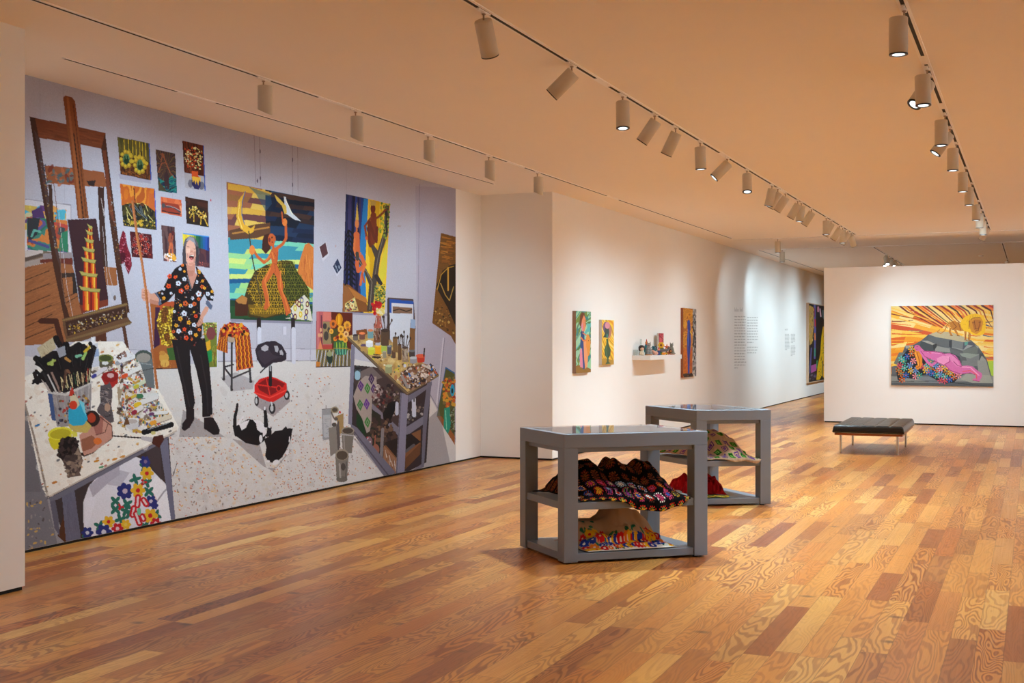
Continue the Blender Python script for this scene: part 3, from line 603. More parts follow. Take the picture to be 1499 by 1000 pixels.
    # orange rock, patchwork hill, stump
    C.poly(m(500, 650, 520, 560, 550, 470, 575, 460, 605, 490, 602, 760, 545, 720), (206, 116, 56)); C.streaks(m(510, 640, 555, 480, 600, 490, 600, 740, 545, 710), [(226, 140, 70), (180, 92, 46), (214, 126, 60)], 60, 16, 1.1, 1.45, .1)
    hill = m(165, 800, 190, 720, 230, 640, 300, 600, 400, 570, 470, 575, 500, 640, 540, 700, 580, 760, 575, 860, 480, 900, 300, 940, 190, 930, 185, 850)
    C.poly(hill, (66, 50, 22)); C.poly(m(470, 575, 500, 640, 540, 700, 580, 760, 575, 860, 480, 900, 430, 820, 420, 620), (44, 48, 24))
    for i in range(9):
        for j in range(8):
            x = 200 + i * 44 + (j % 2) * 22; y = 600 + j * 42
            if inpoly(*m(x, y)[0], hill) and inpoly(*m(x - 16, y)[0], hill):
                cc = (206, 160, 40) if x < 400 or y > 850 else (120, 116, 40)
                for k in range(6): C.line([m(x, y)[0], m(x + 19 * math.cos(k * 1.05), y + 19 * math.sin(k * 1.05))[0]], .75, cc, .9)
                C.line(m(x - 21, y - 19, x + 21, y - 19, x + 21, y + 19), .7, cc, .8)
    C.poly(m(186, 850, 250, 855, 400, 880, 415, 900, 300, 935, 200, 915), (205, 150, 36), .35)
    C.poly(m(105, 825, 150, 790, 185, 815, 190, 860, 185, 925, 105, 925), (70, 36, 24)); C.poly(m(108, 825, 150, 792, 184, 812, 175, 850, 125, 845), (176, 116, 60))
    C.poly(m(455, 880, 500, 830, 545, 790, 572, 820, 598, 955, 425, 940, 470, 930), (216, 206, 190)); 
    for x, y, cc in ((487, 875, (200, 170, 40)), (522, 915, (220, 180, 30)), (500, 840, (120, 30, 50)), (530, 870, (60, 110, 70)), (560, 900, (120, 40, 60)), (465, 925, (70, 70, 140)), (555, 935, (60, 60, 130)), (487, 930, (110, 30, 50)), (565, 850, (110, 40, 50)), (530, 825, (60, 60, 130)), (512, 850, (120, 40, 40)), (455, 900, (40, 60, 60))): C.ell(*m(x, y)[0], 2.6, 4.6, cc); C.ell(*m(x, y)[0], 1.3, 2.6, (226, 214, 150))
    # standing figure with a staff
    S1, S2 = (196, 92, 46), (226, 126, 60)
    C.line(m(192, 385, 215, 560, 240, 680, 275, 850), 1.7, (70, 60, 44))
    C.poly(m(290, 410, 320, 400, 340, 425, 330, 500, 300, 530, 275, 500, 280, 440), (66, 34, 30))
    C.poly(m(345, 480, 380, 500, 378, 560, 372, 600, 388, 640, 405, 700, 412, 740, 408, 770, 432, 810, 462, 900, 430, 925, 425, 900, 400, 810, 378, 750, 370, 680, 352, 650, 330, 680, 300, 720, 310, 780, 328, 860, 300, 890, 285, 875, 298, 830, 278, 740, 275, 705, 320, 630, 340, 590, 330, 530), S1)
    C.line(m(350, 500, 320, 560, 290, 585, 250, 550, 222, 505), 5, S1, w1=3.6); C.ell(*m(213, 505)[0], 4.2, 7, S2); C.line(m(370, 495, 410, 465, 430, 430, 428, 350), 4.6, S1, w1=3.4); C.ell(*m(421, 328)[0], 3.6, 5.6, S2); C.line(m(408, 325, 403, 262), 1.7, S1)
    C.ell(*m(337, 440)[0], 5.2, 9.5, S1); C.poly(m(350, 405, 362, 420, 365, 445, 352, 450), S1); C.line(m(345, 470, 350, 500), 3.2, S1)
    for p in ((330, 620, 295, 700, 318, 800, 320, 860), (395, 640, 395, 740, 425, 820, 445, 890), (340, 520, 352, 560), (300, 575, 330, 540)): C.line(m(*p), 1.7, S2, .85)
    for p in ((358, 600, 362, 640, 352, 655), (375, 520, 372, 590), (350, 590, 372, 600), (352, 520, 365, 545)): C.line(m(*p), .7, (120, 44, 34), .8)
    C.ell(*m(340, 425)[0], 1.0, 1.6, (60, 24, 24)); C.ell(*m(342, 455)[0], 1.2, 1.2, (130, 40, 40)); C.ell(*m(324, 440)[0], 1.6, 3, (120, 44, 40))
    # ---- black tracks and rails below the painting
    for x in (379, 429): C.line([(x, 468), (x, 482)], 6, (40, 30, 32)); C.line([(x + .6, 482), (x + 1, 530)], 6, (206, 202, 216)); C.line([(x - 3, 482), (x - 3, 530)], .7, (140, 132, 146))
    C.poly([(414, 478), (419, 478), (419, 490), (414, 490)], (206, 200, 214)); C.line([(414, 478), (414, 490)], .6, (150, 142, 156)); C.line([(456, 470), (454, 528)], .8, (170, 164, 180))
    # polaroids
    q = T(450, 270, 4.76)
    C.poly(q(78, 435, 130, 398, 152, 490, 108, 538), (205, 196, 206)); C.poly(q(84, 436, 126, 404, 144, 482, 106, 514), (84, 52, 58)); C.poly(q(176, 575, 210, 510, 242, 585, 205, 645), (200, 194, 208)); C.poly(q(178, 572, 210, 515, 238, 582, 206, 624), (44, 50, 78)); C.streaks(q(185, 570, 210, 530, 232, 582, 206, 615), [(180, 186, 200), (120, 130, 150)], 14, 5, .8, 1.3)
    C.ell(*q(196, 430)[0], 1, 2, (190, 160, 160)); C.ell(*q(640, 290)[0], 3, 1.2, (176, 160, 160))
    # ---- tall painting: two figures and a tree
    C.poly(q(244, 890, 560, 898, 558, 915, 250, 905), (150, 142, 160))
    C.quad(q(268, 68, 576, 135, 538, 900, 244, 890), lambda u, v: np.where((u < .5)[..., None], pal(.55*np.mod(u*7.5, 1)+.4*vnoise(u*30, v*1.5, 23), [(30,30,60),(40,44,92),(26,26,48),(60,56,100),(34,60,130),(24,24,40)]), pal(vnoise(u*14, v*1.2, 24), [(226,176,34),(234,190,50),(214,160,26),(230,186,60)])))
    C.poly(q(392, 96, 424, 102, 402, 560, 410, 800, 372, 790, 360, 500), (44, 120, 180)); C.poly(q(552, 390, 558, 390, 545, 640, 510, 700, 500, 600), (216, 196, 60))
    C.poly(q(248, 690, 290, 700, 400, 790, 430, 890, 244, 888), (130, 78, 40)); C.poly(q(280, 710, 410, 790, 420, 830, 330, 790), (178, 110, 52)); C.poly(q(250, 700, 285, 720, 330, 800, 300, 890, 246, 888), (150, 92, 50))
    for y in range(350, 720, 34): C.line(q(286, y - 30, 262 + (y % 3) * 4, y + 10), 2.0, (14, 18, 24)); C.line(q(290, y - 30, 330, y + 10), 2.4, (14, 18, 24))
    C.line(q(288, 330, 300, 700), 2.0, (14, 18, 24))
    tr = (74, 62, 56)
    C.poly(q(415, 880, 430, 700, 395, 610, 330, 500, 345, 490, 410, 590, 450, 660, 470, 510, 440, 430, 410, 300, 425, 295, 460, 420, 490, 460, 530, 330, 540, 150, 570, 145, 560, 350, 510, 500, 490, 640, 470, 760, 450, 890), tr)
    C.line(q(350, 520, 415, 610, 450, 680, 435, 870), 1.1, (130, 116, 104)); C.line(q(545, 200, 530, 360, 490, 520, 470, 640), 1.1, (120, 106, 96)); C.line(q(480, 640, 510, 690), 6, (50, 42, 44))
    C.spk(q(510, 130, 575, 140, 560, 380, 500, 360, 490, 280), [(60, 80, 30), (96, 120, 40), (40, 56, 26), (150, 160, 60)], 70, .8, 2.0)
    C.line(q(548, 190, 552, 340), 2.4, (44, 36, 38))
    C.ell(*q(457, 170)[0], 3.6, 7.2, (110, 44, 30)); C.poly(q(438, 110, 478, 118, 476, 150, 440, 145), (190, 150, 70)); C.line(q(460, 215, 462, 300, 450, 400), 8.5, (120, 52, 32), w1=9.5); C.line(q(475, 240, 515, 210, 545, 175), 3, (130, 56, 34)); C.line(q(445, 230, 400, 290, 412, 370), 3, (130, 56, 34)); C.line(q(470, 380, 430, 260, 430, 400, 440, 430), 4.2, (104, 44, 30)); C.line(q(480, 400, 485, 300), 4, (104, 42, 30)); C.ell(*q(412, 375)[0], 2, 2.6, (205, 90, 50))
    C.poly(q(335, 250, 346, 120, 358, 250), (205, 170, 70)); C.ell(*q(345, 275)[0], 2.9, 6.4, (214, 124, 70)); C.line(q(343, 310, 342, 350), 2.4, (200, 104, 60)); C.line(q(342, 350, 346, 400, 350, 470), 8.5, (206, 100, 56), w1=7); C.line(q(330, 380, 325, 450, 340, 500, 370, 480), 2.8, (216, 116, 64)); C.line(q(352, 490, 345, 560, 355, 605, 400, 560, 375, 500), 5.4, (208, 100, 58)); C.line(q(400, 560, 380, 630, 370, 700), 3.6, (214, 108, 60)); C.line(q(380, 620, 395, 680), 2.6, (190, 84, 50)); C.line(q(346, 480, 350, 520), 5, (70, 62, 58))
    C.poly(q(262, 830, 330, 786, 356, 880, 262, 888), (206, 180, 110)); C.spk(q(265, 830, 325, 795, 350, 875, 268, 880), [(40, 70, 90), (60, 50, 40), (90, 60, 70), (190, 60, 50), (230, 220, 170)], 46, .5, 1.4); C.ell(*q(312, 845)[0], 3, 4.4, (226, 206, 150)); C.ell(*q(312, 845)[0], 1.3, 2, (190, 120, 60))
    C.spk(q(470, 700, 545, 700, 540, 850, 470, 850), [(110, 130, 60), (80, 104, 50), (150, 150, 90), (60, 80, 44)], 150, .6, 1.6)
    # dark painting on the right edge
    C.poly([(645.5, 341), (668, 347), (668, 506), (660, 492), (632.8, 473)], (118, 76, 36)); C.streaks([(646, 343), (668, 348), (668, 395), (640, 400)], [(176, 110, 40), (150, 90, 38), (190, 126, 52), (106, 66, 36)], 60, 14, 2.0, .15)
    C.poly([(638, 420), (648, 396), (660, 388), (668, 386), (668, 480), (655, 450)], (44, 32, 24)); C.line([(640, 424), (646, 402), (656, 392), (664, 390)], 1.2, (190, 140, 50)); C.line([(656, 392), (656, 425)], 2, (205, 150, 60)); C.line([(645, 415), (652, 432), (658, 440), (664, 420)], 1.4, (180, 140, 70)); C.spk([(637, 440), (655, 450), (667, 490), (645, 478), (634, 470)], [(150, 104, 44), (90, 60, 30), (190, 150, 80), (60, 42, 26)], 60, .6, 1.8)
    # boards and frames stacked behind the bench
    C.poly(q(560, 786, 738, 800, 742, 830, 755, 1010, 560, 1040), (86, 68, 66)); C.poly(q(570, 798, 740, 815, 740, 950, 572, 1000), (38, 78, 160)); C.poly(q(586, 825, 738, 835, 738, 945, 586, 950), (205, 204, 216)); C.poly(q(595, 850, 730, 860, 730, 900, 595, 898), (130, 96, 78)); C.line(q(600, 880, 640, 868, 690, 885, 728, 872), 1.5, (50, 34, 30))
    C.poly([(570, 458), (601, 461), (600, 512), (571, 505)], (206, 208, 222)); C.poly([(601, 467), (608, 468), (608, 520), (601, 515)], (150, 170, 205)); C.poly([(600, 480), (608, 481), (607, 520), (599, 512)], (128, 88, 52)); C.poly([(567, 437), (570, 437), (571, 500), (567, 500)], (70, 54, 52))
    # ---- sunflower still life leaning behind the bench
    l = T(450, 450, 9.09)
    C.poly(l(118, 55, 600, 70, 600, 400, 575, 785, 115, 795), (96, 34, 24)); C.poly(l(120, 55, 318, 62, 320, 180, 330, 560, 118, 560), (186, 92, 96)); C.line(l(185, 110, 190, 540), 2.2, (110, 50, 66)); C.line(l(140, 60, 142, 560), 2.0, (205, 116, 116)); C.poly(l(210, 62, 318, 66, 318, 180, 205, 180), (214, 116, 104))
    C.poly(l(205, 185, 300, 190, 325, 490, 205, 492), (150, 126, 90)); C.ell(*l(232, 250)[0], 3, 4.4, (64, 56, 54)); C.ell(*l(250, 380)[0], 3.6, 6.8, (70, 62, 58)); C.ell(*l(285, 300)[0], 2.0, 4, (72, 64, 60))
    for x, y in ((155, 370), (185, 370), (178, 300)): C.ell(*l(x, y)[0], 1.6, 3, (220, 160, 120))
    C.poly(l(140, 570, 170, 420, 205, 560, 180, 580), (226, 130, 92)); C.poly(l(200, 500, 330, 500, 330, 560, 205, 560), (176, 66, 60))
    C.poly(l(115, 560, 600, 550, 575, 785, 115, 795), (140, 120, 60)); 
    for i in range(20): C.line(l(150 + i * 24, 575, 110 + i * 26, 785), 1.2, (52, 48, 74) if i % 2 else (176, 178, 196))
    C.poly(l(115, 720, 175, 730, 165, 785, 115, 790), (196, 116, 44)); C.poly(l(350, 470, 400, 430, 510, 450, 540, 550, 520, 620, 440, 645, 370, 610, 350, 545), (60, 96, 60))
    for i in range(8): C.line(l(365 + i * 22, 470, 372 + i * 20, 545), 1.1, (170, 200, 60) if i % 2 else (70, 110, 50)); C.line(l(372 + i * 20, 550, 385 + i * 17, 625), 1.2, (110, 190, 160) if i % 2 else (40, 110, 110))
    C.line(l(345, 545, 540, 548), 1.0, (180, 140, 40)); C.ell(*l(300, 680)[0], 4.2, 8, (36, 52, 46)); C.ell(*l(295, 620)[0], 4, 4, (150, 150, 110))
    C.poly(l(300, 300, 400, 280, 420, 440, 320, 480), (70, 70, 36))
    def sunf(cx, cy, r, c1, c2, ry=1.25):
        for k in range(11): t = k * .571; C.ell(cx + r * .68 * math.cos(t), cy + r * ry * .68 * math.sin(t), r * .36, r * .3, c1, t)
        C.ell(cx, cy, r * .42, r * .42 * ry, c2)
    C.ell(*l(423, 165)[0], 5, 9, (214, 140, 24)); 
    for d in (-26, -9, 9, 26): C.line(l(423 + d, 110, 423 + d, 220), .9, (240, 176, 44) if d % 2 else (180, 100, 20))
    for x, y, r, a, b in ((343, 220, 5.2, (214, 110, 40), (110, 60, 40)), (530, 240, 5.4, (230, 160, 50), (170, 110, 50)), (445, 290, 4.6, (234, 170, 60), (170, 110, 40)), (450, 390, 5, (236, 166, 50), (130, 80, 34)), (318, 320, 3.2, (236, 170, 60), (190, 130, 50)), (515, 355, 4, (236, 184, 120), (150, 90, 60)), (505, 430, 3.6, (236, 166, 60), (190, 110, 50)), (540, 290, 3.4, (214, 130, 50), (140, 80, 40)), (370, 420, 2.8, (226, 130, 40), (160, 80, 30)), (400, 400, 2.6, (150, 50, 30), (90, 30, 20))): sunf(*l(x, y)[0], r, a, b)
    C.line(l(115, 795, 575, 785), 1.3, (44, 30, 34))
    # vase painting leaning at the lower right corner
    d = T(450, 430, 3.571)
    C.poly(d(722, 382, 770, 412, 770, 786, 676, 640), (52, 96, 150)); C.poly(d(724, 392, 770, 420, 770, 780, 678, 634), (84, 84, 44)); C.poly(d(676, 640, 700, 640, 770, 745, 770, 790), (150, 86, 44))
    C.spk(d(705, 450, 770, 430, 770, 590, 712, 590), [(214, 130, 40), (190, 90, 36), (200, 150, 50), (160, 50, 36), (120, 100, 60)], 90, 1.2, 2.9); C.ell(*d(758, 505)[0], 3.2, 9, (40, 150, 190)); C.ell(*d(757, 508)[0], 1.5, 4, (30, 44, 40))
    C.poly(d(715, 600, 745, 590, 750, 690, 735, 735, 712, 700), (40, 140, 120)); C.line(d(722, 610, 728, 710), 1, (130, 210, 180)); C.spk(d(745, 600, 770, 600, 770, 740, 750, 700), [(150, 150, 130), (70, 60, 50), (110, 130, 110)], 40, .6, 1.4)
    # ---- paintings leaning behind the person
    e = T(190, 330, 4)
    C.poly(e(118, 450, 265, 445, 285, 840, 150, 842), (158, 88, 44)); C.poly(e(160, 455, 262, 445, 262, 560, 165, 700, 150, 700), (176, 74, 40)); C.poly(e(150, 480, 175, 480, 175, 700, 140, 720), (62, 30, 58))
    sf = e(165, 520, 200, 470, 260, 480, 262, 660, 240, 710, 190, 700, 160, 600)
    C.poly(sf, (128, 92, 26)); C.spk(sf, [(226, 190, 50), (214, 172, 40), (236, 206, 90), (90, 56, 20)], 230, .7, 1.5)
    for x, y in ((208, 505), (202, 548), (218, 655)): C.ell(*e(x, y)[0], 4.5, 6.5, (100, 56, 24)); C.spk([(e(x, y)[0][0]-4, e(x, y)[0][1]-5), (e(x, y)[0][0]+4, e(x, y)[0][1]-5), (e(x, y)[0][0]+4, e(x, y)[0][1]+5), (e(x, y)[0][0]-4, e(x, y)[0][1]+5)], [(150, 90, 30), (70, 38, 18)], 20, .4, .8)
    C.poly(e(215, 720, 275, 710, 275, 790, 230, 790), (60, 92, 44)); C.poly(e(120, 730, 165, 740, 175, 820, 150, 838), (160, 84, 40))
    C.ell(*e(200, 775)[0], 7, 7.5, (205, 150, 70)); C.ell(*e(205, 808)[0], 6.5, 5.6, (214, 164, 80)); C.ell(*e(190, 748)[0], 4.5, 3.6, (190, 130, 60)); C.line(e(150, 840, 285, 838), 1, (60, 36, 34))
    C.streaks(e(155, 800, 280, 800, 280, 835, 160, 838), [(196, 120, 60), (150, 80, 40)], 30, 5, .8, 1.5)
    C.poly(e(425, 570, 512, 568, 512, 830, 460, 830), (110, 116, 44)); C.spk(e(428, 572, 510, 570, 510, 640, 430, 640), [(200, 196, 120), (150, 160, 80), (210, 150, 40), (90, 110, 50), (120, 50, 50)], 70, .6, 1.5); C.ell(*e(475, 633)[0], 6.6, 9.5, (122, 60, 62)); C.poly(e(440, 690, 470, 670, 475, 720, 450, 740), (214, 160, 40)); C.poly(e(445, 740, 480, 730, 485, 790, 460, 810), (30, 130, 70)); C.streaks(e(480, 700, 510, 690, 510, 825, 482, 825), [(160, 160, 60), (70, 84, 36), (130, 90, 40)], 40, 9, 1, 1.5); C.line(e(512, 568, 513, 830), .8, (215, 210, 220))
    # ---- zigzag blanket on a metal stool
    k = T(240, 470, 4)
    C.poly(k(330, 330, 420, 300, 530, 350, 520, 400, 400, 410), (140, 130, 138), .5)
    for p in ((350, 120, 352, 340), (398, 100, 396, 400), (500, 250, 508, 355), (352, 270, 405, 255), (352, 270, 400, 335), (400, 335, 505, 290)): C.line(k(*p), 2.6 if p[0] != p[2] and abs(p[1]-p[3]) < 70 else 3.0, (58, 50, 54))
    for x, y in ((350, 340), (397, 402), (508, 355)): C.ell(*k(x, y)[0], 2.2, 2.2, (54, 44, 46))
    C.poly(k(360, 90, 412, 84, 412, 125, 380, 125), (150, 120, 104)); C.ell(*k(395, 105)[0], 6.5, 4.5, (176, 150, 130))
    def zig(u, v): return pal(np.mod(u*4.2 + .1*np.sin(v*38) + .05*np.sin(v*9), 1), [(40, 22, 22), (200, 74, 34), (226, 130, 30), (232, 160, 40), (150, 52, 30), (40, 22, 22), (206, 90, 40)])
    C.quad(k(412, 45, 500, 60, 522, 265, 424, 290), zig); C.quad(k(330, 40, 375, 60, 372, 190, 308, 165), zig)
    C.poly(k(330, 60, 350, 25, 400, 8, 450, 15, 490, 40, 505, 75, 470, 60, 415, 100, 360, 85, 330, 100), (110, 40, 26)); C.spk(k(332, 60, 350, 25, 400, 10, 450, 17, 490, 42, 500, 70, 415, 90, 360, 80), [(220, 120, 30), (200, 60, 34), (40, 20, 20), (226, 150, 40), (160, 40, 34)], 130, 1, 2.4, 1.3); C.line(k(424, 290, 522, 268), 1.2, (214, 80, 40)); C.line(k(430, 180, 436, 300), .8, (90, 40, 24))
    # ---- tractor seat stool on a red base
    C.poly(k(530, 400, 720, 380, 740, 470, 640, 560, 540, 500), (120, 100, 106), .55)
    for x, y, rx, ry in ((543, 468, 3.4, 7.4), (634, 512, 4.8, 8.2), (720, 435, 4.2, 7)): C.ell(*k(x, y)[0], rx, ry, (46, 40, 44)); C.ell(*k(x - 2, y)[0], rx * .5, ry * .55, (190, 186, 190))
    C.line(k(540, 410, 541, 440), 2, (200, 200, 205)); C.line(k(628, 470, 632, 490), 2.4, (200, 200, 205))
    C.poly(k(530, 375, 560, 340, 620, 322, 660, 335, 718, 365, 720, 405, 700, 440, 640, 475, 610, 472, 560, 450, 530, 420), (206, 34, 32)); C.poly(k(545, 372, 600, 335, 650, 340, 708, 368, 690, 400, 620, 438, 560, 405), (128, 20, 24)); C.line(k(545, 372, 700, 395), 2, (214, 44, 38)); C.line(k(600, 340, 622, 440), 1.6, (214, 44, 38)); C.line(k(530, 420, 620, 450, 715, 405), 1.8, (238, 70, 60)); C.ell(*k(672, 395)[0], 4, 4.6, (214, 44, 38)); C.ell(*k(672, 395)[0], 2.6, 3.2, (120, 20, 24))
    C.line(k(624, 270, 624, 375), 4.6, (34, 28, 32)); C.line(k(623, 255, 624, 290), 2.4, (150, 150, 156)); C.line(k(595, 272, 565, 302), 2, (40, 34, 36))
    C.poly(k(534, 170, 550, 138, 600, 120, 650, 116, 690, 140, 718, 190, 716, 225, 690, 240, 640, 245, 600, 275, 575, 272, 545, 225), (48, 38, 48)); C.poly(k(545, 180, 600, 150, 640, 200, 690, 210, 640, 225, 590, 255, 560, 225), (70, 58, 70), .6)
    for p in ((568, 155, 595, 138, 612, 150, 610, 170, 590, 178, 572, 170), (645, 145, 665, 145, 672, 165, 665, 185, 652, 178), (676, 175, 690, 168, 700, 190, 698, 200, 680, 198)): C.poly(k(*p), (176, 168, 176))
    # ---- two black and white cats
    B, Wt = (26, 20, 24), (224, 214, 218)
    C.poly(k(400, 690, 560, 720, 600, 860, 660, 860, 760, 740, 700, 800, 640, 880, 580, 850), (130, 116, 120), .55)
    C.line(k(430, 487, 426, 520, 416, 560, 414, 620, 425, 665), 3.4, B, w1=6); C.line(k(462, 562, 430, 608), 2.6, Wt)
    C.poly(k(412, 620, 450, 600, 490, 575, 540, 580, 590, 600, 600, 640, 590, 700, 550, 730, 480, 715, 430, 680, 412, 655), B)
    C.poly(k(440, 605, 480, 585, 500, 580, 480, 625, 455, 640), Wt); C.poly(k(520, 578, 560, 582, 590, 605, 600, 640, 570, 655, 545, 635, 540, 600), Wt)
    C.line(k(590, 512, 596, 560, 598, 615), 4.2, B, w1=6); C.ell(*k(590, 512)[0], 1.6, 2.6, Wt); C.ell(*k(605, 650)[0], 6.6, 7, B); C.poly(k(575, 620, 605, 625, 600, 660, 580, 680), Wt); C.ell(*k(567, 690)[0], 2.4, 5.6, Wt); C.poly(k(618, 630, 632, 618, 626, 650), B); C.ell(*k(598, 636)[0], .8, 1, (120, 140, 60))
    C.poly(k(585, 690, 610, 680, 650, 645, 690, 640, 715, 615, 722, 630, 755, 628, 748, 660, 745, 690, 715, 760, 690, 800, 650, 835, 612, 825, 592, 790, 600, 740), B)
    C.ell(*k(722, 770)[0], 2.4, 3.4, Wt); C.ell(*k(655, 828)[0], 5, 3.4, Wt, -.6); C.line(k(736, 680, 734, 706), 1.6, Wt); C.ell(*k(610, 822)[0], 2.6, 1.6, Wt)
    # ---- the person
    p_ = T(200, 340, 7.146)
    C.poly([(268, 600), (300, 620), (330, 640), (300, 640), (262, 640)], (120, 108, 112), .5)
    J = (30, 24, 28)
    C.poly(k(45, 110, 240, 100, 265, 250, 280, 420, 285, 560, 225, 562, 222, 440, 190, 290, 152, 165, 158, 300, 182, 480, 170, 520, 130, 525, 105, 380, 70, 240), J)
    C.line(k(75, 150, 110, 330, 150, 500), 2, (52, 44, 48), .6); C.line(k(215, 200, 250, 380, 258, 540), 2, (52, 44, 48), .6)
    C.poly(k(130, 520, 178, 515, 178, 575, 150, 625, 120, 645, 104, 632, 108, 600, 130, 570), (36, 26, 30)); C.poly(k(234, 566, 285, 562, 310, 600, 328, 640, 322, 665, 290, 668, 235, 630), (36, 26, 30)); C.poly(k(272, 552, 285, 545, 288, 562, 274, 565), (180, 150, 140))
    # hair, neck, face
    C.poly(p_(485, 350, 478, 220, 490, 130, 510, 70, 555, 40, 605, 55, 640, 110, 655, 200, 650, 300, 630, 350), (92, 84, 92)); C.poly(p_(515, 90, 550, 45, 600, 60, 620, 130, 560, 90), (150, 142, 150)); C.poly(p_(483, 330, 480, 200, 505, 130, 515, 250, 512, 345), (66, 58, 64)); C.poly(p_(615, 150, 645, 150, 652, 300, 625, 350), (60, 52, 58))
    C.poly(p_(512, 330, 612, 320, 610, 420, 635, 450, 578, 610, 530, 450, 515, 420), (196, 134, 116)); C.poly(p_(520, 400, 600, 400, 590, 460, 540, 460), (172, 108, 92), .6)
    C.poly(p_(512, 160, 525, 105, 555, 80, 600, 110, 618, 160, 620, 250, 605, 330, 575, 352, 540, 345, 520, 300), (222, 164, 144)); C.poly(p_(600, 200, 620, 200, 615, 300, 590, 345), (184, 122, 106), .7); C.poly(p_(520, 170, 560, 170, 560, 215, 520, 215), (236, 186, 166), .7)
    C.line(p_(530, 150, 558, 158), .6, (70, 48, 46)); C.line(p_(590, 170, 612, 180), .6, (70, 48, 46)); C.line(p_(528, 143, 560, 146), .4, (130, 96, 90)); C.poly(p_(565, 190, 585, 190, 592, 212, 560, 212), (206, 134, 116)); C.line(p_(560, 213, 592, 216), .5, (120, 60, 52))
    C.poly(p_(545, 235, 575, 225, 600, 235, 606, 262, 592, 300, 568, 318, 545, 300, 538, 262), (226, 150, 138)); C.poly(p_(550, 242, 578, 234, 602, 244, 594, 282, 572, 290, 550, 270), (60, 16, 20)); C.poly(p_(552, 240, 600, 240, 598, 252, 556, 250), (226, 214, 204)); C.ell(*p_(573, 274)[0], 2.0, 1.2, (190, 90, 90)); C.line(p_(535, 225, 530, 290), .5, (160, 100, 90)); C.poly(p_(540, 320, 600, 318, 590, 345, 552, 345), (206, 140, 122))
    # shirt
    sh = p_(470, 335, 512, 335, 530, 450, 578, 610, 640, 440, 622, 360, 680, 420, 760, 540, 812, 640, 800, 720, 740, 710, 710, 650, 665, 720, 665, 830, 690, 960, 680, 1090, 620, 1200, 560, 1150, 420, 1120, 365, 1050, 372, 900, 395, 740, 400, 640, 330, 720, 240, 770, 190, 640, 270, 600, 330, 480, 400, 380)
    C.poly(sh, (26, 20, 24))
    C.poly(p_(185, 625, 215, 640, 250, 700, 262, 752, 225, 768, 235, 700), (92, 98, 122)); C.poly(p_(725, 720, 745, 712, 795, 770, 780, 812, 760, 800, 722, 750), (90, 96, 120))
    cols = [((214, 214, 228), (110, 60, 70)), ((222, 72, 30), (90, 20, 20)), ((230, 160, 40), (120, 70, 20)), ((205, 90, 40), (70, 20, 20)), ((206, 206, 222), (60, 60, 80)), ((226, 110, 40), (100, 40, 20))]
    fl_ = [(438, 535, 24, 0), (465, 615, 24, 1), (525, 575, 22, 3), (500, 490, 20, 4), (650, 645, 26, 0), (335, 565, 22, 1), (345, 460, 22, 1), (285, 595, 14, 4), (650, 415, 20, 2), (625, 520, 18, 4), (405, 470, 16, 1), (745, 645, 20, 0), (790, 620, 14, 2), (510, 745, 24, 3), (498, 850, 26, 0), (565, 770, 20, 4), (605, 750, 20, 3), (457, 905, 22, 2), (620, 878, 18, 1), (547, 945, 20, 2), (600, 970, 20, 4), (415, 975, 18, 2), (585, 690, 16, 4), (650, 700, 16, 3), (395, 830, 14, 4), (685, 570, 18, 3), (712, 585, 15, 2), (360, 640, 13, 4), (285, 690, 16, 2), (460, 765, 14, 2), (440, 1035, 22, 0), (500, 1015, 18, 1), (560, 1050, 20, 0), (520, 1105, 22, 1), (620, 1075, 18, 2), (575, 1120, 14, 3), (655, 1020, 15, 5), (385, 1040, 16, 3), (600, 835, 11, 2), (480, 345, 14, 5), (455, 385, 14, 4), (690, 510, 13, 2), (790, 680, 14, 0), (500, 410, 11, 2), (270, 640, 10, 0)]
    for x, y, r, i in fl_: C.flower(*p_(x, y)[0], r / 7.146 * 1.15, *cols[i], n=5)
    C.spk([(252, 460), (290, 455), (298, 500), (255, 498)], [(170, 60, 30), (80, 30, 26), (150, 110, 50)], 30, .4, .8); C.spk(sh, [(150, 50, 30), (190, 110, 40), (110, 60, 60), (170, 160, 170)], 110, .35, .8, 1.8)
    C.line(p_(512, 345, 530, 450, 575, 600), 2.0, (30, 24, 28)); C.line(p_(625, 365, 640, 440, 585, 600), 2.0, (30, 24, 28)); C.line(p_(530, 450, 572, 590), .8, (205, 205, 215), .6); C.line(p_(578, 610, 560, 900, 565, 1130), .5, (10, 8, 10))
    # arms, hands, stick
    C.poly(p_(120, 640, 190, 640, 235, 700, 225, 765, 130, 740, 110, 700), (206, 146, 124)); C.poly(p_(140, 700, 230, 725, 225, 765, 140, 745), (170, 106, 88), .7)
    C.poly(p_(722, 770, 755, 790, 745, 830, 700, 890, 690, 950, 650, 990, 628, 985, 630, 960, 660, 900, 680, 840), (206, 146, 124)); C.line(p_(668, 900, 634, 985), .5, (140, 84, 72)); C.line(p_(680, 910, 652, 990), .5, (140, 84, 72)); C.line(p_(690, 930, 672, 990), .5, (140, 84, 72))
    st = [(194, 295), (200.5, 345), (208, 385), (213.5, 425), (221, 495), (230, 568)]
    C.line(st, 3.6, (168, 96, 54), w1=3.8); C.line([(x - .8, y) for x, y in st], 1.0, (206, 134, 84), .8)
    C.poly(p_(50, 600, 70, 585, 120, 600, 140, 640, 140, 700, 115, 725, 75, 720, 52, 690), (216, 154, 132))
    for y in (625, 655, 685): C.line(p_(55, y, 118, y + 8), .6, (150, 90, 76))
    C.poly(p_(70, 590, 110, 590, 125, 625, 95, 625), (226, 168, 146))
    # ---- the easel
    E = T(30, 130, 5)
    br, bd, bl = (120, 62, 36), (70, 38, 26), (150, 84, 48)
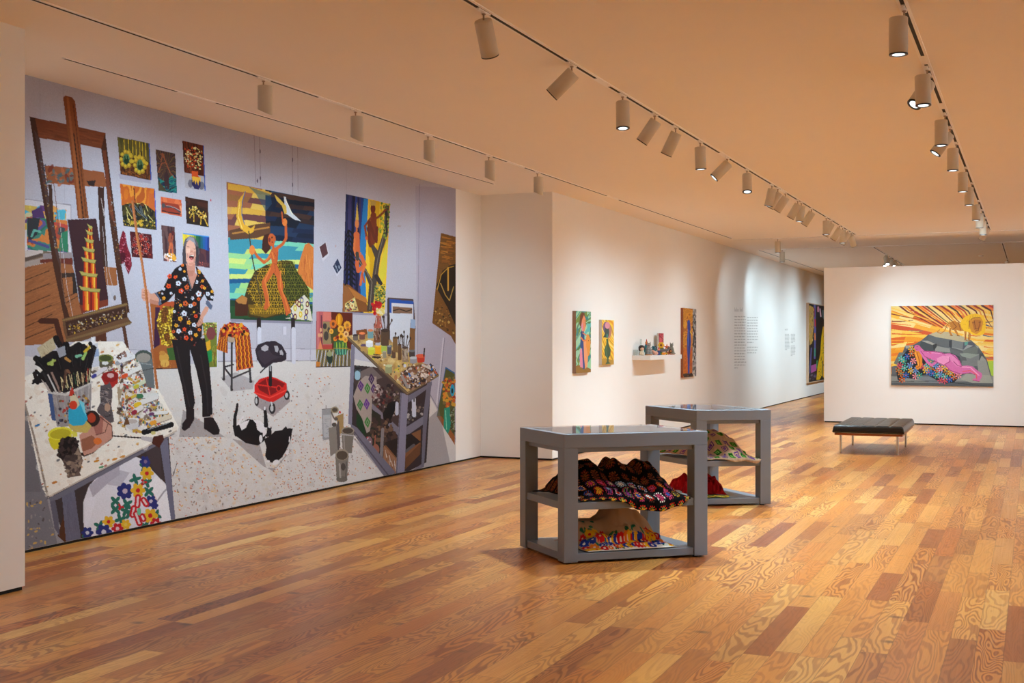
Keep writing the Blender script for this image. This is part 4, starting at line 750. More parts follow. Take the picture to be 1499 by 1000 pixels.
    C.poly(E(70, 205, 105, 210, 625, 325, 622, 440, 600, 438, 350, 392, 130, 358, 100, 340), br); C.streaks(E(110, 225, 610, 335, 610, 425, 130, 350), [(136, 70, 40), (104, 52, 30), (128, 66, 36)], 90, 20, 1.6, .22, .04, .6)
    C.poly(E(175, 560, 385, 580, 610, 610, 635, 720, 460, 712, 195, 690), (146, 82, 50)); C.spk(E(200, 580, 385, 585, 385, 695, 200, 685), [(60, 96, 110), (44, 50, 56), (190, 100, 60), (80, 110, 120), (110, 40, 30)], 26, 1.0, 3.2, 2.2, a=.7); C.poly(E(485, 675, 550, 670, 540, 712, 500, 705), (50, 34, 32))
    C.poly(E(66, 205, 106, 212, 135, 360, 195, 720, 245, 1000, 295, 1300, 330, 1570, 395, 1800, 345, 1800, 240, 1300, 195, 1000, 145, 700, 100, 430), bd)
    C.poly(E(100, 300, 140, 360, 190, 700, 245, 980, 300, 1350, 255, 1200, 200, 900, 150, 600), (78, 52, 48)); C.spk(E(140, 520, 185, 560, 245, 980, 260, 1150, 300, 1350, 240, 1100, 180, 760), [(60, 80, 100), (40, 46, 60), (150, 150, 160), (170, 130, 70), (50, 70, 90), (120, 60, 50)], 80, .8, 2.2, .5, a=.75)
    C.poly(E(205, 700, 230, 700, 245, 1000, 215, 960), (70, 40, 30)); C.line(E(245, 700, 262, 850, 285, 1100, 300, 1400, 330, 1580), 1.0, (120, 84, 70)); 
    C.poly(E(565, 720, 610, 722, 620, 1000, 640, 1320, 590, 1300), (62, 36, 30)); C.line(E(590, 800, 612, 930), .8, (180, 160, 160))
    C.poly(E(590, 440, 620, 325, 655, 620, 690, 900, 740, 1300, 800, 1640, 750, 1640, 700, 1300, 650, 950, 620, 640), bd); C.poly(E(600, 450, 625, 450, 665, 800, 690, 1000, 650, 900), (112, 56, 36)); C.spk(E(640, 640, 690, 900, 740, 1300, 700, 1250, 655, 900), [(150, 150, 160), (60, 60, 76), (160, 110, 60), (110, 60, 44)], 60, .5, 1.5, .5, a=.75)
    C.poly(E(312, 60, 330, 48, 375, 60, 400, 95, 425, 290, 450, 500, 470, 700, 500, 950, 420, 950, 395, 700, 365, 450, 335, 250), (132, 70, 36)); C.line(E(345, 70, 375, 330, 410, 620, 440, 940), 3.6, (156, 88, 48)); C.line(E(390, 330, 425, 620, 460, 945), 1.2, (36, 22, 20)); C.line(E(385, 110, 408, 300, 440, 560, 480, 930), 1.2, (96, 48, 28))
    C.poly([(140, 480), (154, 478), (160, 530), (163, 545), (140, 545)], (86, 46, 32)); C.line([(181, 478), (188, 520)], 5, (84, 50, 38))
    C.line([(60, 470), (82, 470), (95, 520)], 8, (70, 34, 24)); C.poly([(152, 390), (170, 392), (172, 418), (155, 418)], (150, 88, 50))
    for a in (((85, 300), (98, 420), (108, 470)), ((152, 305), (160, 400), (170, 440)), ((150, 330), (158, 420), (166, 446))): C.line(a, .7, (200, 190, 196), .8)
    C.ell(168, 436, 2, 4, (110, 90, 84))
    # canvas on the easel: striped tower on dark ground
    c2 = T(0, 300, 4.347)
    C.poly(c2(425, 92, 612, 84, 690, 600, 690, 640, 520, 690, 500, 600), (60, 32, 38)); C.line(c2(425, 92, 612, 86), .9, (186, 176, 190)); C.line(c2(428, 95, 505, 620), 1.2, (150, 146, 160)); C.poly(c2(505, 640, 690, 600, 690, 640, 520, 692), (120, 52, 34))
    tw = [(122, 555, 590, 50), (160, 545, 592, 52), (210, 538, 598, 56), (268, 525, 605, 62), (335, 518, 612, 74), (425, 508, 622, 90), (520, 505, 640, 100)]
    for i, (y, x0, x1, hh) in enumerate(tw):
        y2 = tw[i + 1][0] if i < 6 else 660; w0 = (x1 - x0) * .16
        for kx in range(9): 
            t0, t1 = kx / 9, (kx + 1) / 9; a0 = x0 + w0; a1 = x1 - w0 * .4
            C.poly(c2(a0 + (a1-a0)*t0, y + 22, a0 + (a1-a0)*t1, y + 24, a0 + (a1-a0)*t1 + 2, y2 + 14, a0 + (a1-a0)*t0 + 2, y2 + 10), [(176, 44, 24), (224, 110, 30), (236, 176, 60), (176, 50, 26), (110, 26, 20)][kx % 5])
        C.poly(c2(x0 - 3, y - 4, (x0 + x1) / 2, y + 10, x1, y + 16, x1 - 8, y + 34, (x0 + x1) / 2, y + 30, x0 + 12, y + 22), (170, 156, 84)); C.line(c2(x0 + 6, y + 22, (x0 + x1) / 2, y + 31, x1 - 6, y + 36), .8, (90, 96, 40))
    # trough with dried paint
    C.poly(c2(395, 725, 805, 622, 812, 715, 835, 745, 830, 760, 500, 875, 425, 872, 405, 800), (104, 70, 48)); C.poly(c2(415, 745, 800, 645, 810, 715, 430, 835), (62, 36, 28)); C.line(c2(400, 735, 805, 632), 2.4, (134, 104, 64)); C.line(c2(425, 862, 832, 748), 3.4, (124, 94, 62))
    C.spk(c2(430, 760, 790, 665, 800, 715, 440, 825), [(190, 176, 160), (150, 110, 60), (190, 150, 50), (90, 60, 50), (120, 90, 80)], 160, .4, 1.2, 1.4)
    # ---- painted table bottom left
    b = T(0, 470, 4.547); b4 = T(0, 600, 3.571)
    C.poly(b4(130, 0, 240, 440, 300, 700, 130, 750), (122, 116, 124)); C.poly([(36, 575), (60, 720), (36, 720)], (112, 106, 112))
    C.spk(b4(135, 450, 250, 500, 300, 680, 140, 740), [(150, 140, 140), (90, 80, 80), (200, 160, 90)], 40, .4, 1.6, 2)
    # things under the table: cloth with embroidered flowers
    C.poly(b4(265, 470, 300, 440, 880, 120, 915, 585, 350, 700), (62, 50, 52))
    C.poly(b4(300, 660, 350, 500, 345, 700), (84, 46, 28)); C.poly(b4(260, 470, 285, 455, 305, 560, 312, 660, 285, 620), (96, 92, 108))
    jj = T(90, 600, 5)
    C.poly(jj(165, 960, 158, 680, 200, 560, 280, 470, 400, 380, 540, 340, 600, 370, 700, 480, 790, 570, 812, 620, 800, 825, 500, 900), (222, 216, 228))
    C.poly(jj(200, 560, 300, 470, 420, 400, 430, 470, 350, 530, 230, 640), (160, 150, 168), .7); C.poly(jj(310, 480, 420, 440, 500, 460, 430, 560, 340, 550), (176, 168, 184), .7); C.poly(jj(170, 640, 250, 640, 240, 700, 175, 900), (230, 224, 238), .8)
    C.poly(jj(630, 560, 690, 480, 790, 580, 812, 620, 800, 825, 740, 830, 700, 660), (236, 230, 238)); C.line(jj(700, 670, 750, 600, 780, 570), 2.2, (164, 156, 168)); C.line(jj(640, 560, 700, 665), 1.5, (226, 196, 200))
    G, Yl, Rd, Bu = (40, 104, 92), (224, 172, 44), (190, 32, 44), (42, 48, 116)
    for x, y in ((540, 510), (395, 670), (395, 730), (480, 690), (500, 760), (430, 800), (690, 770), (610, 850), (280, 850), (610, 420), (620, 530), (640, 600), (470, 740), (195, 935)):
        for t in range(4): C.ell(*jj(x + 22 * math.cos(t * 1.6 + x), y + 20 * math.sin(t * 1.6 + x))[0], 5, 2.6, G, t * 1.6 + x)
    def emb(x, y, r, c_, core, n=6):
        X, Y = jj(x, y)[0]; r /= 5
        for t in range(n): C.ell(X + r * .58 * math.cos(t * 6.283 / n), Y + r * .58 * math.sin(t * 6.283 / n), r * .44, r * .34, c_, t * 6.283 / n)
        C.ell(X, Y, r * .3, r * .3, core)
    emb(465, 595, 62, Bu, (190, 170, 190), 7); emb(615, 380, 44, Bu, (120, 100, 140)); emb(625, 465, 50, Yl, Rd); emb(560, 590, 54, Yl, Rd); emb(345, 820, 46, Yl, Rd); emb(650, 775, 56, Yl, Rd); emb(470, 840, 40, Yl, (226, 190, 80)); emb(310, 895, 60, Bu, (200, 196, 214)); emb(190, 900, 44, Bu, (200, 196, 214)); emb(655, 670, 46, Bu, (190, 180, 200)); emb(690, 830, 42, Rd, (226, 190, 190)); emb(680, 700, 30, Bu, Bu)
    for p in ((560, 640, 555, 700), (530, 720, 520, 770), (600, 660, 620, 690), (545, 760, 570, 830), (590, 780, 600, 800)): C.line(jj(*p), 9, Rd); C.line(jj(*p), 3, (226, 200, 206))
    C.ell(*jj(568, 745)[0], 3.0, 5.5, (110, 180, 150)); emb(410, 870, 44, Rd, (226, 190, 200)); emb(432, 712, 26, Rd, Rd, 3); emb(600, 530, 26, Rd, (190, 120, 120), 3)
    # legs, apron
    C.poly(jj(0, 590, 90, 550, 145, 960, 35, 985), (104, 100, 120)); C.streaks(jj(5, 590, 85, 560, 135, 950, 40, 975), [(120, 116, 138), (92, 88, 106)], 40, 20, 1.0, 1.4, .05, .5)
    C.poly(jj(715, 215, 775, 190, 835, 815, 805, 825), (112, 108, 130)); C.poly(jj(610, 300, 720, 235, 735, 500, 690, 470), (70, 56, 60), .9)
    C.poly(b4(250, 450, 830, 155, 870, 130, 880, 150, 860, 165, 300, 470, 262, 478), (110, 106, 122))
    # top
    top = [(36, 552), (60, 540), (110, 500), (180, 500), (232, 570), (262, 626), (258, 632), (70, 729), (62, 715), (36, 592)]
    C.poly(top, (240, 230, 222)); C.line([(36, 590), (50, 640), (70, 727)], 3.0, (150, 132, 120)); C.line([(70, 728), (258, 631)], 2.2, (190, 172, 160)); C.line([(68, 731), (255, 635)], 1.2, (90, 84, 96))
    C.spk(top, [(250, 242, 238), (230, 214, 202), (244, 230, 220), (222, 200, 184)], 260, 1.5, 4.5, 1.6, a=.45)
    C.spk(top, [(206, 130, 50), (190, 100, 40), (120, 80, 60), (220, 160, 70), (60, 60, 70), (150, 60, 50)], 150, .4, 1.7, 1.9, -.5, .7)
    for x, y, cc in ((505, 268, (200, 130, 40)), (600, 258, (205, 134, 50)), (640, 245, (205, 140, 60)), (285, 380, (190, 120, 50)), (195, 82, (40, 110, 170)), (530, 300, (90, 150, 110))): C.ell(*b4(x, y)[0], 4.4, 1.6, cc, -.3)
    # litter of tubes along the table
    lit = b(620, 340, 700, 260, 860, 200, 930, 250, 1000, 420, 1080, 560, 1120, 620, 1080, 690, 900, 750, 800, 700, 790, 560, 830, 440, 700, 380)
    C.poly(b(780, 440, 860, 420, 1050, 520, 1060, 640, 900, 740, 800, 700), (170, 146, 120)); C.spk(lit, [(222, 214, 214), (232, 226, 226), (205, 190, 180), (90, 70, 60), (200, 150, 60), (130, 110, 100), (214, 206, 200)], 620, .9, 2.6, 2.0, a=.9)
    C.spk(lit, [(214, 150, 40), (196, 50, 40), (60, 110, 90), (60, 60, 120), (110, 50, 110), (40, 34, 36), (226, 110, 40), (90, 150, 190), (120, 40, 50), (190, 160, 60)], 230, .5, 1.5, 1.8, a=.85)
    for x0, y0, x1, y1, wd, cc, cp in ((920, 500, 1040, 500, 9, (216, 214, 214), (60, 110, 80)), (905, 560, 1040, 510, 9, (222, 216, 216), (220, 180, 40)), (890, 610, 940, 580, 9, (222, 214, 214), (150, 40, 60)), (1010, 680, 1130, 640, 8, (216, 200, 180), (220, 150, 50)), (820, 370, 940, 310, 8, (224, 220, 220), (214, 80, 40)), (620, 370, 700, 320, 7, (214, 206, 214), (60, 60, 140)), (900, 440, 990, 390, 7, (200, 206, 180), (190, 180, 60)), (780, 280, 890, 240, 8, (224, 220, 224), (150, 150, 160)), (1000, 620, 1110, 610, 6, (226, 222, 222), (110, 60, 100)), (860, 520, 900, 500, 5, (210, 180, 60), (150, 60, 50))):
        C.line(b(x0, y0, x1, y1), wd * .9, (120, 104, 96), .7); C.line(b(x0, y0 - 4, x1, y1 - 4), wd * .8, cc); C.line(b(x0, y0, x0 + (x1 - x0) * .16, y0 + (y1 - y0) * .16), wd * .75, cp)
    C.line(b(960, 740, 1140, 690), 8, (24, 22, 26)); C.line(b(985, 722, 1120, 680), 1.2, (150, 150, 160)); C.ell(*b(1020, 745)[0], 3.6, 2.6, (205, 190, 120))
    C.line(b(750, 765, 960, 780), 2.0, (44, 30, 30)); C.line(b(950, 780, 1030, 795), 5.4, (190, 180, 186), w1=8); C.poly(b(1020, 770, 1085, 755, 1092, 790, 1060, 845, 1010, 815), (74, 34, 28))
    C.ell(*b(880, 690)[0], 9.6, 7, (206, 200, 204)); C.ell(*b(880, 665)[0], 9.6, 4.4, (226, 222, 226)); C.ell(*b(880, 668)[0], 8, 3.2, (186, 172, 170)); C.poly(b(822, 690, 845, 630, 865, 690), (110, 70, 44))
    # cans behind, bottle, red bowl
    C.ell(*b(840, 230)[0], 9, 5, (206, 200, 206)); C.poly(b(758, 245, 850, 195, 880, 235, 800, 280), (222, 220, 226)); C.spk(b(770, 240, 830, 200, 850, 235, 790, 255), [(110, 70, 60), (80, 50, 46), (150, 110, 100)], 40, .6, 1.6)
    C.poly(b(650, 250, 755, 235, 745, 300, 665, 310), (90, 84, 66)); C.ell(*b(702, 248)[0], 11.4, 6, (126, 128, 60)); C.ell(*b(702, 248)[0], 9, 4.4, (70, 76, 44)); C.ell(*b(700, 280)[0], 5, 2.6, (220, 216, 216))
    C.poly(b(898, 225, 1010, 210, 1020, 320, 1030, 450, 980, 440, 940, 300), (104, 108, 112)); C.ell(*b(955, 235)[0], 12.4, 9, (70, 78, 74)); C.ell(*b(955, 245)[0], 10.6, 7, (150, 142, 136)); C.line(b(920, 280, 1005, 290), 1, (150, 154, 158)); C.line(b(950, 330, 1020, 315), 1, (60, 62, 66))
    C.poly(b(605, 150, 650, 145, 662, 300, 610, 310), (200, 200, 214)); C.poly(b(606, 108, 630, 105, 632, 150, 612, 152), (226, 224, 232)); C.poly(b(612, 190, 658, 185, 662, 235, 614, 240), (110, 140, 190), .6)
    C.poly(b(672, 375, 690, 345, 750, 330, 788, 350, 785, 410, 745, 450, 700, 430), (168, 40, 34)); C.ell(*b(732, 372)[0], 11.5, 8, (140, 30, 28)); C.ell(*b(736, 362)[0], 5, 3.5, (214, 170, 170))
    C.line(st[3:], 3.8, (164, 92, 50)); C.line([(x - .9, y) for x, y in st[3:]], .9, (206, 134, 84), .7)
    # brush pail
    C.poly(b(322, 470, 450, 480, 610, 400, 605, 590, 500, 700, 380, 705), (150, 140, 142)); C.streaks(b(330, 480, 600, 410, 600, 580, 390, 700), [(176, 164, 160), (110, 96, 100), (190, 180, 178)], 60, 18, 2, 1.45, .1, .5); C.spk(b(370, 540, 600, 480, 600, 600, 390, 700), [(70, 70, 90), (120, 90, 60), (170, 60, 50), (60, 50, 60), (200, 150, 60)], 60, .8, 3, .8)
    C.poly(b(315, 465, 345, 470, 372, 665, 345, 660), (66, 84, 130)); C.line(b(322, 475, 440, 492, 612, 408), 3, (196, 186, 184)); C.poly(b(330, 450, 600, 380, 600, 410, 440, 478, 335, 468), (50, 40, 42))
    C.poly(b(262, 350, 215, 395, 212, 420, 290, 410, 320, 460, 450, 470, 600, 395, 612, 300, 645, 170, 600, 185, 560, 150, 500, 150, 470, 170, 420, 140, 400, 200, 320, 200, 250, 245, 230, 290, 290, 320), (30, 23, 26))
    for x0, y0, x1, y1, wd, cc in ((330, 465, 262, 355, 3.2, (176, 160, 156)), (350, 468, 290, 350, 3.4, (44, 36, 38)), (372, 468, 320, 360, 2.2, (196, 186, 186)), (400, 470, 345, 345, 3.0, (150, 120, 110)), (440, 440, 405, 375, 1.6, (214, 196, 150)), (455, 440, 430, 370, 1.6, (190, 170, 120)), (480, 430, 460, 360, 1.4, (206, 184, 140)), (505, 420, 490, 345, 1.4, (60, 90, 60)), (530, 415, 515, 340, 1.6, (200, 180, 140)), (555, 405, 560, 330, 1.4, (190, 160, 120)), (575, 400, 585, 320, 2.2, (150, 50, 40)), (592, 395, 600, 320, 1.4, (206, 190, 150)), (540, 400, 575, 310, 3.0, (110, 76, 56)), (425, 440, 440, 330, 4.0, (90, 60, 48)), (300, 400, 240, 330, 4.2, (24, 18, 20)), (250, 410, 230, 350, 6, (30, 22, 24))): C.line(b(x0, y0, x1, y1), wd, cc)
    for x0, y0, x1, y1, w0, w1 in ((300, 330, 240, 250, 5, 9), (350, 300, 300, 270, 8, 12), (400, 170, 372, 118, 7, 10), (415, 215, 395, 150, 6, 8), (450, 250, 440, 160, 5, 10), (480, 300, 470, 210, 6, 11), (530, 300, 525, 165, 6, 11), (560, 330, 575, 230, 7, 12), (600, 300, 620, 175, 4, 7), (620, 190, 600, 150, 3, 6), (400, 320, 380, 240, 8, 13), (510, 250, 500, 190, 8, 10)): C.line(b(x0, y0, x1, y1), w0, (22, 17, 20), w1=w1); C.line(b(x0 + 6, y0, x1 + 8, y1 + 12), .8, (64, 54, 56), .7)
    C.poly(b(245, 180, 350, 110, 375, 180, 275, 245), (188, 170, 140)); C.streaks(b(250, 182, 348, 116, 370, 178, 278, 238), [(206, 190, 160), (150, 130, 104)], 26, 6, 1, 1.0); C.poly(b(375, 185, 430, 165, 440, 225, 395, 245), (150, 150, 160))
    for x0, y0, x1, y1, cc in ((325, 285, 365, 262, (156, 170, 84)), (345, 290, 352, 260, (170, 186, 100)), (566, 205, 596, 172, (196, 164, 40)), (552, 250, 572, 212, (150, 186, 104)), (510, 235, 540, 228, (120, 176, 150)), (440, 250, 466, 268, (176, 126, 66)), (450, 330, 462, 345, (120, 80, 60))): C.line(b(x0, y0, x1, y1), 4.6, cc, w1=3.2)
    for i in range(12): C.line(b(400 + i * 17, 470 - i * 5, 390 + i * 17, 380 - i * 4), 1.0, (206, 184, 140) if i % 2 else (30, 26, 28))
    # yellow tub, rooster, cat and fuzzy figurines
    C.poly(b(320, 780, 480, 735, 470, 840, 360, 858, 335, 830), (214, 196, 40)); C.ell(*b(400, 748)[0], 18, 9.5, (226, 214, 60), -.12); C.ell(*b(402, 752)[0], 15, 7.2, (186, 170, 40), -.12); C.poly(b(480, 730, 512, 740, 515, 770, 480, 775), (220, 206, 80))
    C.poly(b(520, 880, 560, 905, 620, 880, 755, 770, 740, 790, 640, 860), (44, 30, 30)); C.poly(b(528, 760, 600, 700, 640, 640, 690, 620, 745, 690, 752, 775, 620, 875, 560, 895, 540, 840), (196, 140, 124)); C.poly(b(650, 620, 690, 640, 680, 750, 640, 760, 620, 700), (160, 100, 90)); C.poly(b(540, 790, 610, 760, 660, 800, 610, 850, 550, 870), (150, 92, 70)); C.ell(*b(650, 800)[0], 6, 5, (214, 110, 50)); C.line(b(668, 640, 745, 700, 748, 770), 1.2, (80, 50, 46)); C.line(b(640, 760, 700, 740, 720, 680), 1.0, (90, 54, 50))
    C.ell(*b(612, 650)[0], 11.5, 12, (50, 30, 28)); C.ell(*b(610, 645)[0], 6, 7, (170, 60, 36)); C.poly(b(455, 690, 560, 650, 610, 700, 580, 745, 500, 740, 465, 715), (196, 170, 90))
    C.poly(b(455, 590, 480, 560, 520, 540, 560, 580, 585, 650, 560, 690, 490, 700, 458, 680), (44, 160, 196)); C.poly(b(520, 520, 560, 545, 575, 640, 555, 600), (120, 200, 220)); C.poly(b(465, 500, 490, 470, 520, 520, 530, 560, 500, 590, 465, 580), (206, 190, 160)); C.ell(*b(488, 560)[0], 5.8, 6.6, (196, 60, 36)); C.poly(b(458, 500, 470, 450, 482, 440, 495, 480, 480, 500), (190, 56, 40)); C.ell(*b(492, 490)[0], 1.2, 1.4, (30, 20, 20)); C.line(b(470, 455, 472, 436), 1.2, (170, 160, 160))
    C.poly(b(645, 590, 670, 540, 665, 480, 670, 430, 720, 420, 728, 400, 745, 440, 748, 500, 740, 560, 752, 620, 760, 670, 735, 680, 650, 610), (88, 78, 82)); C.streaks(b(660, 540, 670, 440, 735, 430, 740, 560, 745, 640, 700, 640), [(140, 130, 134), (44, 38, 42), (170, 150, 140)], 60, 6, 1.1, .3, .6); C.ell(*b(715, 575)[0], 4.5, 6, (176, 140, 120))
    C.poly(b(400, 900, 430, 840, 520, 830, 545, 900, 552, 930, 530, 1010, 540, 1030, 450, 1045, 440, 980), (104, 84, 78)); C.spk(b(410, 900, 430, 850, 520, 840, 545, 920, 530, 1010, 450, 1030), [(130, 106, 96), (76, 60, 58), (150, 126, 110)], 90, .8, 2.4, 1.8)
    C.poly(b(382, 900, 400, 790, 450, 770, 505, 775, 525, 830, 500, 880, 440, 890, 420, 930), (40, 28, 30)); C.spk(b(385, 895, 400, 790, 450, 770, 505, 775, 520, 830, 480, 880), [(60, 44, 44), (26, 18, 20)], 60, 1, 3, 1.5); C.poly(b(420, 920, 440, 890, 520, 890, 500, 940), (60, 46, 46), .8)
    # ---- work bench on the right
    K = T(500, 470, 4.35)
    C.poly(K(60, 730, 280, 1000, 330, 990, 420, 740, 620, 560, 690, 900, 400, 980), (120, 112, 120), .5)
    C.poly(K(60, 280, 180, 290, 330, 350, 570, 390, 540, 900, 380, 980, 260, 960, 60, 700), (54, 42, 46))
    C.poly(K(75, 370, 200, 290, 330, 330, 380, 470, 370, 720, 200, 560, 80, 400), (70, 54, 54)); C.poly(K(100, 330, 190, 290, 260, 360, 150, 400), (110, 96, 96))
    C.spk(K(180, 440, 330, 400, 370, 480, 350, 620, 200, 540), [(60, 34, 36), (110, 50, 46), (150, 130, 130), (40, 30, 34), (90, 74, 60)], 130, 1, 3.2)
    C.poly(K(190, 520, 365, 680, 360, 730, 195, 560), (118, 110, 126)); C.poly(K(405, 680, 545, 590, 545, 640, 405, 738), (122, 116, 134)); C.spk(K(420, 560, 520, 520, 530, 590, 410, 660), [(170, 160, 160), (90, 80, 84), (60, 50, 54), (130, 110, 100)], 60, 1, 2.6); C.line(K(460, 500, 462, 600), 6, (196, 196, 214)); C.line(K(352, 525, 352, 590), 5, (186, 186, 206)); C.line(K(462, 490, 462, 510), 2.6, (90, 86, 90))
    C.poly(K(262, 590, 300, 520, 345, 510, 340, 570, 310, 640, 275, 690), (22, 18, 22))
    C.poly(K(95, 570, 190, 560, 250, 600, 250, 880, 95, 680), (44, 42, 34)); C.poly(K(95, 590, 130, 600, 155, 740, 95, 660), (30, 56, 34)); C.spk(K(160, 640, 300, 600, 350, 760, 350, 860, 240, 840), [(76, 54, 48), (40, 30, 30), (110, 80, 64), (60, 44, 44)], 90, 1.5, 4); C.line(K(262, 690, 252, 880), 4.4, (130, 120, 124)); C.line(K(215, 730, 208, 850), 1.6, (160, 90, 70)); C.ell(*K(218, 820)[0], 5.2, 8.5, (150, 92, 76)); C.ell(*K(175, 770)[0], 5, 8, (130, 96, 104)); C.spk(K(155, 730, 195, 730, 195, 800, 160, 800), [(190, 60, 70), (200, 190, 200), (80, 60, 80)], 16, .8, 1.6)
    C.poly(K(268, 800, 505, 690, 500, 850, 350, 980, 265, 900), (128, 84, 56)); C.poly(K(270, 775, 440, 715, 505, 770, 350, 870), (40, 30, 30)); C.poly(K(268, 790, 350, 880, 350, 975, 265, 900), (150, 104, 78)); C.streaks(K(270, 810, 345, 885, 345, 960, 270, 890), [(205, 190, 180), (100, 60, 44)], 36, 8, 1.1, 1.4); C.poly(K(400, 880, 505, 775, 500, 850, 400, 950), (104, 66, 44)); C.line(K(410, 830, 460, 790), 4, (90, 86, 92))
    C.poly(K(60, 655, 100, 680, 340, 960, 330, 995, 270, 990, 60, 690), (112, 106, 124)); C.line(K(60, 680, 300, 985), 2.0, (84, 78, 92)); C.poly(K(400, 985, 525, 900, 525, 930, 430, 985), (112, 106, 124))
    # crochet cloth over the shelf
    C.poly(K(75, 480, 110, 385, 150, 350, 222, 355, 225, 420, 195, 500, 190, 640, 180, 700, 160, 715, 130, 620, 95, 560), (160, 142, 136))
    for x, y, cc in ((122, 415, (84, 40, 110)), (165, 430, (60, 120, 50)), (205, 435, (70, 36, 90)), (118, 535, (50, 110, 50)), (160, 530, (96, 50, 130)), (165, 645, (60, 120, 50)), (190, 370, (60, 34, 70))):
        X, Y = K(x, y)[0]; C.poly([(X - 4.6, Y), (X - .5, Y - 8.6), (X + 4.6, Y - 1), (X + .5, Y + 8.6)], cc); C.line([(X - 2, Y), (X, Y - 4), (X + 2, Y), (X, Y + 4), (X - 2, Y)], .7, (170, 150, 160), .7)
    C.spk(K(210, 400, 240, 420, 240, 510, 195, 510), [(190, 176, 172), (110, 60, 60), (70, 50, 54), (150, 130, 126)], 30, 1.2, 3)
    # legs and top
    C.poly(K(62, 150, 85, 160, 80, 300, 65, 665, 42, 655), (124, 118, 138)); C.poly(K(545, 390, 575, 385, 545, 640, 525, 925, 508, 935, 520, 600), (108, 102, 120)); C.poly(K(375, 455, 425, 470, 412, 700, 400, 985, 345, 985), (134, 128, 150)); C.line(K(380, 460, 350, 980), 1.3, (96, 90, 106)); C.poly(K(425, 475, 575, 390, 575, 410, 425, 520), (112, 106, 124))
    C.line(K(103, 305, 101, 360), 8.2, (70, 80, 84)); C.line(K(101, 335, 101, 358), 8, (150, 180, 200)); C.ell(*K(103, 302)[0], 4.2, 2.4, (40, 34, 36))
    C.poly(K(38, 95, 205, 60, 450, 215, 615, 335, 618, 352, 425, 472, 410, 470, 40, 120), (92, 72, 56)); C.poly(K(38, 95, 205, 60, 450, 215, 612, 335, 420, 452), (198, 162, 106))
    tp = K(50, 100, 200, 65, 450, 220, 600, 335, 420, 445, 250, 300)
    C.spk(tp, [(214, 182, 120), (180, 142, 84), (226, 200, 140), (190, 150, 70), (150, 112, 70)], 200, 1.2, 3.4, 1.5, a=.5); C.spk(tp, [(206, 190, 60), (120, 90, 60), (226, 220, 200), (90, 110, 90)], 80, .5, 1.6, 1.4)
    C.line(K(38, 105, 418, 462), 1.8, (120, 98, 76)); C.line(K(420, 460, 617, 345), 1.8, (140, 112, 76))
    mess = K(370, 340, 440, 290, 570, 280, 610, 330, 560, 380, 440, 435, 380, 400)
    C.spk(mess, [(70, 50, 46), (110, 76, 60), (46, 34, 36), (150, 116, 96), (196, 180, 176), (130, 90, 70)], 330, .9, 2.4, 1.6); C.spk(mess, [(205, 190, 186), (226, 210, 200), (60, 110, 180), (196, 90, 60)], 50, .6, 1.5, 1.6)
    # jars, cans and brushes
    C.poly(K(92, 60, 160, 50, 165, 85, 95, 90), (120, 70, 40))
    def jar(x0, y0, x1, y1, body, lid):
        C.poly(K(x0, y0, x1, y0, x1 - 1, y1, x0 + 1, y1), body); xm = (x0 + x1) / 2; r = (x1 - x0) / 8.7
        C.ell(*K(xm, y1)[0], r, r * .4, body); C.ell(*K(xm, y0)[0], r, r * .42, lid)
    jar(72, 90, 106, 118, (110, 96, 90), (60, 54, 54)); jar(112, 78, 150, 112, (120, 76, 66), (236, 130, 80)); jar(165, 60, 203, 105, (110, 150, 160), (214, 130, 90)); jar(120, 155, 160, 185, (186, 146, 84), (96, 78, 110)); jar(155, 132, 200, 158, (224, 224, 232), (240, 240, 244)); jar(168, 175, 212, 208, (206, 206, 60), (216, 220, 90)); jar(213, 158, 255, 208, (238, 166, 30), (246, 190, 60)); jar(252, 155, 288, 195, (170, 190, 80), (196, 214, 130)); jar(290, 160, 318, 205, (84, 84, 96), (140, 140, 150)); jar(215, 95, 248, 150, (176, 176, 190), (206, 206, 216)); jar(278, 285, 322, 325, (150, 150, 110), (190, 196, 150)); jar(320, 190, 345, 232, (96, 70, 56), (120, 94, 76)); jar(385, 170, 425, 255, (150, 124, 104), (90, 70, 60)); jar(358, 150, 382, 245, (104, 74, 52), (84, 60, 44)); jar(326, 105, 358, 195, (126, 94, 60), (96, 74, 56)); jar(430, 190, 468, 225, (70, 60, 62), (110, 110, 116)); jar(250, 60, 302, 150, (88, 66, 52), (60, 46, 42)); jar(205, 20, 250, 130, (120, 76, 56), (70, 46, 40)); jar(262, 195, 285, 232, (150, 140, 120), (180, 170, 150)); jar(435, 235, 480, 262, (150, 150, 160), (190, 196, 206))
    C.streaks(K(208, 25, 248, 25, 246, 130, 208, 130), [(190, 170, 160), (60, 36, 30)], 26, 9, 1, 1.5); C.streaks(K(386, 175, 424, 175, 422, 250, 388, 250), [(190, 176, 160), (90, 66, 56)], 26, 8, 1, 1.5)
    for x0, y0, x1, y1 in ((265, 60, 245, -10), (275, 60, 270, -25), (285, 60, 300, -15), (292, 62, 320, -5), (280, 62, 262, -30), (390, 170, 382, 90), (400, 170, 398, 70), (408, 170, 420, 100), (415, 172, 438, 110), (395, 170, 390, 100), (370, 150, 376, 95), (338, 110, 344, 80), (366, 150, 362, 105)): C.line(K(x0, y0, x1, y1), 1.1, (74, 54, 48)); C.ell(*K(x1, y1)[0], 1.2, 2.3, (60, 44, 40))
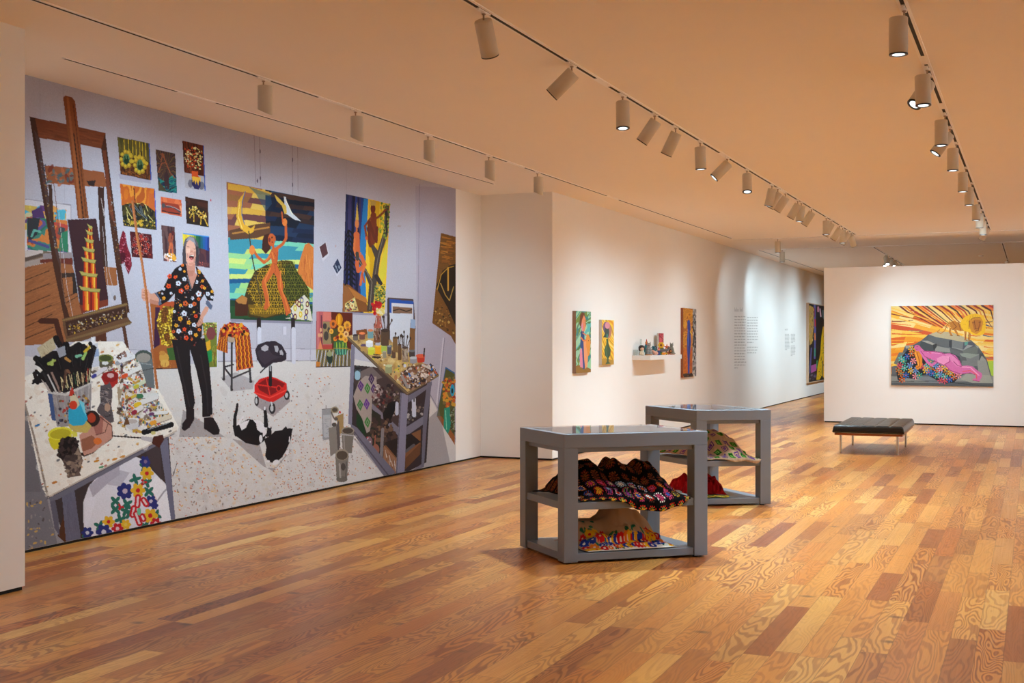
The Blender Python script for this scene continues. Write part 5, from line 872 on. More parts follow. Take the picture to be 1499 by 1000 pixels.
    C.poly(K(475, 215, 530, 225, 528, 262, 485, 265), (196, 56, 36)); C.ell(*K(503, 222)[0], 6.8, 3, (226, 96, 66)); C.line(K(524, 225, 528, 175), 1.8, (40, 34, 38)); C.line(K(200, 230, 245, 232), 2.6, (54, 40, 40)); C.line(K(205, 212, 240, 216), 1.6, (80, 60, 56)); C.ell(*K(403, 285)[0], 2.2, 2.6, (205, 205, 215)); C.line(K(515, 280, 560, 300), 3, (206, 196, 190)); C.ell(*K(345, 360)[0], 2.4, 4, (176, 120, 80)); C.line(K(385, 350, 420, 420), 4, (150, 140, 140))
    # flowers in the bottle
    C.spk(q(450, 820, 510, 820, 510, 910, 455, 905), [(196, 30, 36), (170, 20, 30), (214, 60, 50)], 50, 1.1, 2.6); C.spk(q(480, 865, 538, 870, 535, 920, 485, 915), [(230, 214, 170), (226, 200, 110), (214, 120, 60)], 34, 1.1, 2.4); C.poly(q(478, 915, 512, 915, 520, 1000, 466, 1000), (176, 90, 76)); C.streaks(q(470, 925, 515, 925, 518, 998, 468, 998), [(226, 206, 196), (110, 50, 44)], 20, 7, 1, 1.5)
    # ---- cans on the floor
    mt, ml = (132, 122, 116), (186, 178, 176)
    C.poly(d(75, 603, 125, 598, 128, 760, 80, 765), (150, 146, 150)); C.poly(d(82, 635, 122, 632, 122, 750, 85, 752), (190, 186, 192), .7); C.streaks(d(88, 650, 118, 650, 118, 740, 90, 740), [(120, 116, 124)], 14, 4, .6, 0); C.line(d(98, 585, 98, 603), 2, (170, 160, 160)); C.line(d(77, 604, 125, 600), 1, (90, 84, 86))
    C.poly(d(150, 640, 188, 625, 190, 720, 165, 740), (160, 128, 84)); C.poly(d(110, 700, 150, 690, 165, 820, 120, 852), mt); C.poly(d(150, 690, 165, 660, 172, 790, 160, 840), (90, 80, 80)); C.line(d(112, 700, 150, 690), 1, ml)
    C.ell(*d(143, 608)[0], 5.8, 4.8, (150, 134, 110)); C.ell(*d(143, 608)[0], 4, 3, (84, 72, 62)); C.line(d(125, 620, 138, 650), 2.2, (110, 96, 90)); C.ell(*d(150, 655)[0], 3, 2.6, (96, 84, 78)); C.ell(*d(140, 685)[0], 3.6, 3, (80, 70, 68)); C.ell(*d(170, 620)[0], 1.6, 1.8, (200, 50, 40))
    C.poly(d(178, 715, 245, 715, 232, 835, 185, 830), (120, 110, 104)); C.ell(*d(211, 715)[0], 9.4, 5.4, (150, 138, 124)); C.ell(*d(211, 717)[0], 7.8, 4.2, (76, 64, 58)); C.line(d(175, 735, 260, 745), 2.2, (170, 164, 166), w1=1); C.line(d(190, 740, 194, 820), 2, (160, 150, 146), .7)
    C.poly(d(146, 845, 216, 840, 208, 965, 180, 980, 152, 968), (124, 114, 108)); C.ell(*d(180, 970)[0], 8.2, 4.4, (110, 100, 94)); C.ell(*d(181, 842)[0], 9.8, 8.2, (150, 136, 120)); C.ell(*d(181, 845)[0], 8.2, 6.6, (84, 70, 60)); C.line(d(168, 890, 172, 960), 2.6, (180, 170, 164), .7); C.ell(*d(187, 905)[0], 3.4, 5.4, (60, 50, 48), a=.7); C.line(d(204, 880, 200, 960), 1.6, (90, 80, 78), .7)
    C.grain(.02)
# ---------------------------------------------------------------- painted panels: a fine grid whose points carry the paint
def grid_obj(name, P, cols, mtl, parent=None, smooth=False, thick=0):
    """P: rows x cols x 3 points; cols: same grid of linear colours"""
    h, w = P.shape[:2]; me = bpy.data.meshes.new(name)
    idx = np.arange(h * w).reshape(h, w)
    q = np.stack([idx[:-1, :-1], idx[1:, :-1], idx[1:, 1:], idx[:-1, 1:]], -1).reshape(-1, 4)
    me.vertices.add(h * w); me.vertices.foreach_set('co', P.reshape(-1).astype(np.float32))
    me.loops.add(q.size); me.loops.foreach_set('vertex_index', q.reshape(-1).astype(np.int32))
    me.polygons.add(len(q)); me.polygons.foreach_set('loop_start', np.arange(0, q.size, 4, dtype=np.int32)); me.polygons.foreach_set('loop_total', np.full(len(q), 4, np.int32))
    me.polygons.foreach_set('use_smooth', np.full(len(q), smooth)); me.update(calc_edges=True)
    a = me.color_attributes.new('Col', 'FLOAT_COLOR', 'POINT'); c = np.ones((h * w, 4), np.float32); c[:, :3] = cols.reshape(-1, 3); a.data.foreach_set('color', c.reshape(-1))
    me.materials.append(mtl); o = bpy.data.objects.new(name, me); COL.objects.link(o)
    if parent: o.parent = parent
    if thick:
        s = o.modifiers.new('solid', 'SOLIDIFY'); s.thickness = thick; s.offset = 1
    return o
def picture_coords(A, U, V, nu, nv):
    """grid from top-left corner A, across U, down V, with the place of each point in the photograph"""
    u = np.linspace(0, 1, nu)[None, :, None]; v = np.linspace(0, 1, nv)[:, None, None]
    P = np.array(A)[None, None] + u * np.array(U) + v * np.array(V)
    px, py = to_px(P[..., 0], P[..., 1], P[..., 2]); return P, px, py
# mural print on the niche wall
MY0, MY1 = 6.88, 14.42
P_, PX_, PY_ = picture_coords((XN + .004, MY0, HC - .001), (0, MY1 - MY0, 0), (0, 0, -(HC - G - .002)), 1240, 740)
C_ = Canvas(PX_, PY_, (186, 180, 194)); paint_mural(C_)
M['mural'] = mat_painted('printed_mural', MURAL_GAIN, .7, .15)
mu = grid_obj('wall_mural', P_, lin(C_.c), M['mural'])
tag(mu, 'floor to ceiling photographic mural of a painter laughing in her studio', 'mural')
bk = MB().box(XN + .0005, XN + .0035, MY0, MY1, G, HC - .0005).build('backing', M['wall']); bk.parent = mu
# ---------------------------------------------------------------- paintings
M['paint'] = mat_painted('artist_paint', (.90, .88, .86), .5, .35)
def side_box(name, x0, x1, y0, y1, z0, z1, m, parent): return MB().box(x0, x1, y0, y1, z0, z1).build(name, m, parent)

def paint_lion(C):
    p = T(1290, 435, 6.894)
    C.poly([(1280, 430), (1480, 430), (1480, 590), (1280, 590)], (238, 170, 60))
    q = [(1303, 446), (1457, 446), (1457, 568), (1303, 568)]
    C.quad(p(100, 84, 1134, 82, 1134, 906, 100, 892), lambda u, v: pal(bands(u, v + .26*np.clip(1-v*2.0, 0, 1)*(1.2-u) - .22*u*np.clip(1-v*2, 0, 1) + .03*np.sin(u*5), 30, 3.2, 3), [(226,110,40),(250,214,110),(240,160,40),(250,196,70),(246,222,140),(236,130,40),(252,204,80),(214,90,50),(244,176,60),(250,226,150)]))
    # dark rays fanning over the top right
    for i in range(26):
        t = i / 25; x0, y0 = 180 + t * 950, 86 - 2; x1, y1 = 560 + t * 700, 300 + 60 * math.sin(t * 2.4) - t * 60
        cc = [(122, 40, 36), (236, 150, 50), (150, 60, 40), (250, 210, 110), (86, 44, 44), (240, 130, 60), (196, 60, 50), (110, 80, 70), (252, 220, 140)][i % 9]
        C.line(p(x0, y0, x0 + 90, y0 + 70 - 20 * t, (x0 + x1) / 2 + 30, (y0 + y1) / 2 + 24, x1, y1), 2.8, cc, w1=.8)
    for x0, y0, x1, y1, cc in ((110, 110, 520, 240, (250, 210, 90)), (110, 140, 560, 300, (240, 150, 40)), (105, 170, 420, 230, (150, 60, 40)), (110, 245, 320, 235, (140, 56, 40)), (105, 262, 300, 285, (236, 120, 40)), (120, 200, 500, 300, (250, 196, 70)), (110, 370, 470, 375, (226, 100, 40)), (280, 340, 420, 342, (120, 130, 110)), (110, 330, 380, 350, (252, 216, 100)), (105, 440, 360, 425, (240, 160, 50)), (110, 470, 330, 455, (250, 220, 90)), (300, 130, 420, 180, (180, 60, 40)), (1050, 280, 1130, 295, (60, 80, 130)), (1050, 255, 1130, 240, (60, 60, 90)), (1030, 385, 1130, 400, (90, 110, 140)), (960, 420, 1130, 425, (252, 216, 130)), (1030, 560, 1130, 580, (230, 110, 60)), (1040, 600, 1130, 625, (150, 140, 110)), (980, 460, 1130, 470, (246, 200, 90)), (1040, 500, 1130, 510, (236, 140, 60)), (900, 385, 1000, 392, (230, 110, 50))):
        C.line(p(x0, y0, (x0 + x1) / 2, (y0 + y1) / 2 + 4, x1, y1), 1.7, cc, w1=.7)
    C.poly(p(1070, 650, 1134, 640, 1134, 800, 1110, 790), (170, 210, 70))
    gry = [(96, 104, 110), (120, 128, 132), (70, 78, 84), (146, 152, 150), (84, 90, 104), (108, 118, 116)]
    C.poly(p(100, 780, 160, 700, 240, 495, 330, 480, 400, 440, 480, 375, 560, 368, 640, 360, 900, 430, 980, 500, 1030, 570, 1070, 640, 1110, 790, 1134, 800, 1134, 906, 100, 892), (88, 96, 102))
    for i, r in enumerate(((480, 380, 700, 430, 690, 520, 470, 440), (700, 425, 830, 450, 820, 530, 690, 510), (400, 440, 540, 485, 520, 560, 390, 500), (540, 490, 700, 520, 700, 560, 545, 545), (830, 450, 940, 460, 930, 500, 825, 530), (820, 535, 980, 490, 970, 570, 830, 600), (690, 520, 830, 560, 810, 620, 700, 560), (850, 600, 990, 570, 990, 700, 880, 690), (990, 570, 1030, 570, 1050, 690, 985, 690), (970, 640, 1060, 640, 1100, 790, 980, 780), (240, 495, 320, 490, 300, 560, 240, 600), (180, 560, 250, 560, 180, 690, 125, 670), (105, 700, 170, 690, 180, 770, 105, 780), (820, 640, 900, 640, 960, 740, 800, 700), (420, 500, 470, 520, 450, 570, 400, 540))):
        C.poly(p(*r), gry[i % 6])
    for r, cc in (((480, 378, 560, 350, 700, 350, 830, 400, 920, 440, 830, 455, 700, 428, 560, 405), (190, 182, 150)), ((400, 440, 470, 440, 560, 480, 540, 492), (160, 164, 160)), ((690, 500, 820, 540, 930, 490, 870, 480, 830, 530), (150, 158, 160)), ((520, 480, 560, 470, 560, 500, 530, 545), (50, 56, 60)), ((685, 440, 715, 430, 712, 520, 685, 500), (60, 66, 74)), ((840, 455, 880, 450, 870, 480, 842, 490), (90, 160, 150)), ((790, 570, 860, 565, 990, 580, 900, 620, 820, 600), (140, 156, 150)), ((1015, 590, 1060, 640, 990, 640), (150, 158, 156)), ((940, 480, 985, 500, 980, 520), (156, 162, 160)), ((240, 490, 320, 488, 300, 510, 250, 520), (160, 164, 158)), ((700, 560, 790, 600, 810, 680, 740, 640), (60, 66, 76))): C.poly(p(*r), cc)
    C.poly(p(100, 800, 340, 800, 480, 810, 640, 870, 800, 800, 860, 770, 1134, 800, 1134, 860, 760, 850, 660, 892, 100, 885), (138, 146, 146)); C.poly(p(860, 770, 1100, 790, 1130, 880, 960, 880, 800, 830), (160, 166, 158)); C.poly(p(100, 860, 1134, 870, 1134, 906, 100, 892), (84, 92, 98)); C.poly(p(300, 800, 480, 800, 640, 868, 480, 868), (120, 130, 140)); C.line(p(105, 850, 560, 848, 1130, 905), .8, (50, 56, 60))
    # lion
    LB, LD = (196, 128, 44), (120, 70, 28)
    C.line(p(715, 262, 690, 250, 660, 290, 640, 340, 600, 368, 565, 352, 590, 330), 1.6, LB, w1=1.2)
    C.poly(p(690, 262, 720, 238, 780, 255, 830, 300, 850, 350, 830, 340, 800, 345, 760, 330, 720, 330, 700, 300), LB)
    for r in ((700, 320, 690, 350, 710, 385), (745, 330, 775, 385), (850, 340, 850, 380, 850, 430), (890, 360, 895, 400, 885, 435)): C.line(p(*r), 3.4, LB, w1=2.2)
    for r in ((695, 385, 720, 390), (765, 388, 790, 392), (840, 432, 870, 438), (880, 435, 905, 438), (720, 250, 760, 300, 720, 330), (780, 260, 800, 330)): C.line(p(*r), .9, LD)
    for r in ((850, 370, 852, 420), (878, 380, 880, 430)): C.line(p(*r), .7, LD)
    C.poly(p(795, 265, 830, 210, 890, 175, 960, 168, 1020, 185, 1050, 230, 1058, 300, 1040, 370, 1000, 388, 930, 385, 880, 350, 840, 345, 810, 310), (252, 204, 30)); C.poly(p(880, 240, 930, 205, 1000, 200, 1030, 250, 1010, 340, 960, 375, 910, 350, 890, 300), (216, 150, 44)); C.poly(p(915, 250, 950, 225, 1000, 235, 1010, 290, 975, 345, 935, 330), (190, 120, 44))
    for r in ((920, 260, 945, 260), (985, 255, 1010, 250), (940, 240, 950, 320), (1000, 240, 980, 330), (945, 318, 980, 318), (950, 345, 985, 335), (890, 240, 885, 320), (905, 225, 930, 210, 990, 205)): C.line(p(*r), .8, (110, 60, 24))
    for a in range(9): C.line(p(830 + a * 24, 340 - 18 * a * (9 - a) * .45, 800 + a * 30, 310 - 15 * a * (9 - a) * .3), .5, (214, 160, 20))
    # flower cover
    fq = p(285, 510, 330, 500, 420, 620, 470, 670, 560, 680, 650, 720, 800, 790, 740, 860, 640, 875, 560, 840, 460, 780, 400, 790, 350, 832, 250, 815, 200, 862, 165, 830, 150, 740, 190, 620)
    C.poly(fq, (24, 30, 40)); cs = [(240, 190, 40), (40, 110, 200), (224, 110, 40), (240, 150, 170), (60, 170, 150), (120, 160, 220), (210, 80, 110), (90, 200, 190), (190, 120, 50)]
    k = 0
    for x, y in ((305, 525), (262, 600), (305, 570), (325, 645), (225, 650), (290, 690), (190, 690), (235, 715), (200, 770), (300, 745), (250, 790), (210, 835), (345, 800), (385, 790), (345, 740), (420, 700), (460, 700), (500, 720), (450, 740), (520, 770), (565, 740), (600, 720), (560, 790), (600, 780), (600, 840), (640, 800), (660, 750), (700, 770), (690, 830), (735, 805), (780, 790), (500, 650), (550, 690), (640, 845), (205, 625), (175, 735), (640, 710), (480, 760)):
        c_ = cs[k % 9]; k += 1; X, Y = p(x, y)[0]
        for n in range(6): C.line([(X + 1.0 * math.cos(n * 1.05 + k), Y + 1.0 * math.sin(n * 1.05 + k)), (X + 4.0 * math.cos(n * 1.05 + k), Y + 4.0 * math.sin(n * 1.05 + k))], .7, c_, w1=2.0)
        C.ell(X, Y, .9, .9, cs[(k + 4) % 9])
    # reclining pink figure, orange hair
    Pk, Pd, Pl = (214, 112, 178), (150, 50, 110), (244, 170, 214)
    C.poly(p(335, 520, 400, 540, 412, 600, 415, 680, 400, 710, 370, 735, 345, 720, 350, 690, 370, 690, 355, 640, 335, 580), (224, 140, 40)); C.line(p(360, 560, 385, 640, 385, 700, 355, 715), 1.0, (160, 84, 30)); C.line(p(345, 560, 372, 650, 375, 690), .8, (250, 190, 80))
    C.line(p(400, 545, 430, 600, 470, 660, 510, 688, 560, 650, 620, 590), 4.6, Pk, w1=3.0)
    C.poly(p(330, 510, 345, 485, 375, 485, 405, 515, 440, 545, 520, 545, 600, 555, 640, 570, 700, 568, 750, 590, 790, 640, 815, 695, 870, 690, 920, 700, 970, 740, 1015, 770, 1018, 800, 990, 850, 960, 850, 925, 840, 925, 825, 955, 820, 950, 780, 900, 765, 820, 775, 740, 770, 690, 740, 640, 690, 580, 670, 540, 640, 470, 620, 420, 580, 400, 545, 355, 545), Pk)
    C.poly(p(560, 620, 620, 590, 690, 600, 680, 650, 620, 690, 570, 660), Pl, .7); C.poly(p(640, 575, 720, 580, 770, 640, 800, 700, 760, 700, 700, 640), Pl, .45); C.line(p(815, 705, 900, 710, 985, 790), 1.8, Pl, .8); C.line(p(470, 560, 560, 565, 610, 570), 1.4, Pl, .7)
    for r in ((690, 610, 695, 650, 640, 680), (640, 680, 700, 740, 800, 775), (810, 700, 770, 690, 730, 650), (400, 545, 440, 600, 500, 625), (420, 545, 520, 548, 640, 572), (640, 690, 560, 655, 490, 640), (820, 775, 900, 765, 950, 785), (925, 840, 990, 852), (505, 565, 480, 560), (500, 620, 480, 630), (700, 568, 790, 640, 815, 695)): C.line(p(*r), .8, Pd)
    C.line(p(820, 750, 900, 742, 960, 780, 965, 830), .9, (230, 90, 60)); C.ell(*p(368, 512)[0], 5.0, 4.0, (206, 104, 160), .5); C.ell(*p(362, 500)[0], .8, .6, (90, 20, 60)); C.line(p(350, 525, 362, 530), .6, (150, 40, 80)); C.ell(*p(500, 565)[0], .9, .9, (220, 90, 110)); C.ell(*p(492, 620)[0], .9, .9, (220, 90, 110))
    C.grain(.03)

# lion painting on the partition
YP = 24.65; Yf = YP - .05
x0, x1 = x_on(1304.3, Yf), x_on(1454.3, Yf)
z1 = (z_at(447.8, x0, Yf) + z_at(447.0, x1, Yf)) / 2; z0 = (z_at(564, x0, Yf) + z_at(566.3, x1, Yf)) / 2
P_, PX_, PY_ = picture_coords((x0, Yf, z1), (x1 - x0, 0, 0), (0, 0, z0 - z1), 420, 330)
C_ = Canvas(PX_, PY_, (238, 170, 60)); paint_lion(C_)
lp = empty('painting', ((x0 + x1) / 2, YP, z0), 'large painting of a golden lion on rocks above a pink reclining figure', 'painting')
def sub(o, par):                                   # keep world placement under a parent
    o.parent = par; o.location = Vector(o.location) - par.location; return o
sub(grid_obj('painted_canvas', P_, lin(C_.c), M['paint']), lp)
sub(MB().box(x0, x1, Yf + .0006, YP - .001, z0, z1).build('canvas_edge', M['canvas_side']), lp)

# paintings on the long wall, each box proud of the wall
def wall_painting(name_lab, pl, pr, zt, zb, depth, fn, base, edge_m, nu=200, nv=420, frame=None):
    """pl, pr: picture columns of the front face; zt, zb heights"""
    xf = XL + depth; ya, yb = y_on(pl, xf), y_on(pr, xf)
    P, px, py = picture_coords((xf, ya, zt), (0, yb - ya, 0), (0, 0, zb - zt), nu, nv)
    C = Canvas(px, py, base); fn(C)
    t = empty('painting', (XL, (ya + yb) / 2, zb), name_lab, 'painting')
    sub(grid_obj('painted_canvas', P, lin(C.c), M['paint']), t)
    sub(MB().box(XL + .001, xf - .0006, ya, yb, zb, zt).build('canvas_edge', edge_m), t)
    if frame:
        w = .025; f = MB()
        f.box(XL + .001, xf + .012, ya - w, ya, zb - w, zt + w).box(XL + .001, xf + .012, yb, yb + w, zb - w, zt + w).box(XL + .001, xf + .012, ya, yb, zt, zt + w).box(XL + .001, xf + .012, ya, yb, zb - w, zb)
        sub(f.build('frame', frame), t)
    return xf, ya, yb
def zz(py, px, xf): return z_at(py, xf, y_on(px, xf))
s_ = T(810, 430, 6.246)
def art1(C):
    C.quad(s_(205, 155, 345, 160, 345, 720, 205, 726), lambda u, v: pal(vnoise((u-v*2)*1.0+9, (v*2.6+u)*4.5, 31), [(90,160,140),(150,214,170),(60,140,140),(120,150,60),(160,220,190),(84,130,70),(100,200,200),(170,226,190)]))
    C.poly(s_(205, 726, 205, 660, 260, 650, 345, 690, 345, 722), (150, 112, 50))
    C.poly(s_(238, 280, 245, 200, 262, 170, 285, 175, 292, 220, 275, 240, 262, 320, 248, 300), (120, 66, 44)); C.poly(s_(262, 240, 280, 195, 295, 230, 298, 290, 285, 345, 262, 345, 255, 290), (236, 150, 110)); C.poly(s_(255, 300, 268, 260, 272, 330, 262, 345), (226, 150, 190)); C.line(s_(288, 240, 296, 300), .7, (200, 110, 50)); C.line(s_(290, 265, 296, 270), .6, (60, 40, 30))
    C.poly(s_(252, 345, 280, 345, 285, 420, 300, 480, 285, 690, 270, 690, 265, 520, 245, 480, 250, 400), (40, 80, 150)); C.poly(s_(245, 510, 262, 500, 272, 680, 245, 670, 240, 590), (240, 150, 180)); C.poly(s_(275, 440, 300, 430, 318, 560, 312, 665, 292, 688, 282, 600), (244, 170, 120)); C.poly(s_(298, 400, 312, 365, 330, 390, 342, 440, 330, 560, 318, 570, 300, 480), (240, 160, 70)); C.line(s_(252, 400, 275, 430, 300, 425), 2.0, (236, 140, 80)); C.ell(*s_(322, 430)[0], .5, .7, (60, 40, 30)); C.line(s_(270, 360, 300, 380), 1.6, (230, 130, 90))
    C.grain(.02)
def art2(C):
    C.quad(s_(440, 235, 556, 240, 556, 652, 440, 655), lambda u, v: pal(np.mod(vnoise(u*2, v*3, 41)*.8 + v*3.2 - u*1.6, 1), [(240,190,30),(252,222,90),(236,160,30),(248,210,60),(200,150,40),(250,200,40),(254,236,150)]))
    C.poly(s_(440, 600, 470, 590, 556, 610, 556, 652, 440, 655), (190, 150, 60)); C.ell(*s_(480, 310)[0], 4, 8.5, (120, 90, 140)); C.ell(*s_(505, 340)[0], 4.4, 11, (190, 130, 120)); C.ell(*s_(490, 350)[0], 3.4, 9, (60, 80, 80)); C.ell(*s_(495, 290)[0], 3.6, 5, (220, 150, 170)); C.poly(s_(455, 400, 480, 350, 480, 400), (40, 70, 70)); C.ell(*s_(492, 385)[0], 1.0, 3, (60, 160, 140))
    C.poly(s_(485, 410, 502, 410, 505, 460, 525, 510, 522, 560, 505, 590, 505, 620, 525, 640, 475, 645, 490, 620, 490, 590, 470, 560, 466, 510, 485, 460), (56, 92, 66)); C.line(s_(495, 430, 480, 520, 495, 600), .8, (90, 130, 90)); C.line(s_(498, 430, 512, 520, 500, 600), .7, (24, 50, 40)); C.grain(.02)
def art3(C):
    C.quad(s_(1186, 128, 1307, 140, 1307, 757, 1186, 772), lambda u, v: pal(vnoise(u*6, v*22, 51), [(200,130,30),(220,150,40),(176,100,30),(226,160,50),(190,112,30)]))
    C.poly(s_(1186, 500, 1275, 500, 1275, 760, 1186, 772), (190, 84, 30), .55); C.poly(s_(1276, 136, 1308, 138, 1308, 757, 1270, 752), (150, 150, 154)); C.spk(s_(1276, 136, 1308, 138, 1308, 757, 1272, 752), [(40, 40, 44), (214, 214, 214), (90, 90, 94), (60, 60, 64)], 160, .5, 2.4, .35, 0); C.line(s_(1272, 300, 1292, 360, 1280, 480), 1.6, (30, 30, 34))
    C.poly(s_(1224, 260, 1235, 236, 1248, 245, 1254, 300, 1254, 360, 1260, 440, 1248, 560, 1244, 740, 1230, 742, 1230, 640, 1224, 520, 1222, 420, 1228, 340), (44, 70, 170)); C.line(s_(1240, 270, 1246, 420, 1238, 640), .8, (20, 30, 90)); C.line(s_(1234, 330, 1232, 480), .9, (90, 120, 214)); C.poly(s_(1248, 335, 1258, 345, 1282, 388, 1262, 372, 1250, 355), (226, 190, 60)); C.spk(s_(1190, 735, 1268, 735, 1268, 755, 1190, 760), [(60, 50, 44), (90, 70, 50), (40, 40, 40)], 40, .6, 1.4, 2); C.grain(.02)
def art4(C):
    g = T(1140, 470, 16.67); g2 = T(1050, 420, 5.553)
    C.poly([(1180, 440), (1240, 440), (1240, 570), (1180, 570)], (28, 26, 28))
    C.poly(g2(745, 150, 780, 165, 785, 300, 770, 460, 750, 475, 742, 300), (198, 156, 70)); C.spk(g2(745, 150, 782, 170, 784, 420, 750, 470), [(226, 190, 110), (120, 90, 40), (170, 150, 140)], 50, .5, 2.2, .3, 0)
    C.line(g2(792, 150, 795, 400, 792, 580), 2.6, (96, 96, 170)); C.line(g2(795, 265, 797, 320), 1.8, (200, 50, 50)); C.line(g2(793, 380, 795, 430), 1.8, (240, 140, 30)); C.line(g2(794, 505, 794, 560), 1.8, (60, 170, 120)); C.line(g2(788, 175, 790, 240), 1.4, (150, 30, 70))
    C.line(g2(820, 165, 820, 200), 2.2, (236, 150, 180)); C.line(g2(835, 180, 842, 240), 1.8, (230, 190, 210)); C.poly(g2(850, 190, 872, 190, 872, 270, 856, 250), (90, 130, 140))
    C.poly(g2(858, 325, 878, 318, 960, 330, 960, 770, 870, 745, 850, 720, 830, 755, 805, 755, 815, 650, 838, 540, 845, 420), (252, 204, 10)); C.spk(g2(845, 340, 878, 330, 878, 740, 812, 750, 840, 540), [(60, 50, 20), (120, 100, 20), (40, 40, 50)], 60, .4, 1.3, .35, .2); C.poly(g2(852, 600, 862, 600, 858, 740, 848, 700), (150, 130, 60))
    C.poly(g2(762, 640, 806, 625, 806, 680, 762, 702), (190, 90, 170)); C.line(g2(765, 500, 752, 700), 2.0, (90, 90, 150)); C.line(g2(812, 600, 808, 660), 1.4, (80, 190, 110)); C.spk(g2(750, 700, 805, 690, 800, 755, 750, 760), [(80, 50, 110), (40, 40, 60), (120, 120, 140)], 20, .6, 1.6)
wall_painting('tall painting of a standing figure holding an orange cat on green', 843.1, 865, zz(455.5, 850, -5.95), zz(546, 850, -5.95), .055, art1, (120, 180, 150), M['canvas_brown'])
wall_painting('small painting of a dark green vase on yellow rays', 881.2, 898.6, zz(468.3, 885, -5.95), zz(534.3, 885, -5.95), .05, art2, (240, 200, 60), M['canvas_side'])
wall_painting('narrow tall painting of a blue bird on orange, right of the shelf', 1000.2, 1019.2, zz(451.5, 1008, -5.95), zz(552, 1008, -5.95), .05, art3, (200, 130, 30), M['canvas_orange'])
wall_painting('big black painting with a spotted yellow shape in a pale wooden frame', 1183.5, 1216, zz(446.5, 1195, -5.95), zz(557.5, 1195, -5.95), .06, art4, (28, 26, 28), M['frame_dark'], 300, 300, M['frame_wood'])

# ---------------------------------------------------------------- wall texts (too small to read: rows of word-length marks)
def wall_text(label, head, colsx, rng_seed):
    R = random.Random(rng_seed); mb = MB(); X = XL + .0006
    hx0, hx1, hy, hh = head; wds = ((0, .52), (.60, 1.0))
    for a, b in wds:
        n = 7 if a == 0 else 4
        for i in range(n):
            pa = hx0 + (hx1 - hx0) * (a + (b - a) * i / n); pb = pa + (hx1 - hx0) * (b - a) / n * .55
            up = .5 if i in (0, 3) else 0
            ya, yb = y_on(pa, XL), y_on(pb, XL); mb.box(X, X + .0008, ya, yb, z_at(hy + hh * .5, XL, ya), z_at(hy - hh * (.35 + up), XL, ya))
    for x0, x1, ys, last in colsx:
        for k, y in enumerate(ys):
            x = x0; end = x1 - R.uniform(0, .08) * (x1 - x0) if k < len(ys) - 1 else x0 + (x1 - x0) * last
            while x < end - .4:
                w = min(R.uniform(.10, .26) * (x1 - x0), end - x); ya, yb = y_on(x, XL), y_on(x + w, XL); zc = z_at(y, XL, ya); hgt = .0115
                mb.box(X, X + .0008, ya, yb, zc - hgt, zc + hgt); x += w + .05 * (x1 - x0)
    return tag(mb.build('wall_text', M['ink']), label, 'wall text')
l1 = [463.5 + i * 4.18 for i in range(19)]; 
wall_text('large block of grey exhibition text in two columns under a heading', (1075.2, 1087.8, 454, 4.5), [(1075, 1092.2, l1, .3), (1093.6, 1110, [464.8 + i * 4.02 for i in range(9)] + [501.3], .55), (1093.6, 1110, [508.5, 512.6, 516.6], .8)], 1)
wall_text('smaller, fainter block of grey exhibition text beside the big black painting', (1149, 1153, 482.6, 2.0), [(1149, 1156, [489.5 + i * 2.02 for i in range(12)], .45), (1157.6, 1164.2, [489.5 + i * 2.0 for i in range(7)], .5), (1157.6, 1164.2, [506.5 + i * 2.0 for i in range(8)], .35)], 2)
# smoke detector on the far ceiling
dx, dy = None, None
sd = MB().lathe([(.055, 0), (.055, -.02), (.04, -.035), (0, -.035)]).build('smoke_detector', M['track'])
d_ = 2.04 * FPX / 126; w_ = cw((1436 - 749.5) / FPX * d_, d_); sd.location = (w_.x, w_.y, HC); tag(sd, 'small round white smoke detector on the far ceiling', 'smoke detector')
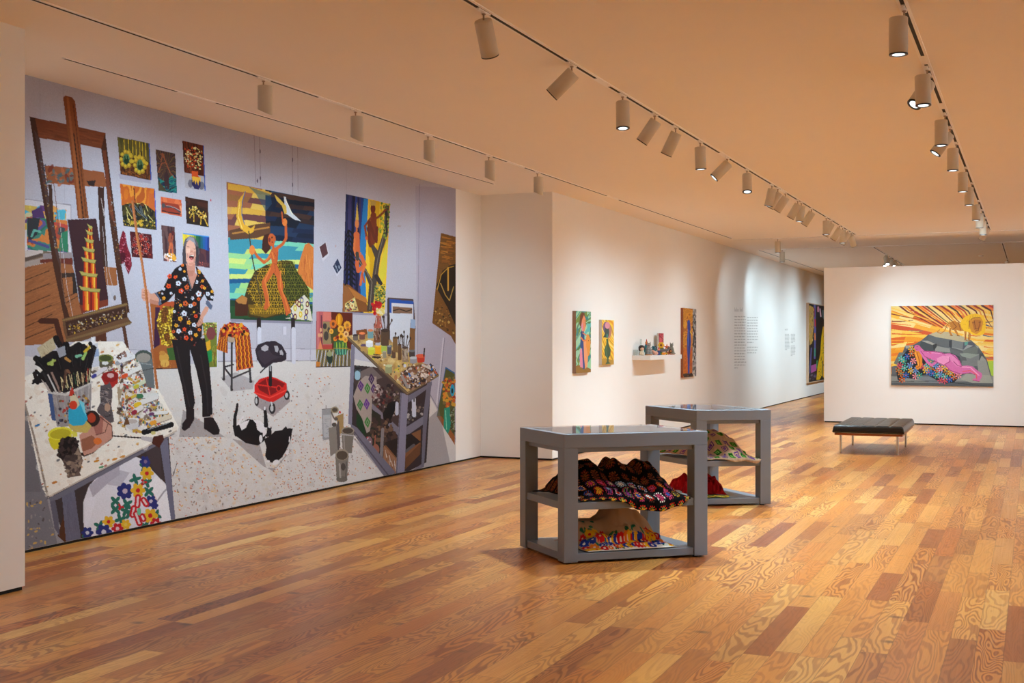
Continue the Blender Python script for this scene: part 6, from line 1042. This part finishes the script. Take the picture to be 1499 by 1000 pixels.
# ---------------------------------------------------------------- open grey display cases
SH = .445                                          # shelf height
def off_poly(q, d):
    """inset a convex outline by d"""
    n = len(q); r = []
    for i in range(n):
        p0, p1, p2 = q[i - 1], q[i], q[(i + 1) % n]
        a = (p1 - p0).normalized(); b = (p2 - p1).normalized(); na = Vector((-a.y, a.x, 0)); nb = Vector((-b.y, b.x, 0))
        k = (na + nb).normalized(); r.append(p1 + k * (d / max(.3, k.dot(na))))
    return r
def display_case(q, label):
    """q: the four corners counter-clockwise seen from above (camera-frame metres)"""
    W = [cw(a, b) for a, b in q]; c = sum(W, Vector()) / 4; W = [w - c for w in W]
    t = empty('display_case', (c.x, c.y, 0), label, 'display case')
    H, w = .944, .108
    for i in range(4):
        p = W[i]; a = (W[i - 1] - p).normalized(); b = (W[(i + 1) % 4] - p).normalized()
        MB().prism([(v.x, v.y) for v in (p, p + b * w, p + (a + b) * w * .96, p + a * w)], .012, H - .1).build('leg', M['grey'], t, bevel=.0025)
        f = p + (a + b) * .06; MB().tube((f.x, f.y, 0), (f.x, f.y, .013), .022, n=16).build('foot', M['lamprim'], t)
    def ring(d0, d1, z0, z1, name, m=M['grey'], bev=.0025):
        o = off_poly(W, d0); i = off_poly(W, d1); mb = MB(); v = [(p.x, p.y, z) for z in (z0, z1) for p in o + i]
        f = []
        for k in range(4):
            l = (k + 1) % 4; f += [(k, l, 8 + l, 8 + k), (4 + l, 4 + k, 12 + k, 12 + l), (k, 4 + k, 4 + l, l), (8 + k, 8 + l, 12 + l, 12 + k)]
        mb.add(v, f); return mb.build(name, m, t, bevel=bev)
    ring(0, .055, H - .1, H, 'top_frame'); ring(.03, .06, H - .135, H - .1, 'inner_rail')
    P = lambda d: [(p.x, p.y) for p in off_poly(W, d)]
    MB().prism(P(.05), H - .1, H - .075).build('deck', M['deck'], t)
    MB().prism(P(.004), H + .0005, H + .0065).build('glass_top', M['cases_glass'], t)
    MB().prism(P(.014), SH - .055, SH).build('middle_shelf', M['grey'], t, bevel=.002)
    MB().prism(P(.014), .018, .072).build('bottom_shelf', M['grey'], t, bevel=.002)
    return t, [w + c for w in W]
case1, Q1 = display_case([(.062, 9.46), (.378, 8.72), (1.472, 9.05), (1.139, 9.74)], 'grey open display case nearest the camera, holding a black crochet blanket')
case2, Q2 = display_case([(1.404, 12.66), (1.807, 11.78), (2.563, 11.90), (2.17, 12.95)], 'grey open display case standing behind the first, holding a beige crochet blanket')

# ---------------------------------------------------------------- textiles on the shelves
def smooth1(xs, ys, x): 
    x = np.asarray(x, float); i = np.clip(np.searchsorted(xs, x) - 1, 0, len(xs) - 2); xs = np.array(xs, float); ys = np.array(ys, float)
    t = np.clip((x - xs[i]) / (xs[i + 1] - xs[i]), 0, 1); t = t * t * (3 - 2 * t); return ys[i] * (1 - t) + ys[i + 1] * t
def cloth(name, Q, iB, foot, zs, top, prof, hang, size, paint, base, mtl, label, cat, nu=150, nv=110, fold=.012, seed=1, thick=.005, back=.10, knee=.32):
    """foot: footprint (front-left, front-right, back-right, back-left) in (s along the front edge B->C, t inwards);
    top(u): ridge height above the shelf; prof(v): its share from front to back; hang(u): length hanging over the front edge"""
    B, Cc = Q[iB], Q[(iB + 1) % 4]; e = (Cc - B).normalized(); nrm = Vector((-e.y, e.x, 0))
    u = np.linspace(0, 1, nu)[None, :] * np.ones((nv, 1)); v = np.linspace(0, 1, nv)[:, None] * np.ones((1, nu))
    hg = hang(u); tot = size[1] / 100.0
    (s0, t0), (s1, t1), (s2, t2), (s3, t3) = foot
    vv = np.clip((v * (tot + hg) - hg) / tot, 0, 1)             # 0 at the shelf edge, 1 at the back
    over = np.clip(hg - v * (tot + hg), 0, None)                # length beyond the edge
    s = (s0 * (1 - u) + s1 * u) * (1 - vv) + (s3 * (1 - u) + s2 * u) * vv
    t = (t0 * (1 - u) + t1 * u) * (1 - vv) + (t3 * (1 - u) + t2 * u) * vv
    n1 = vnoise(u * 9 + seed, v * 6, seed); n2 = vnoise(u * 21, v * 13 + seed, seed + 1); n3 = vnoise(u * 4.3, v * 3.1 + seed * 2, seed + 2)
    h = top(u) * prof(vv)
    edge = np.clip(np.minimum(np.minimum(u, 1 - u) * 9, (1 - vv) * 7 + .1), 0, 1)
    z = zs + .007 + h + fold * edge * (n1 * 1.2 + n2 * .5) * (1 + 1.2 * (h > .03)) * np.clip(vv * 12, 0, 1)
    t = t + (n3 - .5) * .05 * edge - over * .02 - np.where(over > 0, .012, 0) + .012 * (over > 0) * np.clip(1 - over / .01, 0, 1) * 0
    t = np.where(over > 0, t - .018 * np.clip(over / .015, 0, 1) + .010 * np.sin(u * 38 + seed) * np.clip(over * 10, 0, 1), t)
    s = s + (vnoise(u * 5, v * 7, seed + 4) - .5) * .03
    z = z - over + .008 * np.clip(1 - over / .02, 0, 1) * (over > 0) * 0
    P = np.stack([B.x + e.x * s + nrm.x * t, B.y + e.y * s + nrm.y * t, z], -1)
    C = Canvas(u * size[0], (1 - v) * size[1], base); paint(C)
    o = grid_obj(name, P, lin(C.c), mtl, smooth=True, thick=-thick)
    return tag(o, label, cat)
M['yarn'] = mat_painted('crochet_yarn', (1, 1, 1), .95, .1)
M['linen'] = mat_painted('embroidered_linen', (1, 1, 1), .9, .1)

def granny(C):
    R = random.Random(4); W, H = 122, 84
    pal_ = [(226, 50, 34), (236, 170, 40), (70, 90, 180), (240, 236, 226), (210, 70, 110), (110, 150, 80), (150, 190, 220), (236, 110, 40), (130, 60, 140), (200, 190, 150), (90, 60, 50)]
    C.spk([(0, 0), (W, 0), (W, H), (0, H)], [(26, 22, 26), (8, 8, 10)], 900, .5, 1.2)
    for j in range(8):
        for i in range(12):
            x = 5.1 + i * 10.2; y = H - 5.4 - j * 10.2
            if j == 0: cs = [(236, 176, 50), (130, 150, 70), (230, 54, 36)]
            elif j >= 3: cs = [(120, 70, 30), (150, 66, 30), (104, 40, 28)] if (i + j) % 2 else [(96, 50, 30), (130, 60, 34), (140, 80, 40)]  # upper rows in darker browns, shade painted into the yarn
            else: cs = [R.choice(pal_) for _ in range(3)]
            C.ell(x, y, 1.0, 1.0, cs[0])
            for r, n, k in ((1.5, 7, 0), (2.5, 10, 1), (3.5, 12, 2)):
                for a in range(n):
                    t = a * 6.283 / n; q = r * (1 + .13 * abs(math.sin(2 * t))); C.ell(x + q * math.cos(t), y + q * math.sin(t), .56, .56, cs[k])
            C.spk([(x - 3.4, y - 3.4), (x + 3.4, y - 3.4), (x + 3.4, y + 3.4), (x - 3.4, y + 3.4)], [(14, 12, 14)], 12, .25, .45)
ux = lambda xs, ys: (lambda u: smooth1(xs, ys, u))
cloth('crochet_blanket', Q1, 1, ((.122, 0.012), (1.01, .014), (.93, .62), (-.02, .66)), SH,
      ux([0, .14, .24, .32, .40, .50, .60, .68, .76, .85, .93, 1], [.02, .16, .235, .225, .17, .255, .20, .165, .235, .20, .10, .02]),
      lambda v: smooth1([0, .12, .30, .50, .66, .85, 1], [.04, .16, .40, .92, 1.0, .5, .12], v),
      ux([0, .18, .38, .52, .70, .85, 1], [0.0, .0, .02, .085, .095, .065, .01]), (122, 78), granny, (14, 12, 14), M['yarn'],
      'black crochet blanket of colourful granny squares heaped on the nearer case', 'blanket', nu=330, nv=230, fold=.016, seed=3, thick=.006)
def emb_cloth(C):
    W, H = 100, 70
    G, Yl, Rd, Bu, Or = (40, 110, 80), (236, 180, 30), (206, 34, 36), (36, 60, 150), (230, 120, 40)
    C.poly([(0, 0), (W, 0), (W, H), (0, H)], (186, 150, 118)); C.poly([(16, H - 12), (96, H - 12), (100, H), (12, H)], (232, 226, 214))
    R = random.Random(8)
    def fl(x, y, r, c, k):
        for t in range(7): C.ell(x + r * .6 * math.cos(t * .9), y + r * .6 * math.sin(t * .9), r * .42, r * .34, c, t * .9)
        C.ell(x, y, r * .28, r * .28, k)
    for n in range(120):
        x = R.uniform(4, 96); y = H - R.uniform(3, 20 + 8 * abs(x - 50) / 50 + (14 if x < 30 else 0))
        C.ell(x, y, 2.3, 1.1, G, R.uniform(0, 3.1))
    for n in range(52):
        x = 3 + n * 1.85; y = H - 4 - (n * 7.3) % (15 + (14 if x < 32 else 6 if x > 75 else 0)); c = [Yl, Rd, Bu, Rd, Yl, Or, Bu][n % 7]
        fl(x, y, 4.3 if n % 3 else 3.2, c, Rd if c == Yl else (236, 220, 200))
    C.line([(0, H - .5), (W, H - .5)], 1.4, (240, 236, 228))
cloth('embroidered_cloth', Q1, 1, ((.20, .03), (.93, .06), (.80, .56), (.10, .56)), .072,
      ux([0, .12, .26, .38, .48, .58, .68, .78, .88, 1], [.03, .13, .155, .165, .235, .26, .235, .20, .14, .03]),
      lambda v: smooth1([0, .14, .34, .55, .72, .88, 1], [.01, .05, .38, .95, 1.0, .55, .15], v),
      ux([0, 1], [0, 0]), (100, 70), emb_cloth, (186, 150, 118), M['linen'],
      'beige cloth embroidered with red, yellow and blue flowers, under the black blanket', 'cloth', nu=230, nv=160, fold=.020, seed=7, thick=.003)
def purple_cloth(C):
    W, H = 92, 84
    C.spk([(0, 0), (W, 0), (W, H), (0, H)], [(196, 170, 140), (178, 150, 122)], 500, .6, 1.3)
    for j in range(8):
        for i in range(9):
            x = 5 + i * 10.4; y = H - 6 - j * 10.6; c, d = (((88, 40, 130), (150, 110, 180)) if (i + j) % 2 else ((60, 130, 44), (24, 66, 30)))
            q = lambda r, k=.85: [(x - r, y - r * k), (x + r, y - r * k), (x + r, y + r * k), (x - r, y + r * k)]
            C.poly(q(3.6), c); C.poly(q(2.5), (196, 168, 140) if (i + j) % 2 else d); C.poly(q(1.7), c if (i + j) % 2 else (120, 190, 80)); C.poly(q(.7), d)
cloth('crochet_blanket', Q2, 1, ((.10, .012), (.66, .014), (.50, .76), (-.24, .80)), SH,
      ux([0, .15, .28, .36, .46, .56, .66, .78, .9, 1], [.03, .07, .06, .10, .20, .245, .22, .16, .07, .02]),
      lambda v: smooth1([0, .10, .24, .45, .62, .85, 1], [.10, .18, .40, .95, 1.0, .55, .15], v),
      ux([0, .3, .55, .75, .9, 1], [0, .0, .04, .03, .04, .0]), (92, 84), purple_cloth, (186, 158, 130), M['yarn'],
      'beige crochet blanket with purple and green squares on the farther case', 'blanket', nu=220, nv=180, fold=.016, seed=11, thick=.005)
def red_cloth(C): C.spk([(0, 0), (60, 0), (60, 50), (0, 50)], [(170, 20, 30), (120, 10, 20), (190, 34, 40)], 500, .5, 1.6)
cloth('folded_cloth', Q2, 1, ((-.02, .22), (.38, .20), (.36, .52), (-.15, .60)), .072,
      ux([0, .2, .35, .55, .75, .9, 1], [.05, .12, .10, .13, .15, .09, .02]), lambda v: smooth1([0, .3, .6, .85, 1], [.1, .7, 1.0, .6, .1], v),
      ux([0, 1], [0, 0]), (60, 50), red_cloth, (150, 16, 26), M['yarn'], 'crumpled dark red cloth on the bottom shelf of the farther case', 'cloth', nu=90, nv=70, fold=.03, seed=5, thick=.004)
def bright_cloth(C): C.spk([(0, 0), (30, 0), (30, 14), (0, 14)], [(220, 190, 50), (60, 130, 60), (226, 210, 120), (40, 60, 40), (206, 110, 40)], 120, .6, 1.5)
cloth('knitted_patch', Q2, 1, ((.14, .05), (.36, .05), (.34, .14), (.12, .15)), .072, ux([0, 1], [.008, .01]), lambda v: smooth1([0, .5, 1], [.2, 1, .3], v),
      ux([0, 1], [0, 0]), (30, 14), bright_cloth, (200, 180, 70), M['yarn'], 'small yellow and green knitted patch in front of the red cloth', 'patch', nu=50, nv=30, fold=.005, seed=2, thick=.003)

# ---------------------------------------------------------------- black leather daybed
fl_, fr_, bl_, br_ = cw(4.66, 17.38), cw(5.53, 17.02), cw(5.44, 19.25), cw(6.27, 18.86)
ex = (fr_ - fl_).normalized(); ey = Vector((-ex.y, ex.x, 0)); o0 = fl_
day = empty('daybed', (o0.x, o0.y, 0), 'black tufted leather daybed on a wooden frame with thin steel legs', 'bench', None, math.atan2(ex.y, ex.x))
DW, DL = .94, 1.96
rl = MB(); z0, z1, rw = .268, .30, .045
MB().box(0, DW, 0, rw, z0, z1).build('rail', M['rail'], day, bevel=.006); MB().box(0, DW, DL - rw, DL, z0, z1).build('rail', M['rail'], day, bevel=.006)
MB().box(0, rw, rw, DL - rw, z0, z1).build('rail', M['rail'], day, bevel=.006); MB().box(DW - rw, DW, rw, DL - rw, z0, z1).build('rail', M['rail'], day, bevel=.006)
for i in range(9): y = .12 + i * .215; MB().box(.03, DW - .03, y, y + .05, z1 - .002, z1 + .004).build('strap', M['strap'], day)
for x in (.075, DW - .075):
    for y in (.10, 1.56): MB().tube((x, y, .0), (x, y, z0 + .005), .0165, n=20).build('leg', M['steel'], day)
# cushion: tufted panels, five across and ten along
nu, nv = 150, 260; u = np.linspace(0, 1, nu)[None, :] * np.ones((nv, 1)); v = np.linspace(0, 1, nv)[:, None] * np.ones((1, nu))
cu = np.abs((u * 5) % 1 - .5) * 2; cv_ = np.abs((v * 10) % 1 - .5) * 2
puff = (1 - cu ** 6) * (1 - cv_ ** 6); but = np.exp(-(((1 - cu) / .25) ** 2 + ((1 - cv_) / .25) ** 2) * 2)
eu = np.minimum(u, 1 - u) * .98; ev = np.minimum(v, 1 - v) * 2.0; ed = np.minimum(eu, ev)
rnd = np.sqrt(np.clip(1 - (1 - np.clip(ed / .035, 0, 1)) ** 2, 0, 1))
z = .345 + .062 * rnd + .009 * puff * np.clip(ed / .03, 0, 1) - .008 * but * (ed > .05)
X = -.02 + u * .98; Y = -.03 + v * 2.0
top = np.stack([X, Y, z], -1)
mb = MB(); mb.add([tuple(p) for p in top.reshape(-1, 3)], [(j * nu + i, j * nu + i + 1, (j + 1) * nu + i + 1, (j + 1) * nu + i) for j in range(nv - 1) for i in range(nu - 1)], 0, True)
ring = [(j, i) for i, j in [(i, 0) for i in range(nu)]] + [(j, nu - 1) for j in range(1, nv)] + [(nv - 1, i) for i in range(nu - 2, -1, -1)] + [(j, 0) for j in range(nv - 2, 0, -1)]
n = len(ring); rows = []
for zz_, ins in ((.345, 0), (.322, -.006), (.306, .004)):
    rows.append([(X[j, i] + (ins if i == 0 else -ins if i == nu - 1 else 0), Y[j, i] + (ins if j == 0 else -ins if j == nv - 1 else 0), zz_) for j, i in ring])
vs = [p for r in rows for p in r]; mb.add(vs, [(k * n + a, k * n + (a + 1) % n, (k + 1) * n + (a + 1) % n, (k + 1) * n + a)[::-1] for k in range(2) for a in range(n)], 0, True); mb.add(rows[-1], [tuple(range(n))[::-1]], 0)
mb.build('cushion', M['leather'], day)
# ---------------------------------------------------------------- floating shelf and what stands on it
SX = XL + .315; sy0, sy1 = y_on(952.5, SX), y_on(998, SX); ZS = 1.392
shf = MB().box(XL + .001, SX, sy0, sy1, ZS - .075, ZS).build('floating_shelf', M['shelf'], bevel=.002)
tag(shf, 'white floating shelf on the long wall, crowded with figurines', 'shelf')
_mc = {}
def cm(r, g, b, rough=.45):
    k = (r, g, b)
    if k not in _mc: _mc[k] = mat('glaze_%s' % ['cream', 'brown', 'dark', 'warm', 'cool', 'pale', 'deep', 'soft', 'bright', 'dull'][len(_mc) % 10], k, rough, var=.15, scale=60)
    return _mc[k]
M['clear'] = mat_glass('clear_glass', (.93, .96, .96), 1.35)
def figure(name, px, dep, label, cat, parts, s=1.0, rz=0.0):
    """px: picture column; dep: distance from the wall; parts: (name, [shapes], colour)"""
    x = XL + dep; y = y_on(px, x); t = empty(name, (x, y, ZS), label, cat, None, rz + YAW)
    for nm, shapes, col in parts:
        mb = MB()
        for sh in shapes:
            k, a = sh[0], sh[1:]
            if k == 'b': mb.ball([c * s for c in a[0]], *[c * s for c in a[1:4]])
            elif k == 't': mb.tube([c * s for c in a[0]], [c * s for c in a[1]], a[2] * s, a[3] * s, n=10)
            elif k == 'l': mb.lathe([(r * s, z * s) for r, z in a[0]], [c * s for c in (a[1] if len(a) > 1 else (0, 0, 0))], n=18)
            elif k == 'x': mb.box(*[c * s for c in a])
        mb.build(nm, col if not isinstance(col, tuple) else cm(*col), t)
    return t
# clear glass bowl and bottle
figure('glass_tumbler', 930.2, .05, 'clear glass tumbler at the left end of the shelf', 'glass', [('bowl', [('l', [(.001, .001), (.034, .001), (.040, .05), (.038, .095), (.036, .095), (.037, .05), (.031, .006), (.001, .006)])], M['clear'])])
figure('glass_bottle', 938.2, .08, 'tall clear glass bottle behind the dark haired doll', 'bottle', [('body', [('l', [(.001, .001), (.040, .001), (.042, .12), (.018, .17), (.016, .26), (.019, .262), (.019, .27), (.014, .27), (.013, .17), (.037, .12), (.036, .006), (.001, .006)])], M['clear'])])
# doll with dark hair
figure('doll', 939.6, .135, 'small pale doll with a round mop of dark brown hair', 'doll', [
    ('body', [('l', [(.025, 0), (.040, .004), (.038, .03), (.022, .075), (.014, .085)]), ('t', (-.02, -.02, .06), (-.035, -.03, .02), .009, .008), ('t', (.02, -.02, .06), (.035, -.03, .02), .009, .008), ('t', (-.014, -.015, .03), (-.016, -.022, .0), .011, .010), ('t', (.014, -.015, .03), (.016, -.022, .0), .011, .010)], (206, 186, 160)),
    ('head', [('b', (0, -.012, .108), .034, .032, .032), ('b', (0, -.045, .104), .006, .005, .005)], (226, 190, 160)), ('hair', [('b', (-.004, .008, .128), .052, .045, .044), ('b', (-.032, 0, .105), .022, .026, .036), ('b', (.03, .004, .12), .022, .024, .028)], (44, 28, 24))])
# rooster
figure('rooster_figurine', 946.5, .12, 'tall teal rooster figurine with an orange head, behind the striped cat', 'figurine', [
    ('body', [('l', [(.030, 0), (.034, .006), (.030, .03), (.045, .07), (.048, .11), (.036, .15), (.02, .19)]), ('b', (.02, .03, .10), .03, .05, .04)], (40, 130, 140)), ('head', [('b', (-.002, -.01, .205), .022, .026, .028), ('t', (0, -.03, .2), (0, -.055, .19), .008, .002)], (216, 120, 40)),
    ('comb', [('t', (0, -.01, .225), (0, -.005, .27), .014, .003), ('b', (0, -.03, .178), .01, .01, .014)], (200, 50, 40)), ('tail', [('t', (0, .04, .11), (.01, .085, .17), .03, .01)], (206, 180, 60))])
# striped cat
def striped(name, dark, light):
    m, nt, b = new_mat(name); tc = nt.nodes.new('ShaderNodeTexCoord'); w = nt.nodes.new('ShaderNodeTexWave'); w.inputs['Scale'].default_value = 22; w.inputs['Distortion'].default_value = 6; w.bands_direction = 'Z'
    r = nt.nodes.new('ShaderNodeMix'); r.data_type = 'RGBA'; nt.links.new(tc.outputs['Object'], w.inputs['Vector']); nt.links.new(w.outputs['Fac'], r.inputs[0]); r.inputs[6].default_value = (*dark, 1); r.inputs[7].default_value = (*light, 1); nt.links.new(r.outputs[2], b.inputs['Base Color']); b.inputs['Roughness'].default_value = .4; return m
M['tabby'] = striped('tabby_glaze', (.02, .018, .02), (.55, .52, .50)); M['tabby2'] = striped('grey_green_glaze', (.06, .07, .06), (.38, .40, .34))
def sit_cat(nm, px, dep, label, m, s, base):
    figure(nm, px, dep, label, 'figurine', [
        ('body', [('l', [(.045, .012), (.056, .03), (.052, .08), (.036, .13), (.024, .155)], (0, .01, 0)), ('t', (-.02, -.03, .11), (-.022, -.045, .015), .014, .012), ('t', (.02, -.03, .11), (.022, -.045, .015), .014, .012), ('t', (.03, .05, .02), (.065, .0, .02), .012, .010), ('b', (-.03, .01, .035), .03, .045, .035), ('b', (.03, .01, .035), .03, .045, .035)], m),
        ('head', [('b', (0, -.015, .175), .034, .032, .030), ('b', (0, -.043, .166), .014, .010, .010)], m), ('ear', [('t', (-.02, -.01, .195), (-.026, -.01, .225), .012, .002)], m), ('ear', [('t', (.02, -.01, .195), (.026, -.01, .225), .012, .002)], m), ('base', [('l', [(.06, 0), (.062, .012), (.05, .016)])], base)], s)
sit_cat('cat_figurine', 949.8, .19, 'grey striped sitting cat figurine on an orange base, left half of the shelf', M['tabby'], 1.0, (200, 120, 40))
sit_cat('cat_figurine', 983.0, .20, 'grey green sitting cat figurine with pointed ears at the right end', M['tabby2'], .95, (150, 76, 34))
figure('lion_figurine', 979.5, .24, 'small rust brown lion figurine lying before the right hand cat', 'figurine', [('body', [('b', (.0, .02, .028), .035, .05, .026), ('t', (-.02, -.02, .02), (-.02, -.05, .006), .01, .009), ('t', (.02, -.02, .02), (.02, -.05, .006), .01, .009)], (176, 96, 44)), ('mane', [('b', (.02, -.02, .062), .036, .03, .036)], (66, 34, 24)), ('head', [('b', (.02, -.045, .062), .018, .016, .018)], (190, 130, 70))])
figure('shell', 958.8, .27, 'pink seashell leaning beside the striped cat', 'shell', [('shell', [('t', (0, 0, .035), (-.05, 0, .09), .035, .006), ('b', (.012, 0, .034), .042, .030, .033)], (232, 180, 160))])
figure('vase', 957.3, .14, 'dark teal ceramic vase with two small handles', 'vase', [('body', [('l', [(.028, 0), (.030, .004), (.040, .05), (.040, .09), (.026, .125), (.034, .15), (.030, .15), (.022, .125)])], (30, 90, 100)), ('handle', [('t', (-.03, 0, .135), (-.052, 0, .12), .006, .006), ('t', (-.052, 0, .12), (-.04, 0, .085), .006, .006)], (26, 80, 92)), ('handle', [('t', (.03, 0, .135), (.052, 0, .12), .006, .006), ('t', (.052, 0, .12), (.04, 0, .085), .006, .006)], (26, 80, 92))])
# small red painting leaning on the wall
def art5(C):
    C.quad([(0, 0), (100, 0), (100, 200), (0, 200)], lambda u, v: pal(vnoise(u*4, v*7, 61), [(170, 50, 66), (206, 70, 84), (150, 36, 50), (226, 110, 120), (190, 60, 70)])); C.ell(40, 70, 26, 34, (226, 90, 100)); C.poly([(0, 150), (100, 150), (100, 200), (0, 200)], (226, 190, 170)); C.line([(0, 20), (100, 60)], 8, (120, 30, 44)); C.ell(70, 120, 12, 14, (240, 150, 150))
ya, yb = y_on(964.9, XL + .10), y_on(971.8, XL + .10); zt = ZS + .37
P = np.array((XL + .095, ya, zt))[None, None] + np.linspace(0, 1, 60)[None, :, None] * np.array((0, yb - ya, 0)) + np.linspace(0, 1, 120)[:, None, None] * np.array((0, 0, ZS - zt))
C_ = Canvas(np.linspace(0, 100, 60)[None, :] * np.ones((120, 1)), np.linspace(0, 200, 120)[:, None] * np.ones((1, 60)), (190, 60, 70)); art5(C_)
t = empty('painting', (XL, (ya + yb) / 2, ZS), 'little red and pink painting standing at the back of the shelf', 'painting')
sub(grid_obj('painted_canvas', P, lin(C_.c), M['paint']), t); sub(MB().box(XL + .062, XL + .0945, ya, yb, ZS, zt).build('canvas_edge', M['canvas_side']), t)
figure('flower_vase', 967.5, .20, 'yellow sunflower in a green bottle in front of the red painting', 'vase', [('bottle', [('l', [(.026, 0), (.03, .03), (.02, .08), (.012, .1), (.012, .12)])], (110, 150, 50)), ('petals', [('b', (.035 * math.cos(k), -.02, .165 + .035 * math.sin(k)), .022, .012, .022) for k in (0, 1, 2.1, 3.1, 4.2, 5.2)], (244, 190, 40)), ('flower_centre', [('b', (0, -.028, .165), .02, .012, .02)], (150, 80, 30)), ('leaf', [('b', (.03, 0, .10), .03, .006, .014)], (70, 110, 40))])
figure('starfish', 976.2, .18, 'orange and red starfish standing behind the grey dog', 'starfish', [('arms', [('t', (0, 0, .13), (.055 * math.cos(k), 0, .13 + .055 * math.sin(k)), .018, .004) for k in (.3, 1.57, 2.8, 4.1, 5.3)] + [('t', (0, 0, .09), (0, 0, .0), .012, .018)], (220, 110, 60))])
figure('dog_figurine', 970.0, .25, 'long low grey dog figurine in the middle of the shelf', 'figurine', [('body', [('t', (-.06, 0, .075), (.075, 0, .08), .024, .022), ('b', (-.06, 0, .075), .025, .024, .024), ('b', (.075, 0, .08), .023, .022, .022)], (104, 104, 106)), ('head', [('t', (.085, 0, .085), (.10, 0, .12), .014, .016), ('b', (.108, 0, .122), .022, .015, .014)], (96, 96, 98)), ('ear', [('t', (.1, .008, .13), (.098, .01, .15), .006, .002)], (80, 80, 84)), ('tail', [('t', (-.08, 0, .085), (-.115, 0, .11), .007, .003)], (96, 96, 98))] +
       [('leg', [('t', (x, y, .07), (x, y, 0), .010, .009)], (96, 96, 98)) for x in (-.055, .065) for y in (-.013, .013)])
figure('doll', 964.2, .28, 'tiny doll in a dark blue dress with a pink face, under the red painting', 'doll', [('dress', [('l', [(.035, 0), (.033, .012), (.018, .065), (.010, .078)]), ('t', (.015, -.005, .06), (.045, -.01, .05), .008, .006), ('t', (-.015, -.005, .06), (-.04, -.01, .04), .008, .006)], (44, 56, 120)), ('head', [('b', (0, -.004, .095), .019, .018, .02)], (236, 150, 130)), ('hat', [('t', (0, 0, .108), (0, 0, .13), .018, .006)], (200, 70, 60))])
figure('fish_figurine', 971.5, .285, 'small orange and yellow fish figurine below the grey dog', 'figurine', [('body', [('b', (0, 0, .022), .034, .012, .022)], (240, 150, 40)), ('tail', [('t', (.03, 0, .022), (.05, 0, .03), .004, .016)], (236, 200, 60))])
figure('bird_figurine', 975.6, .285, 'tiny yellow bird figurine beside the orange fish', 'figurine', [('body', [('b', (0, 0, .02), .022, .014, .018)], (240, 200, 50)), ('head', [('b', (-.018, 0, .04), .012, .010, .011)], (236, 150, 50)), ('beak', [('t', (-.028, 0, .04), (-.04, 0, .038), .004, .001)], (200, 90, 40))])
